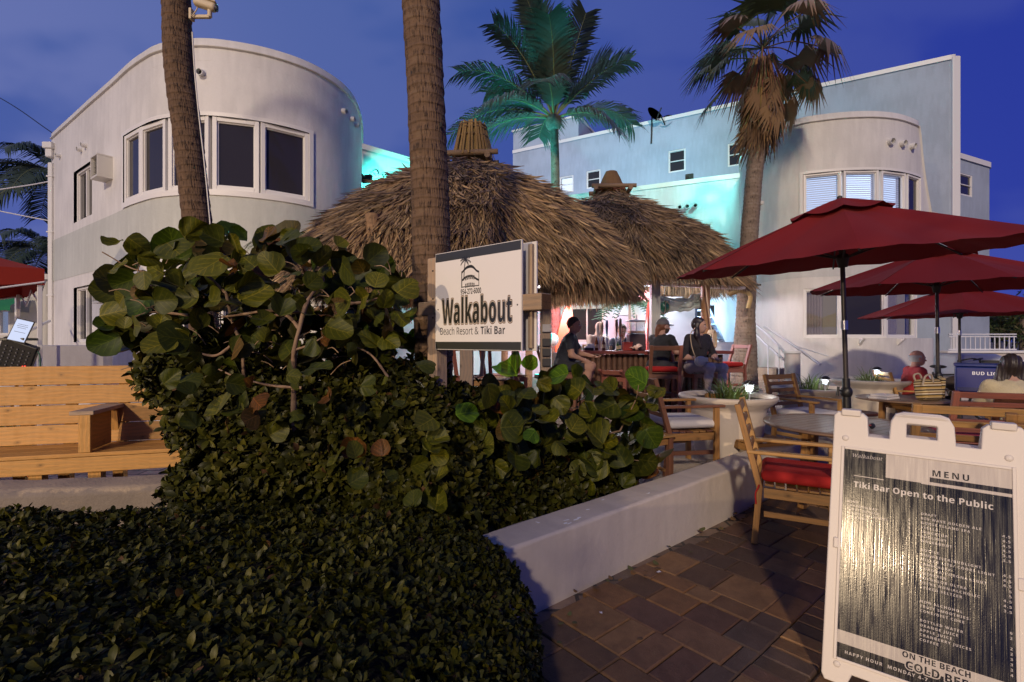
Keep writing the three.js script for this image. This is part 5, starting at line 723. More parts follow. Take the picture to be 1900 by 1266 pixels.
function roundTable(label, p, R, mats, H = 0.72) {
  const t = thing('round_table', label, 'table', p, 0.5);
  for (let k = 0, n = Math.round(2 * R / 0.078); k < n; k++) {      // slatted top cut to a circle
    const z0 = -R + 2 * R * k / n + 0.003, z1 = -R + 2 * R * (k + 1) / n - 0.003, s = new THREE.Shape(), N = 6, pts = []; const hw2 = (z) => Math.sqrt(Math.max(0.0004, (R - 0.035) * (R - 0.035) - z * z));
    for (let i = 0; i <= N; i++) { const z = lerp(z0, z1, i / N); pts.push([hw2(z), z]); } for (let i = N; i >= 0; i--) { const z = lerp(z0, z1, i / N); pts.push([-hw2(z), z]); } pts.forEach(([x, z], i) => (i ? s.lineTo(x, z) : s.moveTo(x, z)));
    const g = new THREE.ExtrudeGeometry(s, { depth: 0.02, bevelEnabled: true, bevelThickness: 0.002, bevelSize: 0.002, bevelSegments: 1 }).rotateX(Math.PI / 2); mesh('slat', muv(plain(g), 0, k * 0.7, k * 0.31), mats[k % mats.length], t, [0, H, 0]);
  }
  const ring = lathe([[R - 0.05, 0], [R, 0.004], [R + 0.004, 0.016], [R, 0.03], [R - 0.045, 0.032], [R - 0.05, 0.028], [R - 0.05, 0]], 48); mesh('rim', plain(ring), mats[0], t, [0, H - 0.026, 0]);
  for (let k = 0; k < 4; k++) { const a = k * Math.PI / 2 + 0.4; mesh('leg', bar(V3(Math.cos(a) * R * 0.62, 0, Math.sin(a) * R * 0.62), V3(Math.cos(a) * R * 0.55, H - 0.03, Math.sin(a) * R * 0.55), 0.055, 0.055, 0.006), MT.teak[1], t); }
  mesh('brace', bx(R * 1.1, 0.06, 0.024, 0.004), MT.teak[1], t, [0, H - 0.06, 0], [-0.4, 0, 0]); mesh('brace', bx(R * 1.1, 0.05, 0.024, 0.004), MT.teak[1], t, [0, H - 0.12, 0], [-0.4 - Math.PI / 2, 0, 0]);
  return t;
}
roundTable('round dark slatted teak table with an umbrella behind the menu board', [2.9, 0, -4.25], 0.62, MT.tableTop);
roundTable('round pinkish brown patio table in front of the grey haired man', XD(1672, 6.2), 0.48, MT.tableTop);
roundTable('round table between the striped cushion and the blue beer cooler', XD(1800, 7.4), 0.5, MT.tableTop);
{ const t = thing('patio_stool', 'small red wooden stool near the umbrella pole behind the round table', 'stool', XD(1601, 6.9), 0.2); mesh('seat', bx(0.34, 0.04, 0.34, 0.008), MT.redTeak[0], t, [0, 0.42, 0]); for (const [x, z] of [[-1, -1], [1, -1], [-1, 1], [1, 1]]) mesh('leg', bx(0.04, 0.4, 0.04), MT.redTeak[1], t, [x * 0.14, 0.2, z * 0.14]); }
{ const t = thing('sunglasses', 'black and red sunglasses lying on the round table behind the menu board', 'sunglasses', [2.93, 0.724, -3.98], 0.4); for (const k of [-1, 1]) { mesh('lens', plain(new THREE.SphereGeometry(0.035, 12, 8).scale(1, 0.7, 0.35)), MT.black, t, [k * 0.04, 0.026, 0]); mesh('arm', bx(0.006, 0.012, 0.12, 0.002), M([0.4, 0.03, 0.03], 0.4), t, [k * 0.075, 0.02, -0.06], [k * 0.15, 0, 0]); } mesh('bridge', bx(0.03, 0.008, 0.008, 0.002), M([0.4, 0.03, 0.03], 0.4), t, [0, 0.035, 0.005]); }
{ // striped beach cushion leaning in a chair, and the brown bag
  const st = canvasTex(128, 128, (c) => { const cs = ['#c9b48a', '#3a2c22', '#d8c9a0', '#8a6a38', '#e4dcc8', '#4a3a2c', '#b89a52']; for (let k = 0; k < 16; k++) { c.fillStyle = cs[k % 7]; c.fillRect(0, k * 8, 128, 8); } }); st.wrapS = st.wrapT = THREE.RepeatWrapping;
  const t = thing('striped_bag', 'brown and cream striped beach bag standing on the pink patio table', 'bag', XD(1722, 6.0, 0.72), 0.2), m = M([0.85, 0.8, 0.7], 0.85, { map: st });
  const g = new RoundedBoxGeometry(0.30, 0.26, 0.15, 4, 0.05); mesh('pouch', plain(g), m, t, [0, 0.13, 0], [0, -0.15, 0]); mesh('flap', plain(new RoundedBoxGeometry(0.16, 0.27, 0.05, 3, 0.02)), m, t, [0.2, 0.15, 0], [0.9, 0, 0.12]); for (const k of [-1, 1]) mesh('handle', plain(tube([V3(-0.1 - 0.06 * (k > 0), 0.2, k * 0.06), V3(-0.13, 0.3, k * 0.07), V3(-0.05, 0.32, k * 0.07), V3(0.0, 0.22, k * 0.06)], 0.011, 7, 20)), M([0.42, 0.34, 0.26], 0.8), t);
  const b = thing('duffel_bag', 'dark brown rounded duffel bag on the far patio table', 'bag', XD(1786, 7.1, 0.72), 0.1); mesh('bag', plain(new THREE.SphereGeometry(0.2, 24, 14).scale(1.5, 0.62, 0.7)), M([0.05, 0.034, 0.026], 0.8), b, [0, 0.11, 0]); mesh('strap', plain(tube([V3(-0.2, 0.18, 0.06), V3(0, 0.29, 0.06), V3(0.2, 0.18, 0.06)], 0.012, 6, 16)), MT.dark, b);
  const w = thing('folded_towel', 'pale folded towel lying on the pinkish table by the stool', 'towel', XD(1640, 6.1, 0.722), 0.5); mesh('fold', bx(0.3, 0.03, 0.22, 0.012), M([0.6, 0.56, 0.55], 0.9), w, [0, 0.016, 0]); mesh('fold', bx(0.28, 0.028, 0.2, 0.012), M([0.62, 0.58, 0.57], 0.9), w, [0.01, 0.045, 0]);
}
// ---------------------------------------------------------------- market umbrellas
function umbrella(label, base, H, R, yaw, lean, tiltA, poleTop) {
  const t = thing('patio_umbrella', label, 'umbrella', base), n = 8;
  const top = V3(lean[0], H - 0.32, lean[1]);
  mesh('pole', plain(rod(V3(0, 0, 0), top, 0.021, 0.019, 14)), M([0.035, 0.028, 0.026], 0.4), t);
  mesh('base', plain(lathe([[0, 0], [0.24, 0], [0.24, 0.03], [0.2, 0.055], [0.05, 0.07], [0.04, 0.22], [0, 0.22]], 24)), MT.dark, t);
  const at = (y) => top.clone().multiplyScalar(y / top.y);
  mesh('joint_collar', plain(rod(at(1.55), at(1.63), 0.027, 0.027, 14)), MT.steel, t);
  { const c = new MB(), a = at(1.0); c.add(rod(at(0.86), at(1.12), 0.034, 0.03, 12)).add(new THREE.SphereGeometry(0.048, 14, 10).scale(1, 1.2, 1), a).add(bar(a, a.clone().add(V3(-0.09, 0.02, 0.03)), 0.014, 0.014, 0.003)).add(rod(a.clone().add(V3(-0.09, 0.05, 0.03)), a.clone().add(V3(-0.1, -0.03, 0.03)), 0.011, 0.011, 8)); c.build('crank', MT.black, t); }
  const cp = new THREE.Group(); cp.name = 'canopy'; cp.position.copy(top); cp.rotation.set(tiltA[0], yaw, tiltA[1]); t.add(cp);
  const Y = (q) => 0.36 - 0.5 * Math.pow(q, 1.12), edge = (a) => R * (1 - 0.045 * Math.abs(Math.sin(a * n / 2)));
  const cloth = (q0, q1, lift, name, m, sc = 1) => { const pos = [], uv = [], idx = [], A = 64, K = 14; for (let i = 0; i <= A; i++) for (let k = 0; k <= K; k++) { const a = i / A * 6.2832, q = lerp(q0, q1, k / K), e = Math.abs(Math.sin(a * n / 2)), rr = lerp(q * R, q * edge(a), q) * sc, sag = 0.05 * e * Math.sin(q * 3.0) + 0.012 * (fbm(i / A, q * 0.5, 12, 2, 6) - 0.5); pos.push(rr * Math.cos(a), Y(q) - sag + lift, rr * Math.sin(a)); uv.push(i / A * 6.28 * R, q * R); } for (let i = 0; i < A; i++) for (let k = 0; k < K; k++) { const p = i * (K + 1) + k, b = p + K + 1; idx.push(p, b, p + 1, b, b + 1, p + 1); } return mesh(name, plain(geo(pos, uv, idx)), m, cp); };
  for (let s = 0; s < n; s++) {                // eight sewn panels, each a part
    const pos = [], uv = [], idx = [], A = 10, K = 14; for (let i = 0; i <= A; i++) for (let k = 0; k <= K; k++) { const a = (s + i / A) / n * 6.2832, q = lerp(0.06, 1, k / K), e = Math.sin(i / A * Math.PI), rr = lerp(q * R, q * R * (1 - 0.05 * e), q), sag = 0.05 * e * Math.sin(q * 2.9) + 0.007 * Math.sin(i * 1.9 + s) * q + 0.022 * e * (fbm(s / 8 + i * 0.012, q * 0.3, 16, 3, s + 11) - 0.5); pos.push(rr * Math.cos(a), Y(q) - sag, rr * Math.sin(a)); uv.push(i / A * R * 0.8 * q, q * R); } for (let i = 0; i < A; i++) for (let k = 0; k < K; k++) { const p = i * (K + 1) + k, b = p + K + 1; idx.push(p, b, p + 1, b, b + 1, p + 1); } mesh('canopy_panel', plain(geo(pos, uv, idx)), MT.redCloth, cp);
  }
  cloth(0.0, 0.27, 0.045, 'vent_flap', MT.redCloth);
  for (let s = 0; s < n; s++) { const a = s / n * 6.2832, u = (q, dy) => V3(q * R * Math.cos(a), Y(q) - 0.014 + dy, q * R * Math.sin(a)); mesh('rib', plain(tube([u(0.03, 0), u(0.5, 0), u(1, 0)], 0.008, 6, 12)), MT.dark, cp); mesh('strut', plain(rod(V3(0.03 * Math.cos(a), -0.12, 0.03 * Math.sin(a)), u(0.52, -0.01), 0.007)), MT.dark, cp); }
  mesh('hub', plain(lathe([[0, -0.2], [0.035, -0.2], [0.05, -0.12], [0.045, -0.09], [0.025, -0.08], [0.025, 0.33], [0.02, 0.42], [0, 0.43]], 16)), MT.dark, cp);
  return t;
}
umbrella('large dark red market umbrella nearest the camera with its pole through the round table', [2.98, 0, -4.28], 2.62, 1.42, 0.25, [-0.07, 0.0], [0.03, 0.085]);
umbrella('middle red market umbrella standing behind the nearest one', XD(1742, 6.3), 2.6, 1.45, 0.5, [-0.03, 0], [0.02, 0.01]);
umbrella('farthest red umbrella low behind the other two near the bicycle', XD(1780, 8.4), 2.36, 1.45, 0.1, [0.0, 0], [0.0, 0.02]);
// ---------------------------------------------------------------- planters, solar lamps
function solarLamp(p, label, I = 0.2) {
  const t = thing('solar_lamp', label, 'lamp', p); mesh('stake', plain(rod(V3(0, -0.1, 0), V3(0, 0.12, 0), 0.011)), MT.steel, t);
  mesh('lantern', plain(lathe([[0.032, 0.12], [0.05, 0.2]], 6)), new THREE.MeshPhysicalMaterial({ color: C(0.95, 0.97, 1), transmission: 1, roughness: 0.25, thickness: 0 }), t); mesh('bulb', plain(new THREE.SphereGeometry(0.022, 12, 10)), glow([0.9, 0.96, 1], 14), t, [0, 0.162, 0]);
  mesh('cap', plain(lathe([[0, 0.245], [0.03, 0.24], [0.075, 0.205], [0.07, 0.2], [0, 0.202]], 6)), MT.dark, t); mesh('bottom_ring', plain(lathe([[0, 0.115], [0.036, 0.115], [0.034, 0.125], [0, 0.125]], 6)), MT.steel, t);
  const l = new THREE.PointLight(C(0.9, 0.96, 1), I, 0, 2); l.position.set(p[0], p[1] + 0.162, p[2]); l.castShadow = true; scene.add(l);
}
function grassTuft(parent, n, L, seed, rad, cols, y = 0) { const r = rng(seed), m = new MB(); for (let k = 0; k < n; k++) { const a = r() * 6.2832, o = V3(Math.cos(a) * rad * r(), y, Math.sin(a) * rad * r()), q = 0.4 + r() * 0.8, l = L * (0.6 + 0.6 * r()), pts = []; for (let i = 0; i <= 4; i++) { const u = i / 4; pts.push(o.clone().add(V3(Math.cos(a) * q * l * u * u, l * (u - 0.75 * q * u * u * 0.8), Math.sin(a) * q * l * u * u))); } const pos = [], idx = []; pts.forEach((p, i) => { const w = 0.009 * (1 - i / 4.6); const sx = -Math.sin(a) * w, sz = Math.cos(a) * w; pos.push(p.x - sx, p.y, p.z - sz, p.x + sx, p.y, p.z + sz); }); for (let i = 0; i < 4; i++) idx.push(i * 2, i * 2 + 1, i * 2 + 2, i * 2 + 1, i * 2 + 3, i * 2 + 2); m.add(geo(pos, null, idx)); } const o = m.build('blades', M(cols, 0.6, { transmission: 0.25, thickness: 0 }), parent); o.userData.kind = 'stuff'; return o; }
function planter(label, p, sc, plantLabel, seed, n, L) {
  const t = thing('planter', label, 'planter', p), prof = [[0, 0], [0.30, 0], [0.32, 0.03], [0.33, 0.1], [0.385, 0.5], [0.40, 0.62], [0.415, 0.66], [0.49, 0.72], [0.515, 0.76], [0.51, 0.785], [0.48, 0.79], [0.44, 0.775], [0.42, 0.7], [0, 0.7]];
  const g = lathe(prof, 56); g.scale(sc[0], sc[1], sc[0]); mesh('pot', plain(g), stucco([0.66, 0.57, 0.48], { bumpScale: 0.01 }), t); mesh('potting_soil', plain(new THREE.CircleGeometry(0.425 * sc[0], 32).rotateX(-Math.PI / 2)), M([0.08, 0.055, 0.04], 1, { bumpMap: T.gritB, bumpScale: 0.05 }), t, [0, 0.735 * sc[1], 0]);
  const pl = thing('spider_plant', plantLabel, 'plant', [p[0] + 0.02, p[1] + 0.735 * sc[1], p[2]]); grassTuft(pl, n, L, seed, 0.24 * sc[0], [0.10, 0.14, 0.03]); return t;
}
planter('large cream planter standing on the sand just behind the low wall', [2.4, SANDY - 0.12, -5.42], [1.0, 0.98], 'tufted grassy plant in the large planter by the low wall', 5, 160, 0.34);
planter('pale planter behind the cushioned armchair near the stair rails', XD(1504, 7.6, 0.02), [1.05, 0.9], 'spiky plant in the planter behind the cushioned armchair', 6, 70, 0.42);
planter('wide cream planter right of the umbrella pole under the tower windows', XD(1612, 8.2, 0.06), [1.12, 0.95], 'small spiky plant in the wide planter under the tower windows', 7, 50, 0.3);
solarLamp([2.58, 0.78, -5.28], 'solar lantern lit white in the large planter by the low wall'); solarLamp(XD(1531, 7.3, 0.68), 'solar lantern glowing among the spiky leaves behind the cushioned armchair'); solarLamp(XD(1627, 8.05, 0.78), 'solar lantern on the wide planter under the tower windows');
{ const t = thing('glass_jar', 'small clear glass jar beside the solar lantern in the large planter', 'jar', [2.36, 0.63, -5.12]); mesh('jar', plain(lathe([[0, 0], [0.045, 0.002], [0.05, 0.09], [0.035, 0.12], [0.038, 0.135]], 18)), new THREE.MeshPhysicalMaterial({ color: C(0.95, 0.97, 1), transmission: 1, roughness: 0.04, thickness: 0 }), t, [0, 0, 0]); mesh('lid', plain(new THREE.CylinderGeometry(0.04, 0.04, 0.015, 18)), MT.steel, t, [0, 0.142, 0]); }
// ---------------------------------------------------------------- stair rails on the tower
{ const t = thing('stair_handrail', 'pair of white metal stair handrails sloping down in front of the rounded tower', 'handrail'), m = M([0.6, 0.62, 0.66], 0.35);
  const rail = (pts, r = 0.028) => mesh('rail', plain(tube(pts, r, 8, 40)), m, t);
  rail([P(1392, 594, 11.3), P(1425, 622, 10.8), P(1458, 656, 10.3), P(1464, 664, 10.2), P(1479, 664, 10.2)]); rail([P(1392, 611, 11.3), P(1428, 645, 10.8), P(1462, 671, 10.3), P(1478, 672, 10.2)]);
  rail([P(1418, 606, 11.1), P(1462, 634, 10.6), P(1522, 677, 9.9)]); rail([P(1474, 642, 10.5), P(1537, 661, 10.1)], 0.012);
  const pr = P(1470, 680, 10.25); mesh('newel', plain(rod(V3(pr.x, 0, pr.z), V3(pr.x, 1.2, pr.z), 0.15, 0.15, 22)), stucco([0.66, 0.6, 0.54]), t); mesh('newel_cap', plain(new THREE.CylinderGeometry(0.18, 0.18, 0.05, 22)), MT.trim, t, [pr.x, 1.22, pr.z]);
  for (const [a, d] of [[1425, 10.8], [1445, 10.5]]) { const q = P(a, 640, d); mesh('baluster', plain(rod(V3(q.x, 0.2, q.z), V3(q.x, q.y, q.z), 0.014)), m, t); }
  for (let k = 0; k < 5; k++) { const q = P(1398 + k * 15, 640, 11.2 - k * 0.22); mesh('step', bx(0.5, 0.17, 0.9, 0.01), MT.concrete, t, [q.x + 0.3, 0.75 - k * 0.15, q.z - 0.1], [0.5, 0, 0]); }
}
// ---------------------------------------------------------------- far right: low walls, railing, bicycle, cooler
{
  const a = P(1745, 660, 12.2), t = thing('terrace_wall', 'low cream terrace wall behind the bicycle at the far right', 'wall', [0, 0, 0]); mesh('wall', bx(6, 1.2, 0.2, 0.015), stucco([0.56, 0.5, 0.46]), t, [a.x + 3.1, 0.55, a.z]); mesh('coping', bx(6.1, 0.06, 0.3, 0.012), MT.trim, t, [a.x + 3.1, 1.18, a.z]);
  for (let k = 0; k < 7; k++) mesh('pilaster', bx(0.13, 0.95, 0.1, 0.01), MT.trim, t, [a.x + 1.62 + k * 0.22, 0.5, a.z + 0.16]);
  const r = thing('white_railing', 'white metal railing with thin balusters at the far right beyond the umbrella poles', 'railing', [a.x + 0.2, 1.2, a.z]); for (const y of [0.04, 0.36, 0.42]) mesh('rail', bx(1.7, 0.03, 0.03, 0.004), MT.whiteMetal, r, [0.85, y, 0]); for (let k = 0; k < 14; k++) mesh('baluster', bx(0.02, 0.36, 0.02, 0.003), MT.whiteMetal, r, [0.06 + k * 0.122, 0.2, 0]);
  const lo = mesh('lounge_end', bx(0.9, 0.45, 0.6, 0.1), M([0.62, 0.68, 0.74], 0.6), null, [P(1795, 0, 9.4).x, 0.98, -9.4]); lo.name = numbered('white_awning_box'); tag(lo, 'rounded white box leaning against the terrace wall behind the bicycle', 'box');
  const c = thing('beer_cooler', 'blue beer cooler box with white lettering beside the dark haired woman', 'cooler', XD(1832, 6.2, 0), -0.72), ct = canvasTex(512, 256, (x, w, h) => { x.fillStyle = '#0c1f7a'; x.fillRect(0, 0, w, h); x.fillStyle = '#f2f4ff'; x.font = 'bold 52px sans-serif'; x.textAlign = 'center'; x.fillText('BUD LIGHT', w / 2, 74); x.fillStyle = '#0a1a60'; x.fillRect(0, h - 40, w, 40); });
  mesh('body', bx(0.62, 0.32, 0.36, 0.02), M([0.012, 0.03, 0.2], 0.4), c, [0, 0.96, 0]); { const g = new THREE.PlaneGeometry(0.58, 0.29); mesh('printed_front', plain(g), M([1, 1, 1], 0.4, { map: ct }), c, [0, 0.96, 0.183]); } mesh('lid', bx(0.64, 0.04, 0.38, 0.012), M([0.012, 0.03, 0.2], 0.4), c, [0, 1.142, 0]); for (const [x, z] of [[-1, -1], [1, -1], [-1, 1], [1, 1]]) mesh('leg', bx(0.04, 0.8, 0.04, 0.004), MT.dark, c, [x * 0.27, 0.4, z * 0.14]);
  // bicycle
  const b = thing('bicycle', 'black city bicycle parked behind the umbrella poles at the right', 'bicycle', XD(1772, 8.9), 0.5), bm = MT.black, wheel = (z) => { const w = new THREE.Group(); w.name = 'wheel'; w.position.set(0, 0.34, z); b.add(w); mesh('tyre', plain(new THREE.TorusGeometry(0.32, 0.02, 8, 36).rotateY(Math.PI / 2)), bm, w); mesh('rim', plain(new THREE.TorusGeometry(0.298, 0.008, 6, 36).rotateY(Math.PI / 2)), MT.steel, w); const s = new MB(); for (let k = 0; k < 14; k++) { const a = k / 14 * 6.2832; s.add(rod(V3(0, 0, 0), V3(0, Math.cos(a) * 0.29, Math.sin(a) * 0.29), 0.0015, 0.0015, 4)); } s.build('spokes', MT.steel, w); };
  wheel(-0.52); wheel(0.52); const F = new MB(), A = V3(0, 0.34, -0.52), Bq = V3(0, 0.32, -0.05), S = V3(0, 0.82, -0.2), H = V3(0, 0.86, 0.36), H2 = V3(0, 0.7, 0.4), W = V3(0, 0.34, 0.52); for (const [p, q, r2] of [[A, Bq, 0.011], [A, S, 0.01], [Bq, S, 0.016], [Bq, H2, 0.018], [S, H, 0.015], [H, H2, 0.018], [H2, W, 0.013], [S, V3(0, 0.95, -0.24), 0.012]]) F.add(rod(p, q, r2)); F.build('frame', bm, b); mesh('saddle', plain(new THREE.SphereGeometry(0.1, 14, 10).scale(0.7, 0.35, 1.3)), bm, b, [0, 0.97, -0.25]); mesh('handlebar', plain(tube([V3(-0.3, 1.1, 0.16), V3(-0.22, 1.14, 0.3), V3(0, 1.12, 0.34), V3(0.22, 1.14, 0.3), V3(0.3, 1.1, 0.16)], 0.012, 7, 30)), bm, b); mesh('stem', plain(rod(H, V3(0, 1.12, 0.34), 0.014)), bm, b); mesh('pedals', plain(new MB().add(rod(V3(-0.12, 0.25, 0), V3(0.12, 0.4, -0.1), 0.01)).geo()), bm, b); for (const k of [-1, 1]) mesh('pedal', bx(0.09, 0.02, 0.06, 0.004), bm, b, [k * 0.15, 0.32 + k * 0.08, -0.05 - k * 0.05]); mesh('basket', plain(new THREE.CylinderGeometry(0.16, 0.13, 0.22, 16, 1, true)), M([0.05, 0.05, 0.05], 0.7), b, [0, 1.0, 0.52]);
}
// ---------------------------------------------------------------- sandwich menu board
{
  const A = V3(1.553, 0, -2.33), Bv = V3(2.064, 0, -1.97), W = 0.635, yaw = Math.atan2(-(Bv.z - A.z), Bv.x - A.x) - 0.05, mid = A.clone().lerp(Bv, 0.5);
  const t = thing('menu_board', 'white plastic sandwich board with black drinks menu standing on the pavers at the right', 'menu board', [mid.x - 0.045, 0.0, mid.z + 0.03], yaw); t.rotation.order = 'YXZ'; t.rotation.z = -0.018;
  const leafG = (name, tilt, front) => {
    const g = new THREE.Group(); g.name = name; g.rotation.set(tilt, front ? 0 : Math.PI, 0, 'YXZ'); t.add(g); return g;
  };
  const H = 1.14, w = W / 2, plast = M([0.62, 0.56, 0.5], 0.42, { bumpMap: T.gritB, bumpScale: 0.0006 });
  const outline = () => { const s = new THREE.Shape(); const R = (pts) => pts.forEach(([x, y], i) => (i ? s.lineTo(x, y) : s.moveTo(x, y))); R([[-w, 0.02], [-w + 0.01, 0], [-w + 0.075, 0.0], [-w + 0.085, 0.012], [-w + 0.1, 0.05], [w - 0.1, 0.05], [w - 0.085, 0.012], [w - 0.075, 0], [w - 0.01, 0], [w, 0.02], [w - 0.008, H - 0.015], [w - 0.02, H], [w - 0.11, H], [w - 0.125, H - 0.015], [w - 0.13, H - 0.1], [0.105, H - 0.1], [0.1, H - 0.02], [0.085, H + 0.012], [0.06, H + 0.022], [-0.06, H + 0.022], [-0.085, H + 0.012], [-0.1, H - 0.02], [-0.105, H - 0.1], [-w + 0.13, H - 0.1], [-w + 0.125, H - 0.015], [-w + 0.11, H], [-w + 0.02, H], [-w + 0.008, H - 0.015]]); const h = new THREE.Path(); h.moveTo(-0.055, H - 0.085); h.lineTo(-0.055, H - 0.03); h.quadraticCurveTo(-0.055, H - 0.018, -0.043, H - 0.018); h.lineTo(0.043, H - 0.018); h.quadraticCurveTo(0.055, H - 0.018, 0.055, H - 0.03); h.lineTo(0.055, H - 0.085); h.closePath(); s.holes.push(h); return s; };
  const panelGeo = new THREE.ExtrudeGeometry(outline(), { depth: 0.022, bevelEnabled: true, bevelThickness: 0.006, bevelSize: 0.005, bevelSegments: 3, curveSegments: 6 });
  const px0 = -w + 0.048, px1 = w - 0.048, py0 = 0.10, py1 = H - 0.165, pw = px1 - px0, ph = py1 - py0;
  const CW = 1024, CH = Math.round(1024 * ph / pw);
  const print = canvasTex(CW, CH, (c) => {
    const k = CH / 1000, X = (v) => v * CW, Y = (v) => v * CH, txt = (s, x, y, px, al = 'left', wt = 'bold', fam = 'sans-serif', sp = 0) => { c.font = wt + ' ' + px * k + 'px ' + fam; c.textAlign = al; if (!sp) return c.fillText(s, X(x), Y(y)); let q = X(x); if (al === 'right') { let L = 0; for (const ch of s) L += c.measureText(ch).width + sp; q -= L; } c.textAlign = 'left'; for (const ch of s) { c.fillText(ch, q, Y(y)); q += c.measureText(ch).width + sp; } };
    c.fillStyle = '#0b090b'; c.fillRect(0, 0, CW, CH);
    c.fillStyle = '#cfc4b8'; c.fillRect(X(0.28), 0, X(0.72), Y(0.115)); c.fillStyle = '#1a161a'; c.fillRect(X(0.55), Y(0.083), X(0.45), Y(0.022)); c.fillStyle = '#cfc4b8'; c.fillRect(X(0.5), Y(0.105), X(0.5), Y(0.014)); c.fillRect(X(0.07), Y(0.126), X(0.2), Y(0.004));
    c.fillStyle = '#0b090b'; txt('MENU', 0.56, 0.075, 40, 'left', 'bold', 'sans-serif', 9);
    c.fillStyle = '#c9c0b8'; txt('Walkabout', 0.05, 0.035, 24, 'left', 'italic', 'serif');
    c.fillStyle = '#dcd4ca'; txt('Tiki Bar Open to the Public', 0.07, 0.185, 40, 'left', 'bold');
    c.fillStyle = '#cfc7bf'; const L1 = ['WINE', 'CHARDONNAY', 'PINOT GRIGIO', 'WHITE ZINFANDEL', 'CABERNET'];
    L1.forEach((s, i) => { txt(s, 0.03, 0.265 + i * 0.0185, 15, 'left', 'bold', 'sans-serif', 4); if (i) txt('5', 0.425, 0.283 + i * 0.0185, 14); });
    const rows = [['DRAFT'], ['BIG WAVE GOLDEN ALE', '4.5'], ['GOOSE ISLAND IPA', '4.5'], ['STELLA', '4.5'], ['SHOCKTOP', '4.5'], ['BUDLIGHT', '3.5'], ['WALKABOUT', '3.5'], [], ['BOTTLE'], ['BUDWEISER/BUDLIGHT', '4.5'], ['MILLER LITE/ COORS LIGHT', '4.5'], ['LANDSHARK', '4.5'], ['CORONA/CORONA LIGHT', '5'], ['HEINEKEN', '5'], ['MICHELOB ULTRA', '4.5'], ['BECKS NON-ALCHOLIC', '4.5'], ['SPIKED SELTZER', '3.5'], [], [], ['NON ALCHOHOL', ''], ['FRUIT SMOOTHIES', '6'], ['COKE/DIET COKE', '2'], [], ['BOTTLED WATER', '2'], ['ORANGE JUICE', '2'], ['APPLE JUICE', '3'], ['CRANBERRY JUICES', '3'], ['COFFEE', '3'], ['', '4']];
    rows.forEach(([s, p], i) => { const y = 0.262 + i * 0.0205; if (s) txt(s, 0.5, y, 15.5, 'left', 'bold', 'sans-serif', 3.4); if (p) txt(p, 0.99, y + 0.012, 15.5, 'right', 'bold', 'sans-serif', 3.4); });
    c.fillStyle = '#c8beb2'; c.fillRect(0, Y(0.876), X(1), Y(0.058)); c.lineJoin = 'round';
    const outl = (s, x, y, px) => { c.font = 'bold ' + px * k + 'px sans-serif'; c.textAlign = 'left'; c.strokeStyle = '#c8beb2'; c.lineWidth = 15; c.strokeText(s, X(x), Y(y)); c.fillStyle = '#0b090b'; c.fillText(s, X(x), Y(y)); };
    outl('ON THE BEACH', 0.40, 0.905, 33); outl('COLD BEER', 0.42, 0.95, 46);
    c.fillStyle = '#cfc7bf'; txt('HAPPY HOUR  MONDAY 4-7', 0.05, 0.975, 20, 'left', 'bold', 'sans-serif', 4); txt('$4 WINE - $4 WELLS', 0.55, 0.988, 19, 'left', 'bold', 'sans-serif', 3);
  });
  const streakB = tex(512, (u, v) => 0.55 * vnoise(u * 380, v * 6, 380, 3) + 0.2 * vnoise(u * 130, v * 3, 130, 5) + 0.2 * vnoise(u * 256, v * 256, 256, 6), { srgb: false });
  const streakR = tex(512, (u, v) => 0.08 + 0.13 * vnoise(u * 240, v * 9, 240, 13) + 0.12 * vnoise(u * 60, v * 14, 60, 15), { srgb: false });
  for (const front of [true, false]) {
    const g = leafG(front ? 'front_leaf' : 'rear_leaf', -0.24, front); g.position.set(0, 0.0, front ? 0.28 : -0.265);
    mesh('frame', muv(plain(panelGeo.clone())), plast, g, [0, 0, -0.011]);
    const pg = new THREE.PlaneGeometry(pw, ph, 1, 1);
    if (front) {
      mesh('printed_sheet', plain(pg), new THREE.MeshPhysicalMaterial({ map: print, color: C(0.8, 0.8, 0.8), roughness: 1, roughnessMap: streakR, bumpMap: streakB, bumpScale: 0.0004, specularIntensity: 1, ior: 1.58, anisotropy: 0.3, anisotropyRotation: 0 }), g, [0, (py0 + py1) / 2, 0.0185]);
      const rim = new MB(); for (const k of [-1, 1]) { rim.add(bx(0.012, ph + 0.024, 0.008, 0.003), [k * (pw / 2 + 0.006), (py0 + py1) / 2, 0.019]); rim.add(bx(pw, 0.012, 0.008, 0.003), [0, (py0 + py1) / 2 + k * (ph / 2 + 0.006), 0.019]); } rim.build('sheet_border', plast, g);
      for (const [x, y] of [[-w + 0.05, H - 0.115], [w - 0.055, H - 0.12], [-w + 0.05, 0.07], [w - 0.05, 0.07]]) mesh('rivet', plain(new THREE.SphereGeometry(0.013, 12, 8).scale(1, 1, 0.4)), plast, g, [x, y, 0.018]);
      for (const y of [0.5, 0.52]) mesh('sheet_clip', bx(0.02, 0.045, 0.012, 0.005), plast, g, [y === 0.5 ? -w + 0.03 : w - 0.03, 0.56, 0.02]);
    } else mesh('sheet_back', plain(pg), M([0.02, 0.018, 0.02], 0.4), g, [0, (py0 + py1) / 2, 0.0185]);
  }
  for (const k of [-1, 1]) mesh('hinge', bx(0.075, 0.03, 0.05, 0.006), plast, t, [k * (w - 0.068), H * 0.972 + 0.006, 0.012]);
}
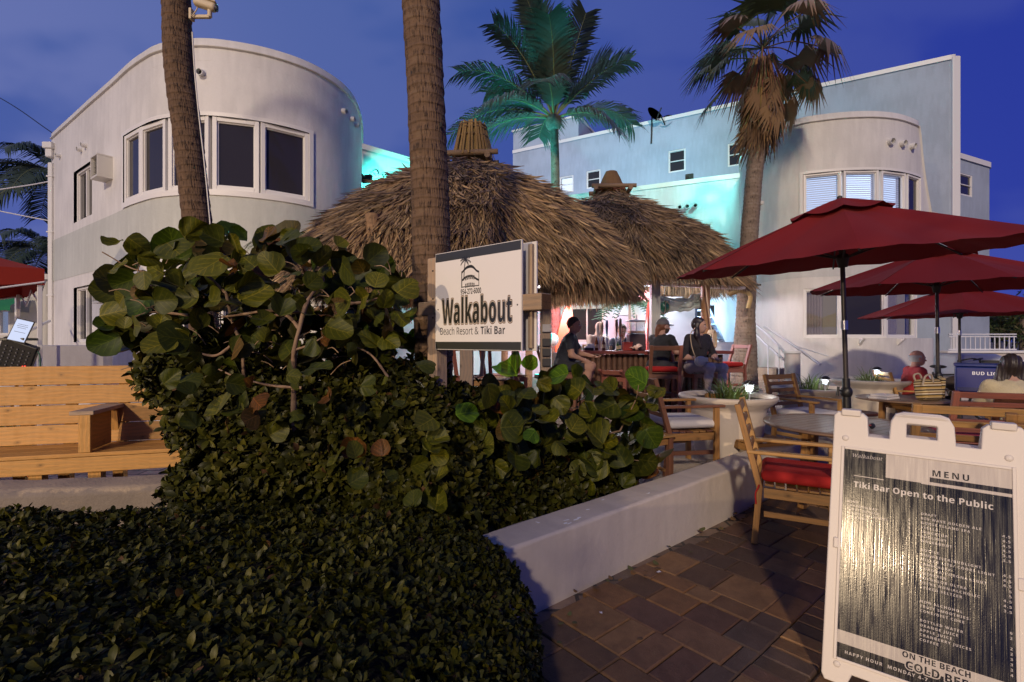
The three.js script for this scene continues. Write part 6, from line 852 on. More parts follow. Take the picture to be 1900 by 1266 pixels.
// ---------------------------------------------------------------- hotel sign on its post
{
  const L = V3(-0.488, 0, -3.09), Rr = V3(0.053, 0, -2.63), dir = Rr.clone().sub(L), W = dir.length(), yaw = Math.atan2(-dir.z, dir.x), mid = L.clone().lerp(Rr, 0.5), y0 = 1.395, y1 = 2.003, H = y1 - y0;
  const t = thing('hotel_sign', 'white double sided hotel sign with palm logo mounted on the crossbeam', 'sign', [mid.x, 0, mid.z], yaw);
  const PW = 1024, PH = Math.round(1024 * H / W), print = canvasTex(PW, PH, (c, w, h) => {
    c.fillStyle = '#ebe7e3'; c.fillRect(0, 0, w, h); c.fillStyle = '#3b3c35'; c.fillRect(0, 0, w, h * 0.088); c.fillRect(0, h * 0.922, w, h * 0.078); c.strokeStyle = '#e9e6e2'; c.lineWidth = 3; c.strokeRect(1, 1, w - 2, h - 2);
    const ink = '#2a2a25', put = (s, x, y, px, sx, wt) => { c.save(); c.translate(x * w, y * h); c.scale(sx, 1); c.font = wt + ' ' + px + 'px sans-serif'; c.textAlign = 'center'; c.fillText(s, 0, 0); c.restore(); };
    // little round-cornered hotel with a palm
    c.strokeStyle = ink; c.fillStyle = ink; const cx = 0.445 * w, by = 0.378 * h; c.lineWidth = 6;
    c.strokeRect(cx - 108, by - 140, 4, 140); const storey = (y, k) => { c.beginPath(); c.moveTo(cx - 108, y - 20); c.bezierCurveTo(cx - 70, y - 44, cx - 60, y - 62 * k, cx, y - 62 * k); c.bezierCurveTo(cx + 50, y - 62 * k, cx + 60, y - 20, cx + 104, y - 12); c.lineTo(cx + 104, y + 4); c.bezierCurveTo(cx + 60, y, cx + 50, y - 40 * k, cx, y - 40 * k); c.bezierCurveTo(cx - 60, y - 40 * k, cx - 70, y - 22, cx - 108, y - 2); c.closePath(); c.fill(); };
    storey(by - 118, 1.15); storey(by - 48, 0.9); c.fillRect(cx - 110, by - 8, 216, 8); c.fillRect(cx + 100, by - 130, 6, 130);
    for (let f = 0; f < 2; f++) for (let i = 0; i < 6; i++) { const x = cx - 62 + i * 20, y = by - 96 + f * 66 - 6 * Math.sin(i / 5 * 3.1); c.fillRect(x, y, 13, 36); c.fillStyle = '#d6d0cd'; c.fillRect(x + 6, y, 2, 36); c.fillRect(x, y + 16, 13, 2); c.fillStyle = ink; }
    c.lineWidth = 9; c.beginPath(); c.moveTo(cx - 80, by - 60); c.quadraticCurveTo(cx - 76, by - 170, cx - 62, by - 232); c.stroke();
    for (const [a, l] of [[-2.9, 62], [-2.4, 60], [-1.8, 48], [-1.1, 52], [-0.5, 66], [0.15, 70], [2.75, 62], [0.6, 48]]) { const x0 = cx - 62, yy = by - 236; c.lineWidth = 8; c.beginPath(); c.moveTo(x0, yy); c.quadraticCurveTo(x0 + Math.cos(a) * l * 0.6, yy + Math.sin(a) * l * 0.6 - 16, x0 + Math.cos(a) * l, yy + Math.sin(a) * l + 16); c.stroke(); for (let k = 2; k < 9; k++) { const q = k / 9, px = x0 + Math.cos(a) * l * q, py = yy + Math.sin(a) * l * q - 22 * q * (1 - q) * 1.5 + 12 * q * q; c.lineWidth = 3; c.beginPath(); c.moveTo(px, py); c.lineTo(px - 3, py + 15); c.stroke(); } }
    c.fillStyle = ink; put('954-272-6000', 0.45, 0.448, 66, 0.62, 'bold');
    // the name in tall condensed letters with a bronze edge
    c.save(); c.translate(0.5 * w, 0.735 * h); c.scale(0.72, 1.36); c.font = 'bold 224px sans-serif'; c.textAlign = 'center'; c.lineJoin = 'round'; c.strokeStyle = '#6d5233'; c.lineWidth = 20; c.strokeText('Walkabout', 0, 0); c.strokeStyle = '#c9bfb0'; c.lineWidth = 10; c.strokeText('Walkabout', 0, 0); c.fillStyle = '#2c2d27'; c.fillText('Walkabout', 0, 0); c.restore();
    c.fillStyle = ink; c.font = '84px sans-serif'; c.textAlign = 'left'; c.save(); c.translate(0.06 * w, 0.848 * h); c.scale(0.86, 1.04); c.fillText('Beach Resort & ', 0, 0); const q = c.measureText('Beach Resort & ').width; c.font = 'bold 88px sans-serif'; c.fillText('Tiki Bar', q + 4, 0); c.restore();
    for (const x of [0.035, 0.962]) { c.fillStyle = '#1d1a17'; c.beginPath(); c.arc(x * w, 0.585 * h, 7, 0, 7); c.fill(); }
  });
  const pm = M([0.86, 0.85, 0.84], 0.3, { map: print, clearcoat: 0.5, clearcoatRoughness: 0.12 }), edge = M([0.6, 0.57, 0.54], 0.45), G = 0.105;
  for (const [k, dx] of [[1, 0], [-1, 0.03]]) {
    const g = new THREE.Group(); g.name = 'sign_panel'; g.position.set(dx, (y0 + y1) / 2, k > 0 ? 0 : -G); g.rotation.y = k > 0 ? 0 : Math.PI; t.add(g);
    mesh('board', bx(W, H, 0.012, 0.002), edge, g, [0, 0, -0.007]); mesh('printed_face', plain(new THREE.PlaneGeometry(W - 0.006, H - 0.006)), pm, g, [0, 0, 0.0015]);
    for (const x of [-1, 1]) mesh('batten', bx(0.03, H - 0.03, 0.02, 0.003), MT.greyWood, g, [x * (W / 2 - 0.03), 0, -0.0235]);
  }
  const p = thing('sign_post', 'weathered square timber sign post with a crossbeam behind the sign', 'post', [mid.x, 0, mid.z], yaw);
  const PX = -W / 2 - 0.045; mesh('post', bx(0.092, 2.0, 0.092, 0.006), woodM([0.46, 0.35, 0.26], 0.85, 0.003), p, [PX, 0.985, -0.055]);
  mesh('crossbeam', bx(1.02, 0.09, 0.09, 0.006), woodM([0.36, 0.27, 0.19], 0.85, 0.003), p, [-0.03, 1.66, -0.0535]);
  { const eg = canvasTex(128, 128, (c) => { c.fillStyle = '#a08058'; c.fillRect(0, 0, 128, 128); for (let k = 0; k < 26; k++) { c.strokeStyle = k % 3 ? '#7a5a36' : '#5f4226'; c.lineWidth = 2; c.beginPath(); c.ellipse(58, 70, 4 + k * 3.4, 4 + k * 3, 0.2, 0, 7); c.stroke(); } c.strokeStyle = '#3a2616'; for (let k = 0; k < 6; k++) { c.beginPath(); c.moveTo(58, 70); c.lineTo(58 + 60 * Math.cos(k * 1.1), 70 + 60 * Math.sin(k * 1.1)); c.stroke(); } }); mesh('end_grain', plain(new THREE.PlaneGeometry(0.08, 0.08)), M([0.5, 0.42, 0.34], 0.9, { map: eg }), p, [0.4825, 1.66, -0.0535], [Math.PI / 2, 0, 0]); }
  for (const y of [1.9, 1.72, 1.6]) mesh('nail', plain(new THREE.SphereGeometry(0.006, 8, 6)), MT.dark, p, [PX + 0.012, y, -0.008]);
}
// ---------------------------------------------------------------- wooden bench at the left
{
  const t = thing('wooden_bench', 'long golden pine bench with plank back and side arm at the left', 'bench', [-4.75, 0, -4.5], 0); t.rotation.y = Math.atan2(0.27, 0.963);
  const L = 3.3, x0 = 0.42, r = rng(4), m = () => MT.pine[Math.floor(r() * 3)];
  for (let k = 0; k < 4; k++) mesh('back_plank', bx(L, 0.178, 0.038, 0.006), m(), t, [x0, 0.56 + k * 0.186, -0.075 - k * 0.017 + 0.06], [0, -0.09, 0]);
  for (let k = 0; k < 3; k++) mesh('seat_plank', bx(L, 0.036, 0.165, 0.006), m(), t, [x0, 0.45, 0.08 + k * 0.171]);
  mesh('apron', bx(L, 0.135, 0.036, 0.006), m(), t, [x0, 0.362, 0.485]); mesh('apron', bx(L, 0.13, 0.036, 0.006), m(), t, [x0, 0.36, 0.02]);
  for (const x of [-1.1, 0.18, 0.52, 0.95, 1.85]) { mesh('leg', bx(0.10, 0.43, 0.09, 0.006), m(), t, [x, 0.215, 0.42]); mesh('leg', bx(0.09, 0.43, 0.09, 0.006), m(), t, [x + 0.03, 0.215, 0.08]); mesh('back_post', bar(V3(x, 0.4, -0.03), V3(x, 1.2, -0.105), 0.09, 0.04, 0.005), m(), t); }
  const X = 0.88; mesh('arm_board', bx(0.18, 0.036, 0.62, 0.006), MT.greyWood, t, [X, 0.818, 0.21]); mesh('arm_panel', bx(0.036, 0.32, 0.4, 0.005), m(), t, [X + 0.02, 0.638, 0.30]); mesh('arm_post', bx(0.09, 0.33, 0.036, 0.005), m(), t, [X + 0.02, 0.636, 0.498]); mesh('arm_brace', bar(V3(X + 0.02, 0.79, 0.02), V3(X + 0.02, 0.5, -0.03), 0.07, 0.036, 0.005), m(), t);
}
// ---------------------------------------------------------------- canopy tent and musician's gear at the left
{
  const c0 = [-5.78, -6.0], t = thing('canopy_tent', 'red pop up canopy tent with white frame at the left edge', 'tent', [c0[0], 0, c0[1]], 0.86), S = 2.9, vb = 2.14, vt = 2.34, pk = 3.15, wm = M([0.62, 0.62, 0.64], 0.4);
  const corners = [[0, 0], [-S, 0], [-S, -S], [0, -S]], nm = ['valance', 'valance', 'valance', 'valance'];
  corners.forEach(([x, z], i) => {
    const [x2, z2] = corners[(i + 1) % 4], pos = [], uv = [], idx = [], N = 16; for (let k = 0; k <= N; k++) { const q = k / N, sg = 0.03 * Math.sin(q * Math.PI); pos.push(lerp(x, x2, q), vt - sg, lerp(z, z2, q), lerp(x, x2, q), vb - sg + 0.015 * Math.sin(q * 40), lerp(z, z2, q)); uv.push(q * S, 0.2, q * S, 0); } for (let k = 0; k < N; k++) idx.push(k * 2, k * 2 + 1, k * 2 + 2, k * 2 + 1, k * 2 + 3, k * 2 + 2); mesh('valance', plain(geo(pos, uv, idx)), MT.tentRed, t);
    const p2 = [], i2 = [], u2 = []; for (let a = 0; a <= 8; a++) for (let b = 0; b <= 8; b++) { const q = a / 8, u = b / 8, ex = lerp(x, x2, q), ez = lerp(z, z2, q), sg = 0.1 * Math.sin(u * 3.14); p2.push(lerp(ex, -S / 2, u), lerp(vt - 0.03 * Math.sin(q * Math.PI) * (1 - u), pk, u) - sg, lerp(ez, -S / 2, u)); u2.push(q * 3, u * 2); } for (let a = 0; a < 8; a++) for (let b = 0; b < 8; b++) { const p = a * 9 + b, q = p + 9; i2.push(p, q, p + 1, q, q + 1, p + 1); } mesh('roof_panel', plain(geo(p2, u2, i2)), MT.tentRed, t);
    mesh('leg', bx(0.045, 2.2, 0.045, 0.005), wm, t, [x + (x < -1 ? 0.04 : -0.04), 1.1, z + (z < -1 ? 0.04 : -0.04)]); mesh('foot', bx(0.11, 0.012, 0.11, 0.003), wm, t, [x, 0.006, z]);
    for (const k of [0, 1]) { const A = V3(lerp(x, x2, k * 0.5), 2.18, lerp(z, z2, k * 0.5)), B2 = V3(lerp(x, x2, 0.25 + k * 0.5), 1.98, lerp(z, z2, 0.25 + k * 0.5)), C2 = V3(lerp(x, x2, 0.5 + k * 0.5), 2.18, lerp(z, z2, 0.5 + k * 0.5)); mesh('truss', plain(new MB().add(rod(A, B2, 0.012)).add(rod(B2, C2, 0.012)).geo()), wm, t); }
  });
  mesh('centre_pole', plain(rod(V3(-S / 2, 2.0, -S / 2), V3(-S / 2, pk - 0.03, -S / 2), 0.03)), wm, t);
  const inner = P(32, 600, 8.2); const ip = mesh('speaker_pole', plain(rod(V3(inner.x, 0, inner.z), V3(inner.x, 2.25, inner.z), 0.03)), wm); ip.name = numbered('tent_leg_pole'); tag(ip, 'white inner pole of the neighbouring tent seen under the red canopy', 'pole');
  // mixing desk tilted on a stand with a tablet
  const d = P(31, 662, 5.6), k = thing('mixing_desk', 'black mixing desk tilted on its stand beneath the red tent', 'mixing desk', [d.x, 0, d.z], 0.25);
  mesh('desk', bx(0.34, 0.4, 0.07, 0.015), MT.black, k, [0.0, 1.26, 0], [0.0, 0.25, -0.42]); mesh('shelf', bx(0.5, 0.03, 0.24, 0.006), MT.black, k, [-0.12, 1.47, -0.02]);
  { const knobs = new MB(), rr = rng(9); for (let i = 0; i < 5; i++) for (let j = 0; j < 7; j++) knobs.add(new THREE.CylinderGeometry(0.008, 0.009, 0.014, 8).rotateX(Math.PI / 2), [-0.11 + i * 0.055, -0.15 + j * 0.045, 0.04]); const o = knobs.build('knobs', M([0.12, 0.12, 0.13], 0.4), k); o.position.set(0, 1.26, 0); o.rotation.order = 'YXZ'; o.rotation.set(0.25, 0, -0.42); o.userData.kind = 'stuff'; }
  { const led = new MB(); for (const [x, y] of [[0.1, -0.06], [0.12, -0.05], [0.11, -0.085], [0.13, -0.1]]) led.add(bx(0.012, 0.012, 0.006, 0.001), [x, y, 0.042]); const o = led.build('red_indicator', glow([1, 0.05, 0.03], 1.5), k); o.position.set(0, 1.26, 0); o.rotation.set(0.25, 0, -0.42, 'YXZ'); }
  for (const s of [-1, 1]) mesh('stand_leg', plain(rod(V3(s * 0.24, 0, 0.1 * s), V3(-s * 0.1, 1.12, -0.1 * s), 0.014)), MT.black, k); mesh('cable', plain(tube([V3(0.1, 1.3, 0), V3(0.22, 1.33, 0.03), V3(0.25, 1.1, 0.04), V3(0.24, 0.6, 0.03)], 0.008, 6, 20)), M([0.02, 0.09, 0.06], 0.5), k);
  const tb = P(39, 614, 5.55), tab = thing('tablet', 'tablet with a pale song sheet propped on the mixing desk shelf', 'tablet', tb, 0.45); mesh('casing', bx(0.17, 0.27, 0.012, 0.006), MT.black, tab, [0, 0, 0], [0, -0.2, -0.28]); const scr = mesh('screen', bx(0.148, 0.245, 0.004, 0.0005), glow([0.5, 0.56, 0.75], 0.8), tab, [0, 0.0015, 0.0075], [0, -0.2, -0.28]);
  mesh('song_lines', muv(new MB().add(bx(0.09, 0.004, 0.001, 0), [0, 0.07, 0]).add(bx(0.1, 0.004, 0.001, 0), [0, 0.05, 0]).add(bx(0.08, 0.004, 0.001, 0), [0, 0.03, 0]).add(bx(0.1, 0.004, 0.001, 0), [0, -0.02, 0]).geo()), MT.dark, tab, [0, 0.002, 0.0105], [0, -0.2, -0.28]);
  { const l = new THREE.RectAreaLight(C(0.5, 0.56, 0.75), 0.8, 0.148, 0.245); l.position.copy(tb).add(V3(0.01, 0.01, 0.03)); l.lookAt(tb.clone().add(V3(1.2, 0.4, 3))); scene.add(l); }
  // low building with green awning beyond
  const path = makePath([[-20, 14.2], [-12.9, 13.4], [-12.4, 18]], false), lb = thing('low_building', 'low cream building with green awning seen under the red tent', 'building'), s0 = path.bearing(-40), s1 = path.bearing(18);
  mesh('wall', facade(path, 0, 3.15, [[s0, s1, 1.6, 2.35]]), stucco([0.6, 0.58, 0.5]), lb); mesh('coping', facade(path, 3.15, 3.3, [], { off: 0.1 }), MT.trim, lb); mesh('roof', roofOf(path, 3.2, 0, [[-20, 18]]), MT.concrete, lb); windowIn(lb, path, s0, s1, 1.6, 2.35, { split: 2, lit: glow([0.5, 0.6, 0.8], 0.25), glass: new THREE.MeshPhysicalMaterial({ color: C(0.9, 0.9, 0.95), transmission: 1, roughness: 0.05, thickness: 0 }) });
  const aw = P(30, 562, 13.4), awg = []; { const pos = [], idx = [], n = 14; for (let i = 0; i <= n; i++) { const x = lerp(-1.6, 0.46, i / n); pos.push(x, 0.16, 0, x, -0.12, 0.45, x, -0.26 + 0.02 * (i % 2), 0.455); } for (let i = 0; i < n; i++) for (let j = 0; j < 2; j++) { const a = i * 3 + j, b = a + 3; idx.push(a, b, a + 1, b, b + 1, a + 1); } awg.push(geo(pos, null, idx)); } mesh('awning', plain(awg[0]), MT.green, lb, [aw.x, aw.y, aw.z + 0.15]);
  const rl = mesh('sloped_rail', plain(tube([P(38, 622, 9.5), P(92, 596, 11)], 0.03, 8)), MT.whiteMetal); rl.name = numbered('handrail'); tag(rl, 'thin white sloping handrail beside the left building', 'handrail');
  const lw = mesh('low_parapet', bx(2.4, 0.95, 0.2, 0.01), stucco([0.62, 0.64, 0.66]), null, [P(75, 0, 8.6).x, 0.9, -8.6]); lw.name = numbered('boundary_wall'); tag(lw, 'low white boundary wall behind the mixing desk', 'wall');
  const pl = thing('shrub', 'small leafy green shrub beside the mixing desk', 'plant', [P(8, 0, 6.6).x, 0, -6.6]); grassTuft(pl, 120, 1.0, 14, 0.3, [0.05, 0.16, 0.04]);
}
// unseen tree added behind the viewer so its crown shades the foreground hedge
for (const [x, y, z, rx, ry, rz, s, lab] of [[-2.0, 2.5, 2.3, 1.8, 0.8, 0.8, 41, 'unseen tree added behind the viewer to shade the hedge']]) {
  const t = thing('added_shade_tree', lab, 'tree'), r = rng(s), l = []; mesh('trunk', plain(tube([V3(x, 0, z), V3(x + 0.05, y * 0.5, z + 0.03), V3(x, y, z)], 0.07, 8)), MT.barkFar, t);
  for (let k = 0; k < 320; k++) { const v = V3(r() * 2 - 1, r() * 2 - 1, r() * 2 - 1); if (v.length() > 1) { k--; continue; } l.push({ p: V3(x + v.x * rx, y + v.y * ry, z + v.z * rz), q: new THREE.Quaternion().setFromEuler(new THREE.Euler(r() * 6, r() * 6, r() * 6)), s: V3(0.08, 0.15, 0.15), c: C(0.05 + 0.03 * r(), 0.07 + 0.04 * r(), 0.02) }); } scatter('crown', bladeGeo(), M([1, 1, 1], 0.6), l, t);
}
// street lamp behind the camera on the left (its light gleams on the menu and on the bench)
{
  const t = thing('street_lamp', 'tall street lamp standing behind the viewer on the left', 'street lamp', [-8.9, 0, 8.85]);
  mesh('pole', plain(rod(V3(0, 0, 0), V3(0, 2.43, 0), 0.07, 0.045, 14)), MT.dark, t); mesh('arm', plain(tube([V3(0, 2.38, 0), V3(0.1, 2.73, -0.2), V3(0.3, 2.79, -0.9)], 0.03, 8, 20)), MT.dark, t);
  mesh('lamp_head', bx(0.26, 0.1, 0.5, 0.03), MT.dark, t, [0.3, 2.81, -1.05]); mesh('lens', bx(0.2, 0.012, 0.36, 0.004), glow([1, 0.74, 0.45], 4), t, [0.3, 2.753, -1.05]);
  spot(V3(-8.6, 2.72, 7.8), V3(-2, 1.0, -4), [1, 0.74, 0.46], 290, 1.0, 0.5, 5);
}
// ---------------------------------------------------------------- wires, camera, small litter
{
  const wire = (pts, r, m, label) => tag(mesh('overhead_cable', plain(tube(pts, r, 6, 40)), m), label, 'cable');
  const e = P(96, 246, 12.3); wire([P(-260, 60, 14), P(0, 182, 13), e], 0.012, MT.black, 'black overhead cable running to the roof edge of the rounded building');
  const white = M([0.6, 0.6, 0.62], 0.6); wire([P(-200, 385, 12), P(0, 352, 12.2), P(60, 343, 12.3), P(92, 337, 12.3)], 0.016, white, 'upper white cable running to the downpipe of the rounded building'); wire([P(-200, 352, 12), P(0, 392, 12.2), P(50, 402, 12.3), P(92, 410, 12.3)], 0.016, white, 'lower white cable running to the downpipe of the rounded building');
  const c = thing('security_camera', 'cream security camera on a bracket on the leaning palm trunk', 'camera', P(356, 28, 4.45)); const cm = M([0.52, 0.42, 0.28], 0.5);
  mesh('plate', bx(0.025, 0.1, 0.06, 0.006), cm, c, [0.0, 0, 0]); mesh('arm', bx(0.16, 0.03, 0.032, 0.008), cm, c, [0.09, -0.018, 0.0]); mesh('knuckle', plain(rod(V3(0.165, -0.02, 0), V3(0.165, 0.05, 0.0), 0.02)), cm, c);
  const body = mesh('body', plain(new RoundedBoxGeometry(0.19, 0.075, 0.08, 3, 0.03)), cm, c, [0.13, 0.085, 0.01], [0.25, 0, -0.2]); mesh('hood', bx(0.2, 0.012, 0.09, 0.005), cm, c, [0.127, 0.127, 0.01], [0.25, 0, -0.2]); mesh('lens', plain(new THREE.CylinderGeometry(0.028, 0.028, 0.01, 16).rotateZ(Math.PI / 2)), MT.black, body, [0.0965, 0, 0]); mesh('lead', plain(tube([V3(0.07, 0.07, 0.02), V3(0.06, 0.02, 0.03), V3(0.02, -0.03, 0.03)], 0.005, 6)), cm, c);
  { const q = rng(78), lv = []; for (let k = 0; k < 46; k++) { const u = q() * 3.6, v = q() < 0.6 ? q() * 0.22 : q() * 1.8, x = WALL_A[0] + WU[0] * u - WN[0] * (v + 0.02), d = WALL_A[1] + WU[1] * u - WN[1] * (v + 0.02), L = 0.025 + 0.03 * q(); lv.push({ p: V3(x, 0.006, -d), q: basisQ(V3(q() - 0.5, 0.05 * q(), q() - 0.5), V3(0, 1, 0)), s: V3(L, L, L), c: q() < 0.7 ? C(0.16, 0.09, 0.035) : C(0.10, 0.1, 0.03) }); } const o = scatter('fallen_leaves', bladeGeo(0.2), M([1, 1, 1], 0.8), lv, scene); o.castShadow = true; }
  const r = rng(77); for (const [px, py, w, l] of [[1222, 1064, 0.028, 'small white paper scrap on the pavers near the low wall'], [1115, 1140, 0.02, 'tiny pale litter scrap in a paver joint nearer the hedge']]) { const d = 1.45 * 900 / (py - 633); const g = new THREE.PlaneGeometry(w, w * 0.7, 2, 2).rotateX(-Math.PI / 2); const q = g.attributes.position; for (let i = 0; i < q.count; i++) q.setY(i, r() * 0.005); g.computeVertexNormals(); tag(mesh('paper_scrap', plain(g), M([0.75, 0.72, 0.7], 0.9), null, [(px - 950) / 900 * d, 0.008, -d], [r() * 3, 0, 0]), l, 'litter'); }
}
// ---------------------------------------------------------------- palm trunks near the camera
function trunkGeo(pts, r0, seed, { rings = 9, bulge = 0, amp = 0.06 } = {}) { // ringed, slightly swollen and cracked trunk
  const c = new THREE.CatmullRomCurve3(pts, false, 'centripetal'), L = c.getLength(), S = Math.round(L * 46), n = 28, f = c.computeFrenetFrames(S), pos = [], uv = [], idx = [];
  for (let i = 0; i <= S; i++) { const t = i / S, p = c.getPointAt(t), y = t * L, ph = (y * rings + 0.5 * vnoise(y * 2, 3.3, 512, seed)), fr = ph - Math.floor(ph);
    for (let j = 0; j <= n; j++) { const a = j / n * 6.2832, sh = fr + 0.22 * vnoise((j % n) * 0.25, y * 3, 7, seed), saw = (sh - Math.floor(sh)), rr = r0(t) * (1 + amp * (0.9 - saw) * (0.4 + 0.9 * vnoise((j % n) * 0.5, Math.floor(ph), 14, seed + 1)) + 0.05 * (vnoise((j % n) * 0.28 , y * 4, 8, seed + 2) - 0.5) + 0.05 * (vnoise(0.5, y * 1.6, 512, seed + 5) - 0.5)); const v = f.normals[i].clone().multiplyScalar(Math.cos(a)).addScaledVector(f.binormals[i], Math.sin(a)); pos.push(p.x + v.x * rr, p.y + v.y * rr, p.z + v.z * rr); uv.push(y, j / n * 0.9); } }
  for (let i = 0; i < S; i++) for (let j = 0; j < n; j++) { const a = i * (n + 1) + j, b = a + n + 1; idx.push(a, b, a + 1, b, b + 1, a + 1); }
  return plain(geo(pos, uv, idx));
}
function frond(parent, p, az, el, L, m, rm, { n = 46, lw = 0.035, ll = 0.62, droop = 1.0, seed = 1, roll = 0, windx = 0 } = {}) { // feather palm frond: arching rib with hanging leaflets
  const r = rng(seed), g = new THREE.Group(); g.name = 'frond'; g.position.copy(p); parent.add(g);
  const dir = V3(Math.cos(az), 0, -Math.sin(az)), C1 = (t) => V3(0, 0, 0).addScaledVector(dir, L * t * Math.cos(el) * (1 - 0.12 * t * droop)).add(V3(windx * t * t, L * (Math.sin(el) * t - 0.55 * droop * t * t * (0.6 + 0.4 * t)), 0));
  const pts = []; for (let i = 0; i <= 8; i++) pts.push(C1(i / 8)); mesh('midrib', plain(tube(pts, (t) => 0.026 * (1 - t) + 0.005, 6, 16)), rm, g);
  const pos = [], idx = [];
  for (let i = 0; i < n; i++) for (const s of [-1, 1]) {
    const t = 0.16 + 0.84 * (i + r() * 0.6) / n, a = C1(t), tan = C1(Math.min(1, t + 0.02)).sub(C1(t - 0.02)).normalize(), side = V3().crossVectors(tan, V3(0, 1, 0)).normalize(), up = V3().crossVectors(side, tan), l = ll * (0.55 + 0.9 * Math.sin(Math.min(1, t * 1.05) * Math.PI * 0.86)) * (0.85 + r() * 0.3), d0 = side.clone().multiplyScalar(s).addScaledVector(tan, 0.75).addScaledVector(up, 0.25 + roll * s - 0.2 * r()).normalize();
    const b = a.clone().addScaledVector(d0, l * 0.5).add(V3(0, -0.06 * l, 0)), e = a.clone().addScaledVector(d0, l * 0.85).add(V3(windx * 0.1, -(0.28 + 0.3 * r()) * l * droop, 0)), w = V3().crossVectors(d0, up).normalize().multiplyScalar(lw * 0.5), k = pos.length / 3;
    for (const [q, f] of [[a, 0.6], [b, 1], [e, 0.12]]) pos.push(q.x - w.x * f, q.y - w.y * f, q.z - w.z * f, q.x + w.x * f, q.y + w.y * f, q.z + w.z * f); idx.push(k, k + 1, k + 2, k + 1, k + 3, k + 2, k + 2, k + 3, k + 4, k + 3, k + 5, k + 4);
  }
  mesh('leaflets', plain(geo(pos, null, idx)), m, g); return g;
}
const frondM = M([0.045, 0.07, 0.04], 0.55, { transmission: 0.3, thickness: 0 }), frondDk = M([0.03, 0.055, 0.03], 0.6, { transmission: 0.2, thickness: 0 }), ribM = M([0.16, 0.17, 0.06], 0.6);
{
  const t = thing('coconut_palm', 'thick brown ringed palm trunk directly behind the hotel sign post', 'palm tree');
  const pts = [P(815, 1000, 3.6), P(808, 800, 3.58), P(803, 600, 3.55), P(800, 460, 3.52), P(797, 330, 3.5), P(791, 200, 3.5), P(784, 60, 3.5), P(776, -90, 3.5), P(762, -400, 3.55), P(735, -900, 3.6)]; pts[0].y = 0;
  mesh('trunk', trunkGeo(pts, (q) => lerp(0.140, 0.125, q), 3, { rings: 8.5 }), MT.bark, t); const top = pts[pts.length - 1];
  { const rr = rng(12), hs = new MB(); for (const [px, py] of [[818, 232], [777, 345], [783, 375], [808, 382], [792, 398], [765, 135], [815, 60], [783, 425], [800, 300]]) hs.add(new THREE.SphereGeometry(0.011 + 0.006 * rr(), 8, 6).scale(0.8, 1.5, 0.4), P(px, py, 3.395)); hs.build('bark_holes', MT.hole, t).userData.kind = 'stuff'; }
  const r = rng(21); for (let k = 0; k < 9; k++) frond(t, top, k * 2.4, 0.95 - 1.1 * (k / 9), 2.6 + r() * 0.4, frondM, ribM, { seed: 300 + k, n: 34 });
}
{
  const t = thing('coconut_palm', 'slimmer leaning palm trunk with a security camera in front of the rounded building', 'palm tree');
  const pts = [P(392, 900, 4.62), P(384, 700, 4.58), P(375, 540, 4.55), P(366, 412, 4.52), P(357, 330, 4.5), P(347, 240, 4.5), P(336, 160, 4.5), P(330, 80, 4.5), P(327, 0, 4.5), P(322, -160, 4.5), P(330, -420, 4.55), P(345, -700, 4.6)]; pts[0].y = 0;
  mesh('trunk', trunkGeo(pts, (q) => lerp(0.122, 0.113, q), 8, { rings: 8 }), MT.bark, t); const top = pts[pts.length - 1], r = rng(22); for (let k = 0; k < 8; k++) frond(t, top, k * 2.4 + 1, 0.95 - 1.15 * (k / 8), 2.5 + r() * 0.4, frondM, ribM, { seed: 340 + k, n: 34 });
  mesh('cable', plain(tube([P(357, 60, 4.42), P(362, 140, 4.42), P(371, 230, 4.42), P(378, 290, 4.42), P(386, 370, 4.42), P(392, 440, 4.45), P(398, 560, 4.5)], 0.006, 6, 40)), M([0.6, 0.58, 0.55], 0.6), t);
}
{ // teal lit coconut palm in the courtyard
  const t = thing('coconut_palm', 'coconut palm lit teal rising in the courtyard behind the huts', 'palm tree'); const D = 14.2, c = P(1027, 228, D);
  mesh('trunk', plain(tube([V3(c.x + 0.1, 0.1, c.z), V3(c.x + 0.06, 3, c.z), P(1030, 300, D), c.clone().add(V3(0, 0.1, 0))], (q) => 0.15 - 0.03 * q, 14, 60)), MT.barkFar, t);
  mesh('crown_base', plain(new THREE.SphereGeometry(0.24, 16, 12).scale(1, 1.1, 1)), MT.barkFar, t, c); const r = rng(5);
  // bearing az 0 = right, PI = left, PI/2 = away
  for (const [az, el, L, dr, wx] of [[0.15, 0.42, 2.9, 0.75], [-0.35, 0.72, 3.1, 0.55], [0.5, 0.9, 2.6, 0.6], [-0.7, 1.15, 3.2, 0.4], [1.2, 1.1, 3.0, 0.6], [3.0, 0.42, 3.1, 0.9], [3.4, 0.72, 3.3, 0.7], [2.7, 0.9, 3.1, 0.8], [3.7, 1.05, 3.3, 0.5], [4.2, 1.25, 3.3, 0.35], [2.2, 1.2, 3.2, 0.5], [4.7, 1.0, 3.0, 0.5], [3.2, 0.12, 2.7, 0.95], [3.8, 0.3, 2.6, 0.9], [-0.5, 0.1, 2.2, 0.8], [4.6, 0.5, 2.4, 0.9], [1.6, 0.6, 2.6, 0.8], [-0.1, 0.95, 2.9, 0.55], [3.0, 1.25, 3.2, 0.45], [4.0, 1.4, 3.3, 0.2]]) frond(t, c.clone().add(V3(0, 0.12, 0)), az, el, L * 1.12, frondM, ribM, { seed: Math.round(az * 100 + el * 10), n: 58, lw: 0.05, ll: 0.72, droop: dr, windx: -0.25 });
}
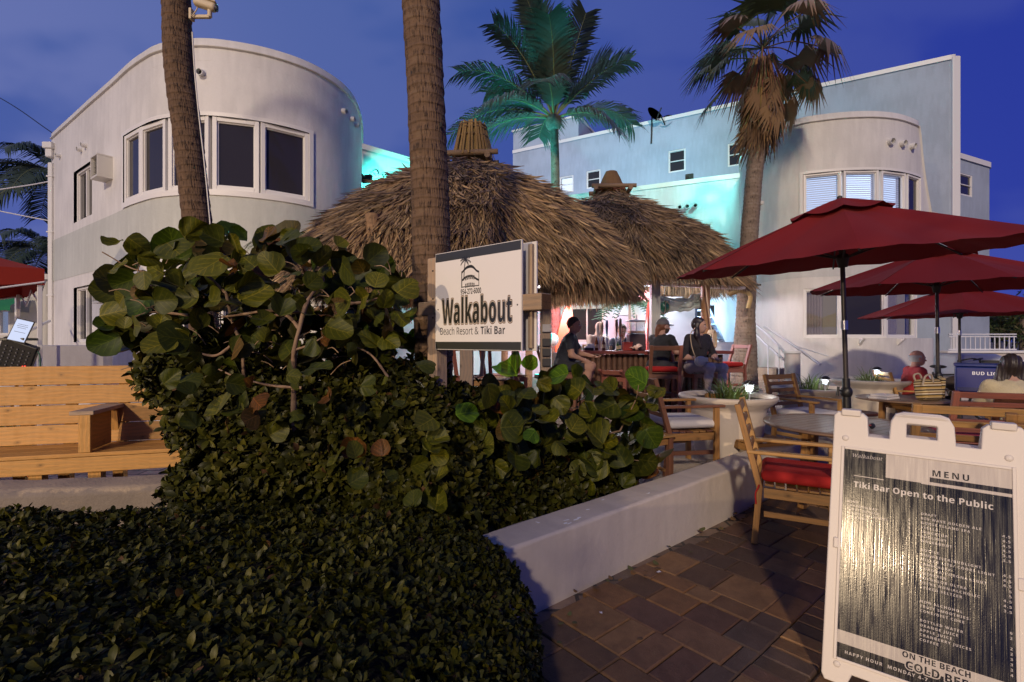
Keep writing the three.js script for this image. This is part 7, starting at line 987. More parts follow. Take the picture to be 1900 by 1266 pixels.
{ // two dark palms at the far left
  for (const [px, py, d, k, lab] of [[118, 330, 17, 0, 'upper dark palm crown leaning out behind the left rounded building'], [95, 468, 20, 1, 'lower dark palm crown behind the red tent beside the rounded building']]) { const c = P(px, py, d), t = thing('coconut_palm', lab, 'palm tree'), r = rng(50 + k); mesh('trunk', plain(tube([V3(c.x + 0.3, 0, c.z), V3(c.x + 0.15, c.y * 0.5, c.z), c], 0.13, 10, 30)), MT.barkFar, t); for (let i = 0; i < 15; i++) frond(t, c, 2.2 + (i * 2.4) % 6.28, 0.8 - 1.1 * (i / 15), 2.7 + r() * 0.5, frondDk, ribM, { seed: 70 + i + k * 20, n: 44, lw: 0.055, ll: 0.66 }); }
}
{ // fan palm with a skirt of dead leaves
  const D = 10.4, t = thing('fan_palm', 'fan palm with shaggy brown skirt of dead leaves in front of the right tower', 'palm tree'), c = P(1415, 112, D), r = rng(61);
  const pts = [P(1378, 742, D), P(1381, 690, D), P(1383, 600, D), P(1388, 480, D), P(1397, 350, D), P(1408, 240, D), c]; pts[0].y = 0.1;
  mesh('trunk', trunkGeo(pts, (q) => q < 0.25 ? lerp(0.31, 0.185, q / 0.25) : lerp(0.185, 0.15, (q - 0.25) / 0.75), 15, { rings: 11, amp: 0.05 }), MT.barkFar, t);
  const green = M([0.05, 0.075, 0.02], 0.6, { transmission: 0.25, thickness: 0 }), dead = [M([0.17, 0.095, 0.04], 0.85, { transmission: 0.15, thickness: 0 }), M([0.11, 0.062, 0.03], 0.85, { transmission: 0.15, thickness: 0 }), M([0.24, 0.14, 0.055], 0.85, { transmission: 0.15, thickness: 0 })];
  const fan = (o, dir, petL, R, m, hang, name) => { const g = new THREE.Group(); g.name = name; g.position.copy(o); t.add(g); const e = dir.clone().multiplyScalar(petL).add(V3(0, -hang * petL * 0.3, 0)), mid = dir.clone().multiplyScalar(petL * 0.5); mesh('petiole', plain(tube([V3(0, 0, 0), mid, e], 0.014, 5, 8)), m, g); const pos = [], idx = [], ax = V3().crossVectors(dir, V3(0, 1, 0)).normalize(), fwd = dir.clone().add(V3(-0.12, -hang * 0.8, 0)).normalize(), nrm = V3().crossVectors(ax, fwd).normalize(); const n = 26;
    for (let i = 0; i < n; i++) { const a = lerp(-1.75, 1.75, i / (n - 1)), l = R * (0.75 + 0.3 * Math.cos(a) + 0.15 * (r() - 0.5)), d = fwd.clone().multiplyScalar(Math.cos(a)).addScaledVector(ax, Math.sin(a)), q = e.clone().addScaledVector(d, l * 0.55).addScaledVector(nrm, 0.05), tip = e.clone().addScaledVector(d, l).add(V3(-0.10 * r() - 0.03, -(0.14 + 0.3 * r() + hang * 0.15) * l, (r() - 0.5) * 0.1)), w = V3().crossVectors(d, nrm).normalize().multiplyScalar(0.032), k = pos.length / 3; for (const [p, f] of [[e, 0.2], [q, 1], [tip, 0.08]]) pos.push(p.x - w.x * f, p.y - w.y * f, p.z - w.z * f, p.x + w.x * f, p.y + w.y * f, p.z + w.z * f); idx.push(k, k + 1, k + 2, k + 1, k + 3, k + 2, k + 2, k + 3, k + 4, k + 3, k + 5, k + 4); }
    mesh('leaf_fan', plain(geo(pos, null, idx)), m, g); };
  for (let k = 0; k < 19; k++) { const a = k * 2.4, el = 1.25 - 1.6 * (k / 19); fan(c.clone().add(V3(0, 0.25, 0)), V3(Math.cos(a) * Math.cos(el), Math.sin(el), Math.sin(a) * Math.cos(el)), 0.72 + r() * 0.3, 0.62 + r() * 0.2, k > 8 && r() < 0.6 ? dead[k % 3] : green, 0.3 + 0.6 * (k / 19), 'fan_leaf'); }
  for (const [px, py] of [[1510, 120], [1530, 140], [1448, 150], [1478, 195], [1270, 105], [1290, 180], [1330, 60]]) { const q = P(px, py, D), dr = q.clone().sub(c); const l = dr.length(); fan(c, dr.normalize(), l * 0.72, 0.5, px > 1440 && py > 130 ? dead[2] : green, 0.9, 'fan_leaf'); }
  for (let k = 0; k < 20; k++) { const a = k * 2.399, y = c.y + 0.1 - 1.15 * Math.pow(k / 20, 0.9), el = -0.75 - 0.6 * r(); fan(V3(lerp(c.x, pts[5].x, k / 20), y, c.z), V3(Math.cos(a) * Math.cos(el), Math.sin(el), Math.sin(a) * Math.cos(el)).normalize(), 0.28 + 0.25 * r(), 0.42 + 0.2 * r(), dead[k % 3], 1.6, 'dead_leaf'); }
  const st = []; for (let k = 0; k < 380; k++) { const a = r() * 6.2832, y = c.y + 0.2 - 1.3 * r(), q = 0.15 + 0.12 * r(); const d = V3(Math.cos(a) * 0.28 - 0.05, -1, Math.sin(a) * 0.28); st.push({ p: V3(c.x - (c.y - y) * 0.03 + Math.cos(a) * q, y, c.z + Math.sin(a) * q), q: basisQ(d, V3(Math.cos(a), 0.3, Math.sin(a))), s: V3(0.02 + 0.02 * r(), 0.4 + 0.4 * r(), 0.3), c: C(0.17 * (0.5 + r()), 0.1 * (0.5 + r() * 0.9), 0.06 * (0.5 + r() * 0.8)) }); } scatter('dead_straw', bladeGeo(), M([1, 1, 1], 0.9), st, t);
  // wrapped lights and fibre on the lower trunk
  mesh('fibre_wrap', plain(tube([P(1352, 546, 10.0), P(1372, 540, 9.9), P(1392, 548, 9.9), P(1388, 572, 9.95)], 0.045, 8, 24)), M([0.42, 0.3, 0.14], 0.9), t);
}
{ // a spread of fan leaves peeping over the left part of the hut, and the bush at its foot
  const t = thing('fan_palm', 'low fan palm behind the large hut at the foot of the rounded building', 'palm tree'), c = P(655, 372, 11.5), r = rng(33); mesh('trunk', plain(tube([V3(c.x, 0, c.z), V3(c.x, c.y - 0.3, c.z)], 0.12, 10)), MT.barkFar, t); for (let k = 0; k < 12; k++) frond(t, c.clone().add(V3(0, -0.3, 0)), k * 2.4, 0.9 - 0.07 * k, 0.95, frondM, ribM, { seed: 900 + k, n: 24, lw: 0.03, ll: 0.4 });
  const t2 = thing('palm_shrub', 'soft green feathery palm shrub left of the large hut below the rounded building', 'plant'), c2 = P(545, 470, 7.6); mesh('stem', plain(tube([V3(c2.x, 0, c2.z), V3(c2.x, c2.y, c2.z)], 0.06, 8)), MT.barkFar, t2); const gm = M([0.09, 0.14, 0.025], 0.6, { transmission: 0.35, thickness: 0 }); for (let k = 0; k < 26; k++) frond(t2, c2.clone().add(V3((r() - 0.5) * 0.4, -0.25 + r() * 0.2, (r() - 0.5) * 0.3)), k * 2.4, 1.1 - 0.05 * k, 0.62 + 0.3 * r(), gm, ribM, { seed: 950 + k, n: 34, lw: 0.014, ll: 0.3 });
}
// dark trees beyond the terrace at the far right
for (const [px, py, d, R, s, lab] of [[1850, 600, 24, 1.5, 5, 'dark street lit tree beyond the white railing, the left one'], [1898, 592, 22, 1.7, 6, 'dark street lit tree at the right edge beyond the railing'], [1950, 585, 25, 2.2, 7, 'dark tree just beyond the right edge of the picture']]) {
  const c = P(px, py, d), t = thing('round_tree', lab, 'tree'), r = rng(s); mesh('trunk', plain(tube([V3(c.x, 0, c.z), V3(c.x, c.y, c.z)], 0.14, 8)), MT.barkFar, t);
  const l = []; for (let k = 0; k < 2600; k++) { const v = V3(r() - 0.5, (r() - 0.5) * 0.8, r() - 0.5).normalize().multiplyScalar(R * Math.pow(r(), 0.4)); const n = fbm(v.x / 6 + 1, v.y / 6 + v.z / 9 + 1, 6, 2, s); if (n < 0.42) continue; l.push({ p: c.clone().add(v.multiply(V3(1, 0.75, 1))), q: new THREE.Quaternion().setFromEuler(new THREE.Euler(r() * 6, r() * 6, r() * 6)), s: V3(0.1, 0.22, 0.2), c: C(0.05 + 0.04 * r(), 0.06 + 0.05 * r(), 0.02) }); } scatter('crown', bladeGeo(), M([1, 1, 1], 0.7, { transmission: 0.2, thickness: 0 }), l, t).userData.kind = 'stuff';
}
// ---------------------------------------------------------------- small-leaved hedges
const smallLeaf = (() => { const pos = [], idx = [], uv = [], rows = [[0, 0.06], [0.25, 0.26], [0.55, 0.44], [0.8, 0.36], [1, 0.03]]; rows.forEach(([y, w]) => { const z = 0.10 * Math.sin(y * 2.6) - 0.12 * y * y; pos.push(-w / 2 * 1.1, y, z + w * 0.13, 0, y, z, w / 2 * 1.1, y, z + w * 0.13); uv.push(0, y, 0.5, y, 1, y); }); for (let i = 0; i < 4; i++) for (let j = 0; j < 2; j++) { const a = i * 3 + j, b = a + 3; idx.push(a, a + 1, b, a + 1, b + 1, b); } return plain(geo(pos, uv, idx)); })();
const leafTex = canvasTex(64, 128, (c, w, h) => { c.fillStyle = '#ffffff'; c.fillRect(0, 0, w, h); c.strokeStyle = 'rgba(255,255,190,1)'; const g = c.createLinearGradient(0, 0, w, 0); g.addColorStop(0, '#f3f6e2'); g.addColorStop(0.06, '#d6dcc8'); g.addColorStop(0.44, '#d3dac4'); g.addColorStop(0.5, '#ffffff'); g.addColorStop(0.56, '#d3dac4'); g.addColorStop(0.94, '#d6dcc8'); g.addColorStop(1, '#f3f6e2'); c.fillStyle = g; c.fillRect(0, 0, w, h); });
const leafCol = (r, k = 1) => { const q = r(), w = (0.5 + 0.7 * r()) * k; const c = q < 0.6 ? [0.068, 0.066, 0.011] : q < 0.87 ? [0.11, 0.095, 0.016] : q < 0.985 ? [0.04, 0.042, 0.008] : [0.12, 0.06, 0.03]; return C(c[0] * w, c[1] * w, c[2] * w); };
const leafM = (c, extra = {}) => M(c, 0.42, { map: leafTex, transmission: 0.12, thickness: 0, specularIntensity: 0.25, ...extra });
const leafVar = [leafM([0.068, 0.066, 0.011]), leafM([0.10, 0.088, 0.015]), leafM([0.038, 0.041, 0.008]), leafM([0.078, 0.072, 0.012])], leafInst = leafM([1, 1, 1]);
function hedge(t, n, sample, L, seed, nSingle, k = 1) {   // rosettes of leaves on a clipped surface; those nearest the camera are single meshes
  const r = rng(seed), all = [];
  for (let i = 0; i < n; i++) { const { p, nrm } = sample(r), m = 3 + Math.floor(r() * 4), tw = r() * 6.28, ax = nrm.clone().add(V3((r() - 0.5) * 0.9, r() * 0.5, (r() - 0.5) * 0.9)).normalize(), u = V3().crossVectors(ax, Math.abs(ax.y) < 0.9 ? _y : V3(1, 0, 0)).normalize(), v = V3().crossVectors(ax, u);
    for (let j = 0; j < m; j++) { const a = tw + j * 6.2832 / m + (r() - 0.5) * 0.5, o = 0.3 + r() * 1.05, d = ax.clone().multiplyScalar(Math.cos(o)).addScaledVector(u, Math.sin(o) * Math.cos(a)).addScaledVector(v, Math.sin(o) * Math.sin(a)), l = L * (0.45 + 0.85 * r()); all.push({ p: p.clone().addScaledVector(ax, (r() - 0.5) * 0.012), q: basisQ(d, ax.clone().addScaledVector(d, -0.3)), s: V3(l * 0.95, l, l), c: leafCol(r, k) }); } }
  all.sort((a, b) => a.s.y / a.p.distanceTo(camera.position) < b.s.y / b.p.distanceTo(camera.position) ? 1 : -1);
  const vis = (q) => { const d = -q.p.z, x = Math.abs(q.p.x / d), y = (q.p.y - 1.45) / d; return d > 0.3 && x < 1.0 && y > -0.68 && y < 0.7; };
  let s = 0; const rest = []; for (const q of all) { if (s < nSingle && vis(q)) { const o = mesh('leaf', smallLeaf, leafVar[s % 4], t); o.position.copy(q.p); o.quaternion.copy(q.q); o.scale.copy(q.s); s++; } else rest.push(q); }
  scatter('foliage', smallLeaf, leafInst, rest, t);
}
{ // big clipped hedge in the foreground: a rounded block
  const t = thing('clipped_hedge', 'broad clipped dark green hedge filling the lower left foreground', 'hedge');
  const X0 = -4.3, X1 = 0.10, D0h = 0.75, D1h = 2.78, Hh = 0.635, E = 0.52;
  const ht = (x, d) => { const ex = Math.max(0, x - (X1 - 0.75)) / 0.75, e0 = Math.max(0, (D0h + E) - d) / E, e1 = Math.max(0, d - (D1h - 0.7)) / 0.7, q = Math.pow(ex, 2.4) + Math.pow(e0, 2.6) + Math.pow(e1, 2.4); return q >= 1 ? 0 : Hh * Math.pow(1 - q, 0.46) * (1 + 0.10 * (fbm(x / 4 + 2, d / 4 + 1, 8, 3, 33) - 0.5)) - 0.05 * sstep(-1.5, -4, x); };
  const nrmAt = (x, d) => { const e = 0.02, hx = (ht(x + e, d) - ht(x - e, d)) / (2 * e), hd = (ht(x, d + e) - ht(x, d - e)) / (2 * e); return V3(-hx, 1, hd).normalize(); };
  { const pos = [], idx = [], nx = 90, nd = 60; for (let j = 0; j <= nd; j++) for (let i = 0; i <= nx; i++) { const x = lerp(X0, X1, i / nx), d = lerp(D0h, D1h, j / nd), h = ht(x, d), n = nrmAt(x, d); pos.push(x - n.x * 0.05, Math.max(-0.02, h - 0.055), -d - n.z * 0.05); } for (let j = 0; j < nd; j++) for (let i = 0; i < nx; i++) { const a = j * (nx + 1) + i, b = a + nx + 1; idx.push(a, a + 1, b, a + 1, b + 1, b); } mesh('dark_core', plain(geo(pos, null, idx)), M([0.012, 0.012, 0.006], 1, { bumpMap: T.gritB, bumpScale: 0.03 }), t); }  // near-black shell coloured as the shade under the leaves
  hedge(t, 17000, (r) => { for (;;) { const x = lerp(X0, X1, 1 - Math.pow(r(), 1.25)), d = lerp(D0h, D1h, r()), h = ht(x, d); if (h <= 0.01) continue; const n = nrmAt(x, d); if (r() > 0.25 / Math.max(0.12, n.y) ) continue; const w = 0.035 * (fbm(x / 2 + 4, d / 2 + h, 24, 2, 9) - 0.5), dp = r() < 0.3 ? r() * 0.05 : 0; return { p: V3(x, h, -d).addScaledVector(n, w * 1.6 - dp), nrm: n }; } }, 0.037, 101, 297, 1.0);
}
function boxHedge(t, blobs, n, L, seed, nSingle, k, core = 0.78) { // hedge mass made of soft lumps
  const tot = blobs.reduce((s, b) => s + b[3] * b[4], 0);
  for (const [x, y, d, rx, ry, rz] of blobs) { const g = new THREE.IcosahedronGeometry(1, 3), p = g.attributes.position; for (let i = 0; i < p.count; i++) { const q = core * (1 + 0.25 * (fbm(p.getX(i) / 4 + 1, p.getY(i) / 4 + p.getZ(i) / 6 + 1, 6, 2, seed) - 0.5)); p.setXYZ(i, p.getX(i) * q * rx, p.getY(i) * q * ry, p.getZ(i) * q * rz); } g.computeVertexNormals(); mesh('dark_core', plain(g), M([0.011, 0.011, 0.006], 1), t, [x, y, -d]); }  // near-black lumps carry the shade inside the foliage in their colour
  hedge(t, n, (r) => { for (;;) { let u = r() * tot, b = blobs[0]; for (const q of blobs) { u -= q[3] * q[4]; if (u <= 0) { b = q; break; } } const v = V3(r() * 2 - 1, r() * 2 - 1, r() * 2 - 1); const l = v.length(); if (l > 1 || l < 0.1) continue; v.divideScalar(l); if (v.z < -0.55) continue; const p = V3(b[0] + v.x * b[3], b[1] + v.y * b[4], -b[2] + v.z * b[5]); if (p.y < 0.03) continue; const inside = blobs.some((q) => q !== b && Math.hypot((p.x - q[0]) / q[3], (p.y - q[1]) / q[4], (p.z + q[2]) / q[5]) < 0.9); if (inside) continue; const nr = V3(v.x / b[3], v.y / b[4], v.z / b[5]).normalize(); return { p: p.addScaledVector(nr, 0.26 * (fbm(p.x * 0.9 + 3, p.y * 0.9 + p.z * 0.5 + 4, 8, 3, seed) - 0.5) - (r() < 0.45 ? r() * 0.16 : 0) + (r() < 0.05 ? 0.07 * r() : 0)), nrm: nr }; } }, L, seed, nSingle, k);
}
{
  const t = thing('ficus_shrub', 'tall glossy small leaved shrub below the sea grape between bench and sign', 'shrub');
  boxHedge(t, [[-1.45, 0.5, 3.25, 0.62, 0.72, 0.5], [-0.85, 0.5, 3.2, 0.7, 0.72, 0.45], [-2.1, 1.2, 3.3, 0.3, 0.26, 0.3], [-1.82, 0.92, 3.25, 0.36, 0.36, 0.36], [-1.75, 0.45, 3.2, 0.4, 0.5, 0.45], [-1.2, 0.8, 3.35, 0.5, 0.38, 0.4], [-0.62, 0.78, 3.25, 0.32, 0.5, 0.3], [-0.5, 0.35, 3.05, 0.42, 0.45, 0.35], [-1.35, 0.3, 2.95, 0.62, 0.4, 0.35]], 7600, 0.062, 55, 297, 0.95);
  const t2 = thing('ficus_shrub', 'dark small leaved shrub between the sign post and the low garden wall', 'shrub');
  boxHedge(t2, [[-0.12, 0.36, 3.35, 0.34, 0.36, 0.3], [0.25, 0.32, 3.55, 0.34, 0.32, 0.26], [-0.32, 0.7, 3.55, 0.2, 0.4, 0.2], [0.6, 0.32, 3.95, 0.28, 0.28, 0.24]], 2600, 0.058, 57, 200, 0.7, 0.7);
}
// ---------------------------------------------------------------- sea grape: large round leaves, each a part
const grapeTex = canvasTex(256, 256, (c, w, h) => {
  c.fillStyle = '#a3ac62'; c.fillRect(0, 0, w, h); const r = rng(3); for (let k = 0; k < 500; k++) { c.fillStyle = r() < 0.5 ? 'rgba(150,160,90,0.12)' : 'rgba(235,235,170,0.12)'; c.beginPath(); c.arc(r() * w, r() * h, 3 + r() * 12, 0, 7); c.fill(); }
  c.strokeStyle = '#fff3a0'; c.lineCap = 'round'; const X = 128, Y0 = 246; c.lineWidth = 6; c.beginPath(); c.moveTo(X, Y0); c.lineTo(X, 20); c.stroke(); const vn = (y, a, l) => { for (const s of [-1, 1]) { c.lineWidth = 3.4; c.beginPath(); c.moveTo(X, y); c.quadraticCurveTo(X + s * Math.cos(a) * l * 0.6, y - Math.sin(a) * l * 0.5, X + s * Math.cos(a) * l, y - Math.sin(a) * l - 8); c.stroke(); c.lineWidth = 1.5; for (let k = 1; k < 4; k++) { const q = k / 4; c.beginPath(); const px = X + s * Math.cos(a) * l * q, py = y - Math.sin(a) * l * q; c.moveTo(px, py); c.lineTo(px + s * 10, py - 26); c.stroke(); } } };
  vn(244, 0.05, 105); vn(240, 0.42, 125); vn(200, 0.62, 120); vn(150, 0.72, 105); vn(100, 0.8, 80); vn(60, 0.85, 50);
  c.strokeStyle = 'rgba(240,220,120,0.55)'; c.lineWidth = 3; c.beginPath(); c.arc(128, 130, 121, 0, 7); c.stroke();
});
function grapeLeafGeo(cup, wob, seed, fold = 0, asp = 1) { const N = 22, K = 4, pos = [0, 0.05, 0], uv = [0.5, 0.03], idx = [], r = rng(seed), w0 = r() * 6; for (let k = 1; k <= K; k++) for (let i = 0; i < N; i++) { const a = i / N * 6.2832, q = k / K, no = 1 - 0.22 * Math.exp(-Math.pow((a > Math.PI ? a - 6.2832 : a) / 0.3, 2)), R = 0.5 * no * (1 + 0.06 * Math.sin(3 * a + w0) + 0.03 * Math.sin(7 * a + w0 * 2) - (seed % 3 === 0 && Math.abs(a - 2.2 - (w0 % 2)) < 0.22 ? 0.16 : 0)); const ex = Math.sin(a) * R * 1.04 * asp, ey = 0.5 - Math.cos(a) * R * 0.98, x = lerp(0, ex, q), y = lerp(0.05, ey, q); pos.push(x, y, cup * (x * x * 2.2 + (y - 0.4) * (y - 0.4) * 1.2) + wob * Math.sin(a * 4 + w0) * q * q + fold * Math.abs(x) + 0.25 * fold * y * y); uv.push(0.5 + x * 0.95, y * 0.96 + 0.01); } for (let i = 0; i < N; i++) idx.push(0, 1 + i, 1 + (i + 1) % N); for (let k = 0; k < K - 1; k++) for (let i = 0; i < N; i++) { const a = 1 + k * N + i, b = 1 + k * N + (i + 1) % N, c = a + N, d = b + N; idx.push(a, c, b, b, c, d); } return plain(geo(pos, uv, idx)); }
const grapeGeo = [[0.05, 0.02, 0.15, 1], [-0.12, 0.03, -0.25, 0.95], [0.22, 0.02, 0.1, 1.08], [-0.28, 0.05, 0.35, 0.85], [0.15, 0.05, 0.55, 1], [0.3, 0.06, -0.4, 0.9], [-0.1, 0.03, 0.2, 1.12], [0.1, 0.08, 0.75, 0.95]].map(([c, w, f, a], i) => grapeLeafGeo(c, w, i + 2, f, a));
const gm = (c, tr = 0.38) => M(c, 0.5, { specularIntensity: 0.4, map: grapeTex, transmission: tr, thickness: 0 });
const grapeM = { a: gm([0.17, 0.17, 0.026]), b: gm([0.23, 0.215, 0.034]), c: gm([0.10, 0.115, 0.02]), y: gm([0.28, 0.26, 0.04], 0.5), g: gm([0.24, 0.46, 0.05], 0.62), r: gm([0.26, 0.10, 0.05]), d: gm([0.22, 0.12, 0.06], 0.3) };  // c coloured darker as shaded leaves, g brighter as leaves backlit from the bar
function seaGrape(t, explicit, random, seed, dA, dB, f) {
  const r = rng(seed); let n = 0; const put = (px, py, d, sizePx, m, faceCam) => { const p = P(px, py, d), s = sizePx / 900 * d * (0.78 + 0.4 * r()), g = grapeGeo[Math.floor(r() * 8)], toC = camera.position.clone().sub(p).normalize(), nr = toC.multiplyScalar(faceCam).add(V3((r() - 0.5) * 1.6 - 0.2, 0.25 + (r() - 0.45) * 1.3, (r() - 0.5) * 0.8)).normalize(), a = r() * 6.2832, u = V3().crossVectors(nr, V3(0, 1, 0)).normalize(), v = V3().crossVectors(u, nr), dir = u.multiplyScalar(Math.sin(a) * 0.85).addScaledVector(v, -Math.cos(a) * 0.6 + (r() < 0.65 ? 0.55 : -0.5)).normalize(); const o = mesh('leaf', g, m, t); const z = nr.clone().addScaledVector(dir, -nr.dot(dir)).normalize(), x = V3().crossVectors(dir, z); o.quaternion.setFromRotationMatrix(new THREE.Matrix4().makeBasis(x, dir, z)); o.scale.setScalar(s); o.position.copy(p).addScaledVector(dir, -s * 0.5); n++; };
  for (const [px, py, sz, k] of explicit) put(px, py, (typeof dA === 'function' ? dA(px) + 0.12 * r() : lerp(dA, dB, py > 660 ? -0.25 : 0.25 * r())), sz * 0.86, grapeM[k || (r() < 0.45 ? 'a' : r() < 0.6 ? 'b' : 'c')], 0.75);
  random(r, (px, py, q, sz) => put(px, py, typeof dA === 'function' ? dA(px) + 0.5 * q : lerp(dA, dB, q), sz * 0.88, grapeM[r() < 0.06 ? 'r' : r() < 0.1 ? 'd' : r() < 0.5 ? 'a' : 'c'], 0.3));
}
function grapeFill(t, n, seed, box) { const r = rng(seed), l = []; for (let k = 0; k < n; k++) { const px = lerp(box[0], box[1], r()), py = lerp(box[2], box[3], r()), d = lerp(box[4], box[5], r()); if (Math.pow((px - (box[0] + box[1]) / 2) / ((box[1] - box[0]) / 2), 2) + Math.pow((py - (box[2] + box[3]) / 2) / ((box[3] - box[2]) / 2), 2) > 1) continue; const nr = V3(r() - 0.5, r() - 0.3, r() * 0.9).normalize(), dr = V3(r() - 0.5, r() - 0.5, r() - 0.5).normalize(), s = (26 + r() * 34) / 900 * d; l.push({ p: P(px, py, d), q: basisQ(dr, nr), s: V3(s, s * (0.85 + 0.3 * r()), s), c: C(0.06 + 0.06 * r(), 0.07 + 0.06 * r(), 0.016) }); } scatter('foliage', grapeGeo[2], gm([1, 1, 1]), l, t); }  // inner leaves coloured darker to put shade inside the bush
function branches(t, list, m) { for (const [pts, r0] of list) mesh('branch', plain(tube(pts, (q) => r0 * (1 - 0.6 * q) * (1 + 0.12 * Math.sin(q * 40)), 8, 30)), m, t); }
const branchM = M([0.22, 0.145, 0.095], 0.85, { map: T.bark, bumpMap: T.barkB, bumpScale: 0.003 }), twigM = M([0.26, 0.17, 0.10], 0.8);
{
  const t = thing('sea_grape', 'large sea grape bush with round leathery leaves left of the hotel sign', 'bush');
  const L = [[359, 426, 58], [395, 442, 50], [436, 452, 60], [341, 501, 62], [393, 492, 74], [460, 484, 56], [501, 489, 54], [436, 533, 50], [472, 545, 70], [365, 594, 58], [308, 557, 46], [324, 628, 64], [580, 522, 48], [632, 452, 36, 'y'], [647, 503, 62], [681, 550, 46], [565, 584, 50], [524, 572, 44], [628, 613, 62], [685, 630, 60], [634, 631, 28, 'y'], [722, 634, 48], [588, 684, 66], [546, 698, 66, 'c'], [318, 702, 52, 'c'], [353, 702, 42], [409, 752, 72], [452, 762, 58, 'c'], [517, 799, 58], [659, 829, 46, 'r'], [708, 832, 46, 'r'], [537, 444, 60], [754, 530, 56], [213, 456, 42, 'b'], [256, 454, 60, 'b'], [218, 493, 46], [226, 556, 44], [206, 581, 48], [233, 600, 36], [298, 598, 42], [298, 640, 66, 'y'], [326, 622, 50, 'y'], [350, 552, 46], [290, 500, 46], [275, 480, 50], [322, 462, 60], [700, 520, 50], [716, 556, 48], [744, 590, 44], [640, 560, 48], [590, 640, 40], [480, 620, 46], [268, 520, 44], [700, 590, 44], [600, 478, 56], [560, 470, 50], [404, 560, 60], [812, 925, 56], [815, 845, 48], [822, 880, 46]];
  seaGrape(t, L, (r, put) => { for (let k = 0; k < 100; k++) { const a = r() * 6.2832, q = Math.sqrt(r()); const px = 490 + Math.cos(a) * q * 275, py = 560 + Math.sin(a) * q * 130; if (px < 330 && py > 640) continue; if (py < 430 + Math.max(0, px - 600) * 0.5) continue; put(px, py, r(), 32 + r() * 30); } for (let k = 0; k < 95; k++) { const px = 330 + r() * 420; put(px, 520 + r() * (px > 560 ? 200 : 170), 1.05 + r() * 0.25, 36 + r() * 26); } for (let k = 0; k < 44; k++) { const px = 330 + r() * 490, py = 670 + r() * (px > 600 ? 260 : 130); put(px, py, -0.3 - 0.12 * r(), 30 + r() * 24); } }, 71, 2.68, 3.45);
  grapeFill(t, 340, 5, [205, 760, 440, 740, 3.1, 3.75]);
  const d = 3.05, b = (l) => l.map(([x, y, q]) => P(x, y, d + (q || 0))); const root = (x, q) => { const p = P(x, 900, d + q); p.y = 0.05; return p; };
  branches(t, [[[root(455, 0.2), ...b([[452, 700], [448, 640], [432, 600], [420, 545]])], 0.022], [[root(548, 0), ...b([[545, 690, -0.25], [546, 650, -0.3], [556, 610, -0.3], [568, 565, -0.25], [600, 520]])], 0.024], [b([[556, 610, -0.3], [530, 585, -0.2], [480, 590, -0.1], [440, 580]]), 0.012], [b([[600, 570, -0.1], [560, 580], [500, 577, -0.1], [440, 585, -0.1], [400, 590]]), 0.013], [b([[440, 632, -0.2], [400, 660, -0.2], [350, 650, -0.2], [320, 655, -0.1]]), 0.010], [b([[560, 720, -0.3], [500, 715, -0.3], [440, 700, -0.3], [405, 685, -0.2]]), 0.009], [b([[630, 565, -0.2], [680, 560, -0.1], [720, 545]]), 0.012], [b([[420, 545], [380, 510], [320, 510], [250, 500], [190, 468]]), 0.009], [b([[350, 585], [280, 580], [230, 595], [200, 600]]), 0.009], [b([[448, 640], [490, 632], [520, 640]]), 0.007], [b([[600, 520], [590, 480], [560, 460]]), 0.01], [b([[545, 650, -0.3], [575, 640, -0.3], [600, 625, -0.3]]), 0.008], [b([[720, 700, -0.2], [690, 660, -0.2], [650, 640, -0.1]]), 0.008]], branchM);
  const r = rng(88), tw = new MB(); for (let k = 0; k < 160; k++) { const a = P(250 + r() * 500, 480 + r() * 220, 3.0 + r() * 0.6), q = a.clone().add(V3((r() - 0.5) * 0.3, (r() - 0.2) * 0.15, (r() - 0.5) * 0.15)); tw.add(tube([a, a.clone().lerp(q, 0.5).add(V3(0, 0.02, 0)), q], 0.0035, 5, 5)); } tw.build('twigs', twigM, t).userData.kind = 'stuff';
}
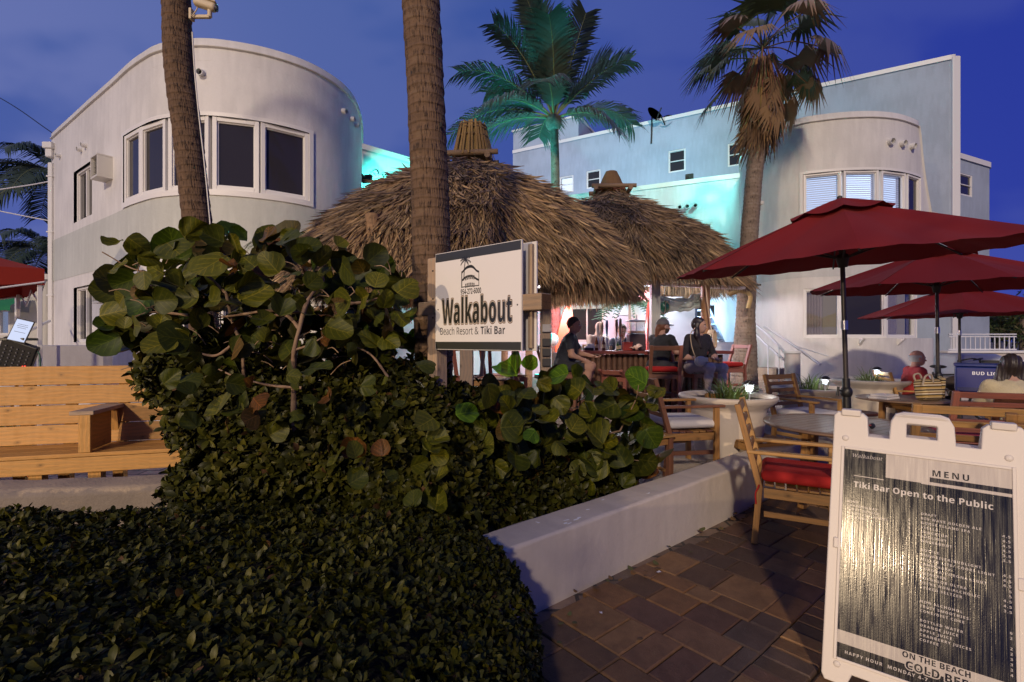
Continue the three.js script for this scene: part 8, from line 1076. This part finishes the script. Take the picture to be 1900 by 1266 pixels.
{
  const t = thing('sea_grape', 'sea grape bush with some leaves coloured as backlit green beside the low garden wall right of the sign', 'bush');
  const L = [[956, 688, 62, 'g'], [984, 674, 40, 'g'], [1037, 698, 58, 'g'], [1181, 703, 50, 'g'], [1217, 725, 46, 'y'], [908, 733, 52], [1010, 712, 50], [1064, 718, 46], [1133, 715, 44], [977, 727, 54, 'c'], [866, 766, 52, 'g'], [950, 792, 60], [1067, 787, 52, 'b'], [1016, 784, 48, 'a'], [1117, 793, 46, 'y'], [1126, 757, 54], [869, 853, 46], [902, 826, 56], [929, 871, 50], [956, 862, 48], [1100, 866, 74], [1151, 844, 56, 'c'], [1190, 817, 56, 'a'], [1206, 817, 40], [1163, 892, 48, 'c'], [1088, 906, 44, 'c'], [1166, 742, 44], [1178, 752, 46], [1160, 778, 44], [986, 808, 40, 'g'], [1210, 750, 36], [1100, 730, 50], [890, 795, 46, 'c'], [940, 750, 46], [1040, 750, 50], [1090, 760, 44], [1000, 850, 44, 'c'], [1040, 830, 46], [884, 900, 44, 'c'], [1130, 820, 44]];
  seaGrape(t, L, (r, put) => { for (let k = 0; k < 135; k++) { const px = 850 + r() * 360, py = 700 + r() * 240; if (py < 715 + Math.abs(px - 1030) * 0.08 || py > 930 - (px - 850) * 0.09) continue; put(px, py, r(), 34 + r() * 24); } }, 73, (px) => 3.02 + Math.max(0, px - 985) * 0.0036, 0);
  grapeFill(t, 190, 6, [850, 1215, 705, 930, 3.7, 4.05]);
  const d = 3.7, b = (l) => l.map(([x, y, q]) => P(x, y, d + (q || 0))); const root = (x, q) => { const p = P(x, 950, d + q); p.y = 0.05; return p; };
  branches(t, [[[root(1010, 0), ...b([[1010, 880], [1020, 830], [1045, 812], [1100, 810], [1150, 800]])], 0.016], [[root(960, 0), ...b([[955, 870], [960, 810], [970, 740], [962, 700]])], 0.014], [b([[1045, 812, -0.2], [1090, 805, -0.2], [1110, 790, -0.2]]), 0.01], [b([[1090, 757, -0.2], [1050, 758, -0.2], [1010, 762, -0.2]]), 0.007], [b([[1150, 800], [1180, 740], [1185, 715]]), 0.007], [b([[1100, 810], [1160, 850], [1185, 855]]), 0.007], [[root(900, 0), ...b([[895, 880], [880, 830], [842, 828]])], 0.009]], branchM);
}
// ---------------------------------------------------------------- shadows on for everything
scene.traverse((o) => { if (o.isMesh) { o.castShadow = true; o.receiveShadow = true; } });
renderer.render(scene, camera);
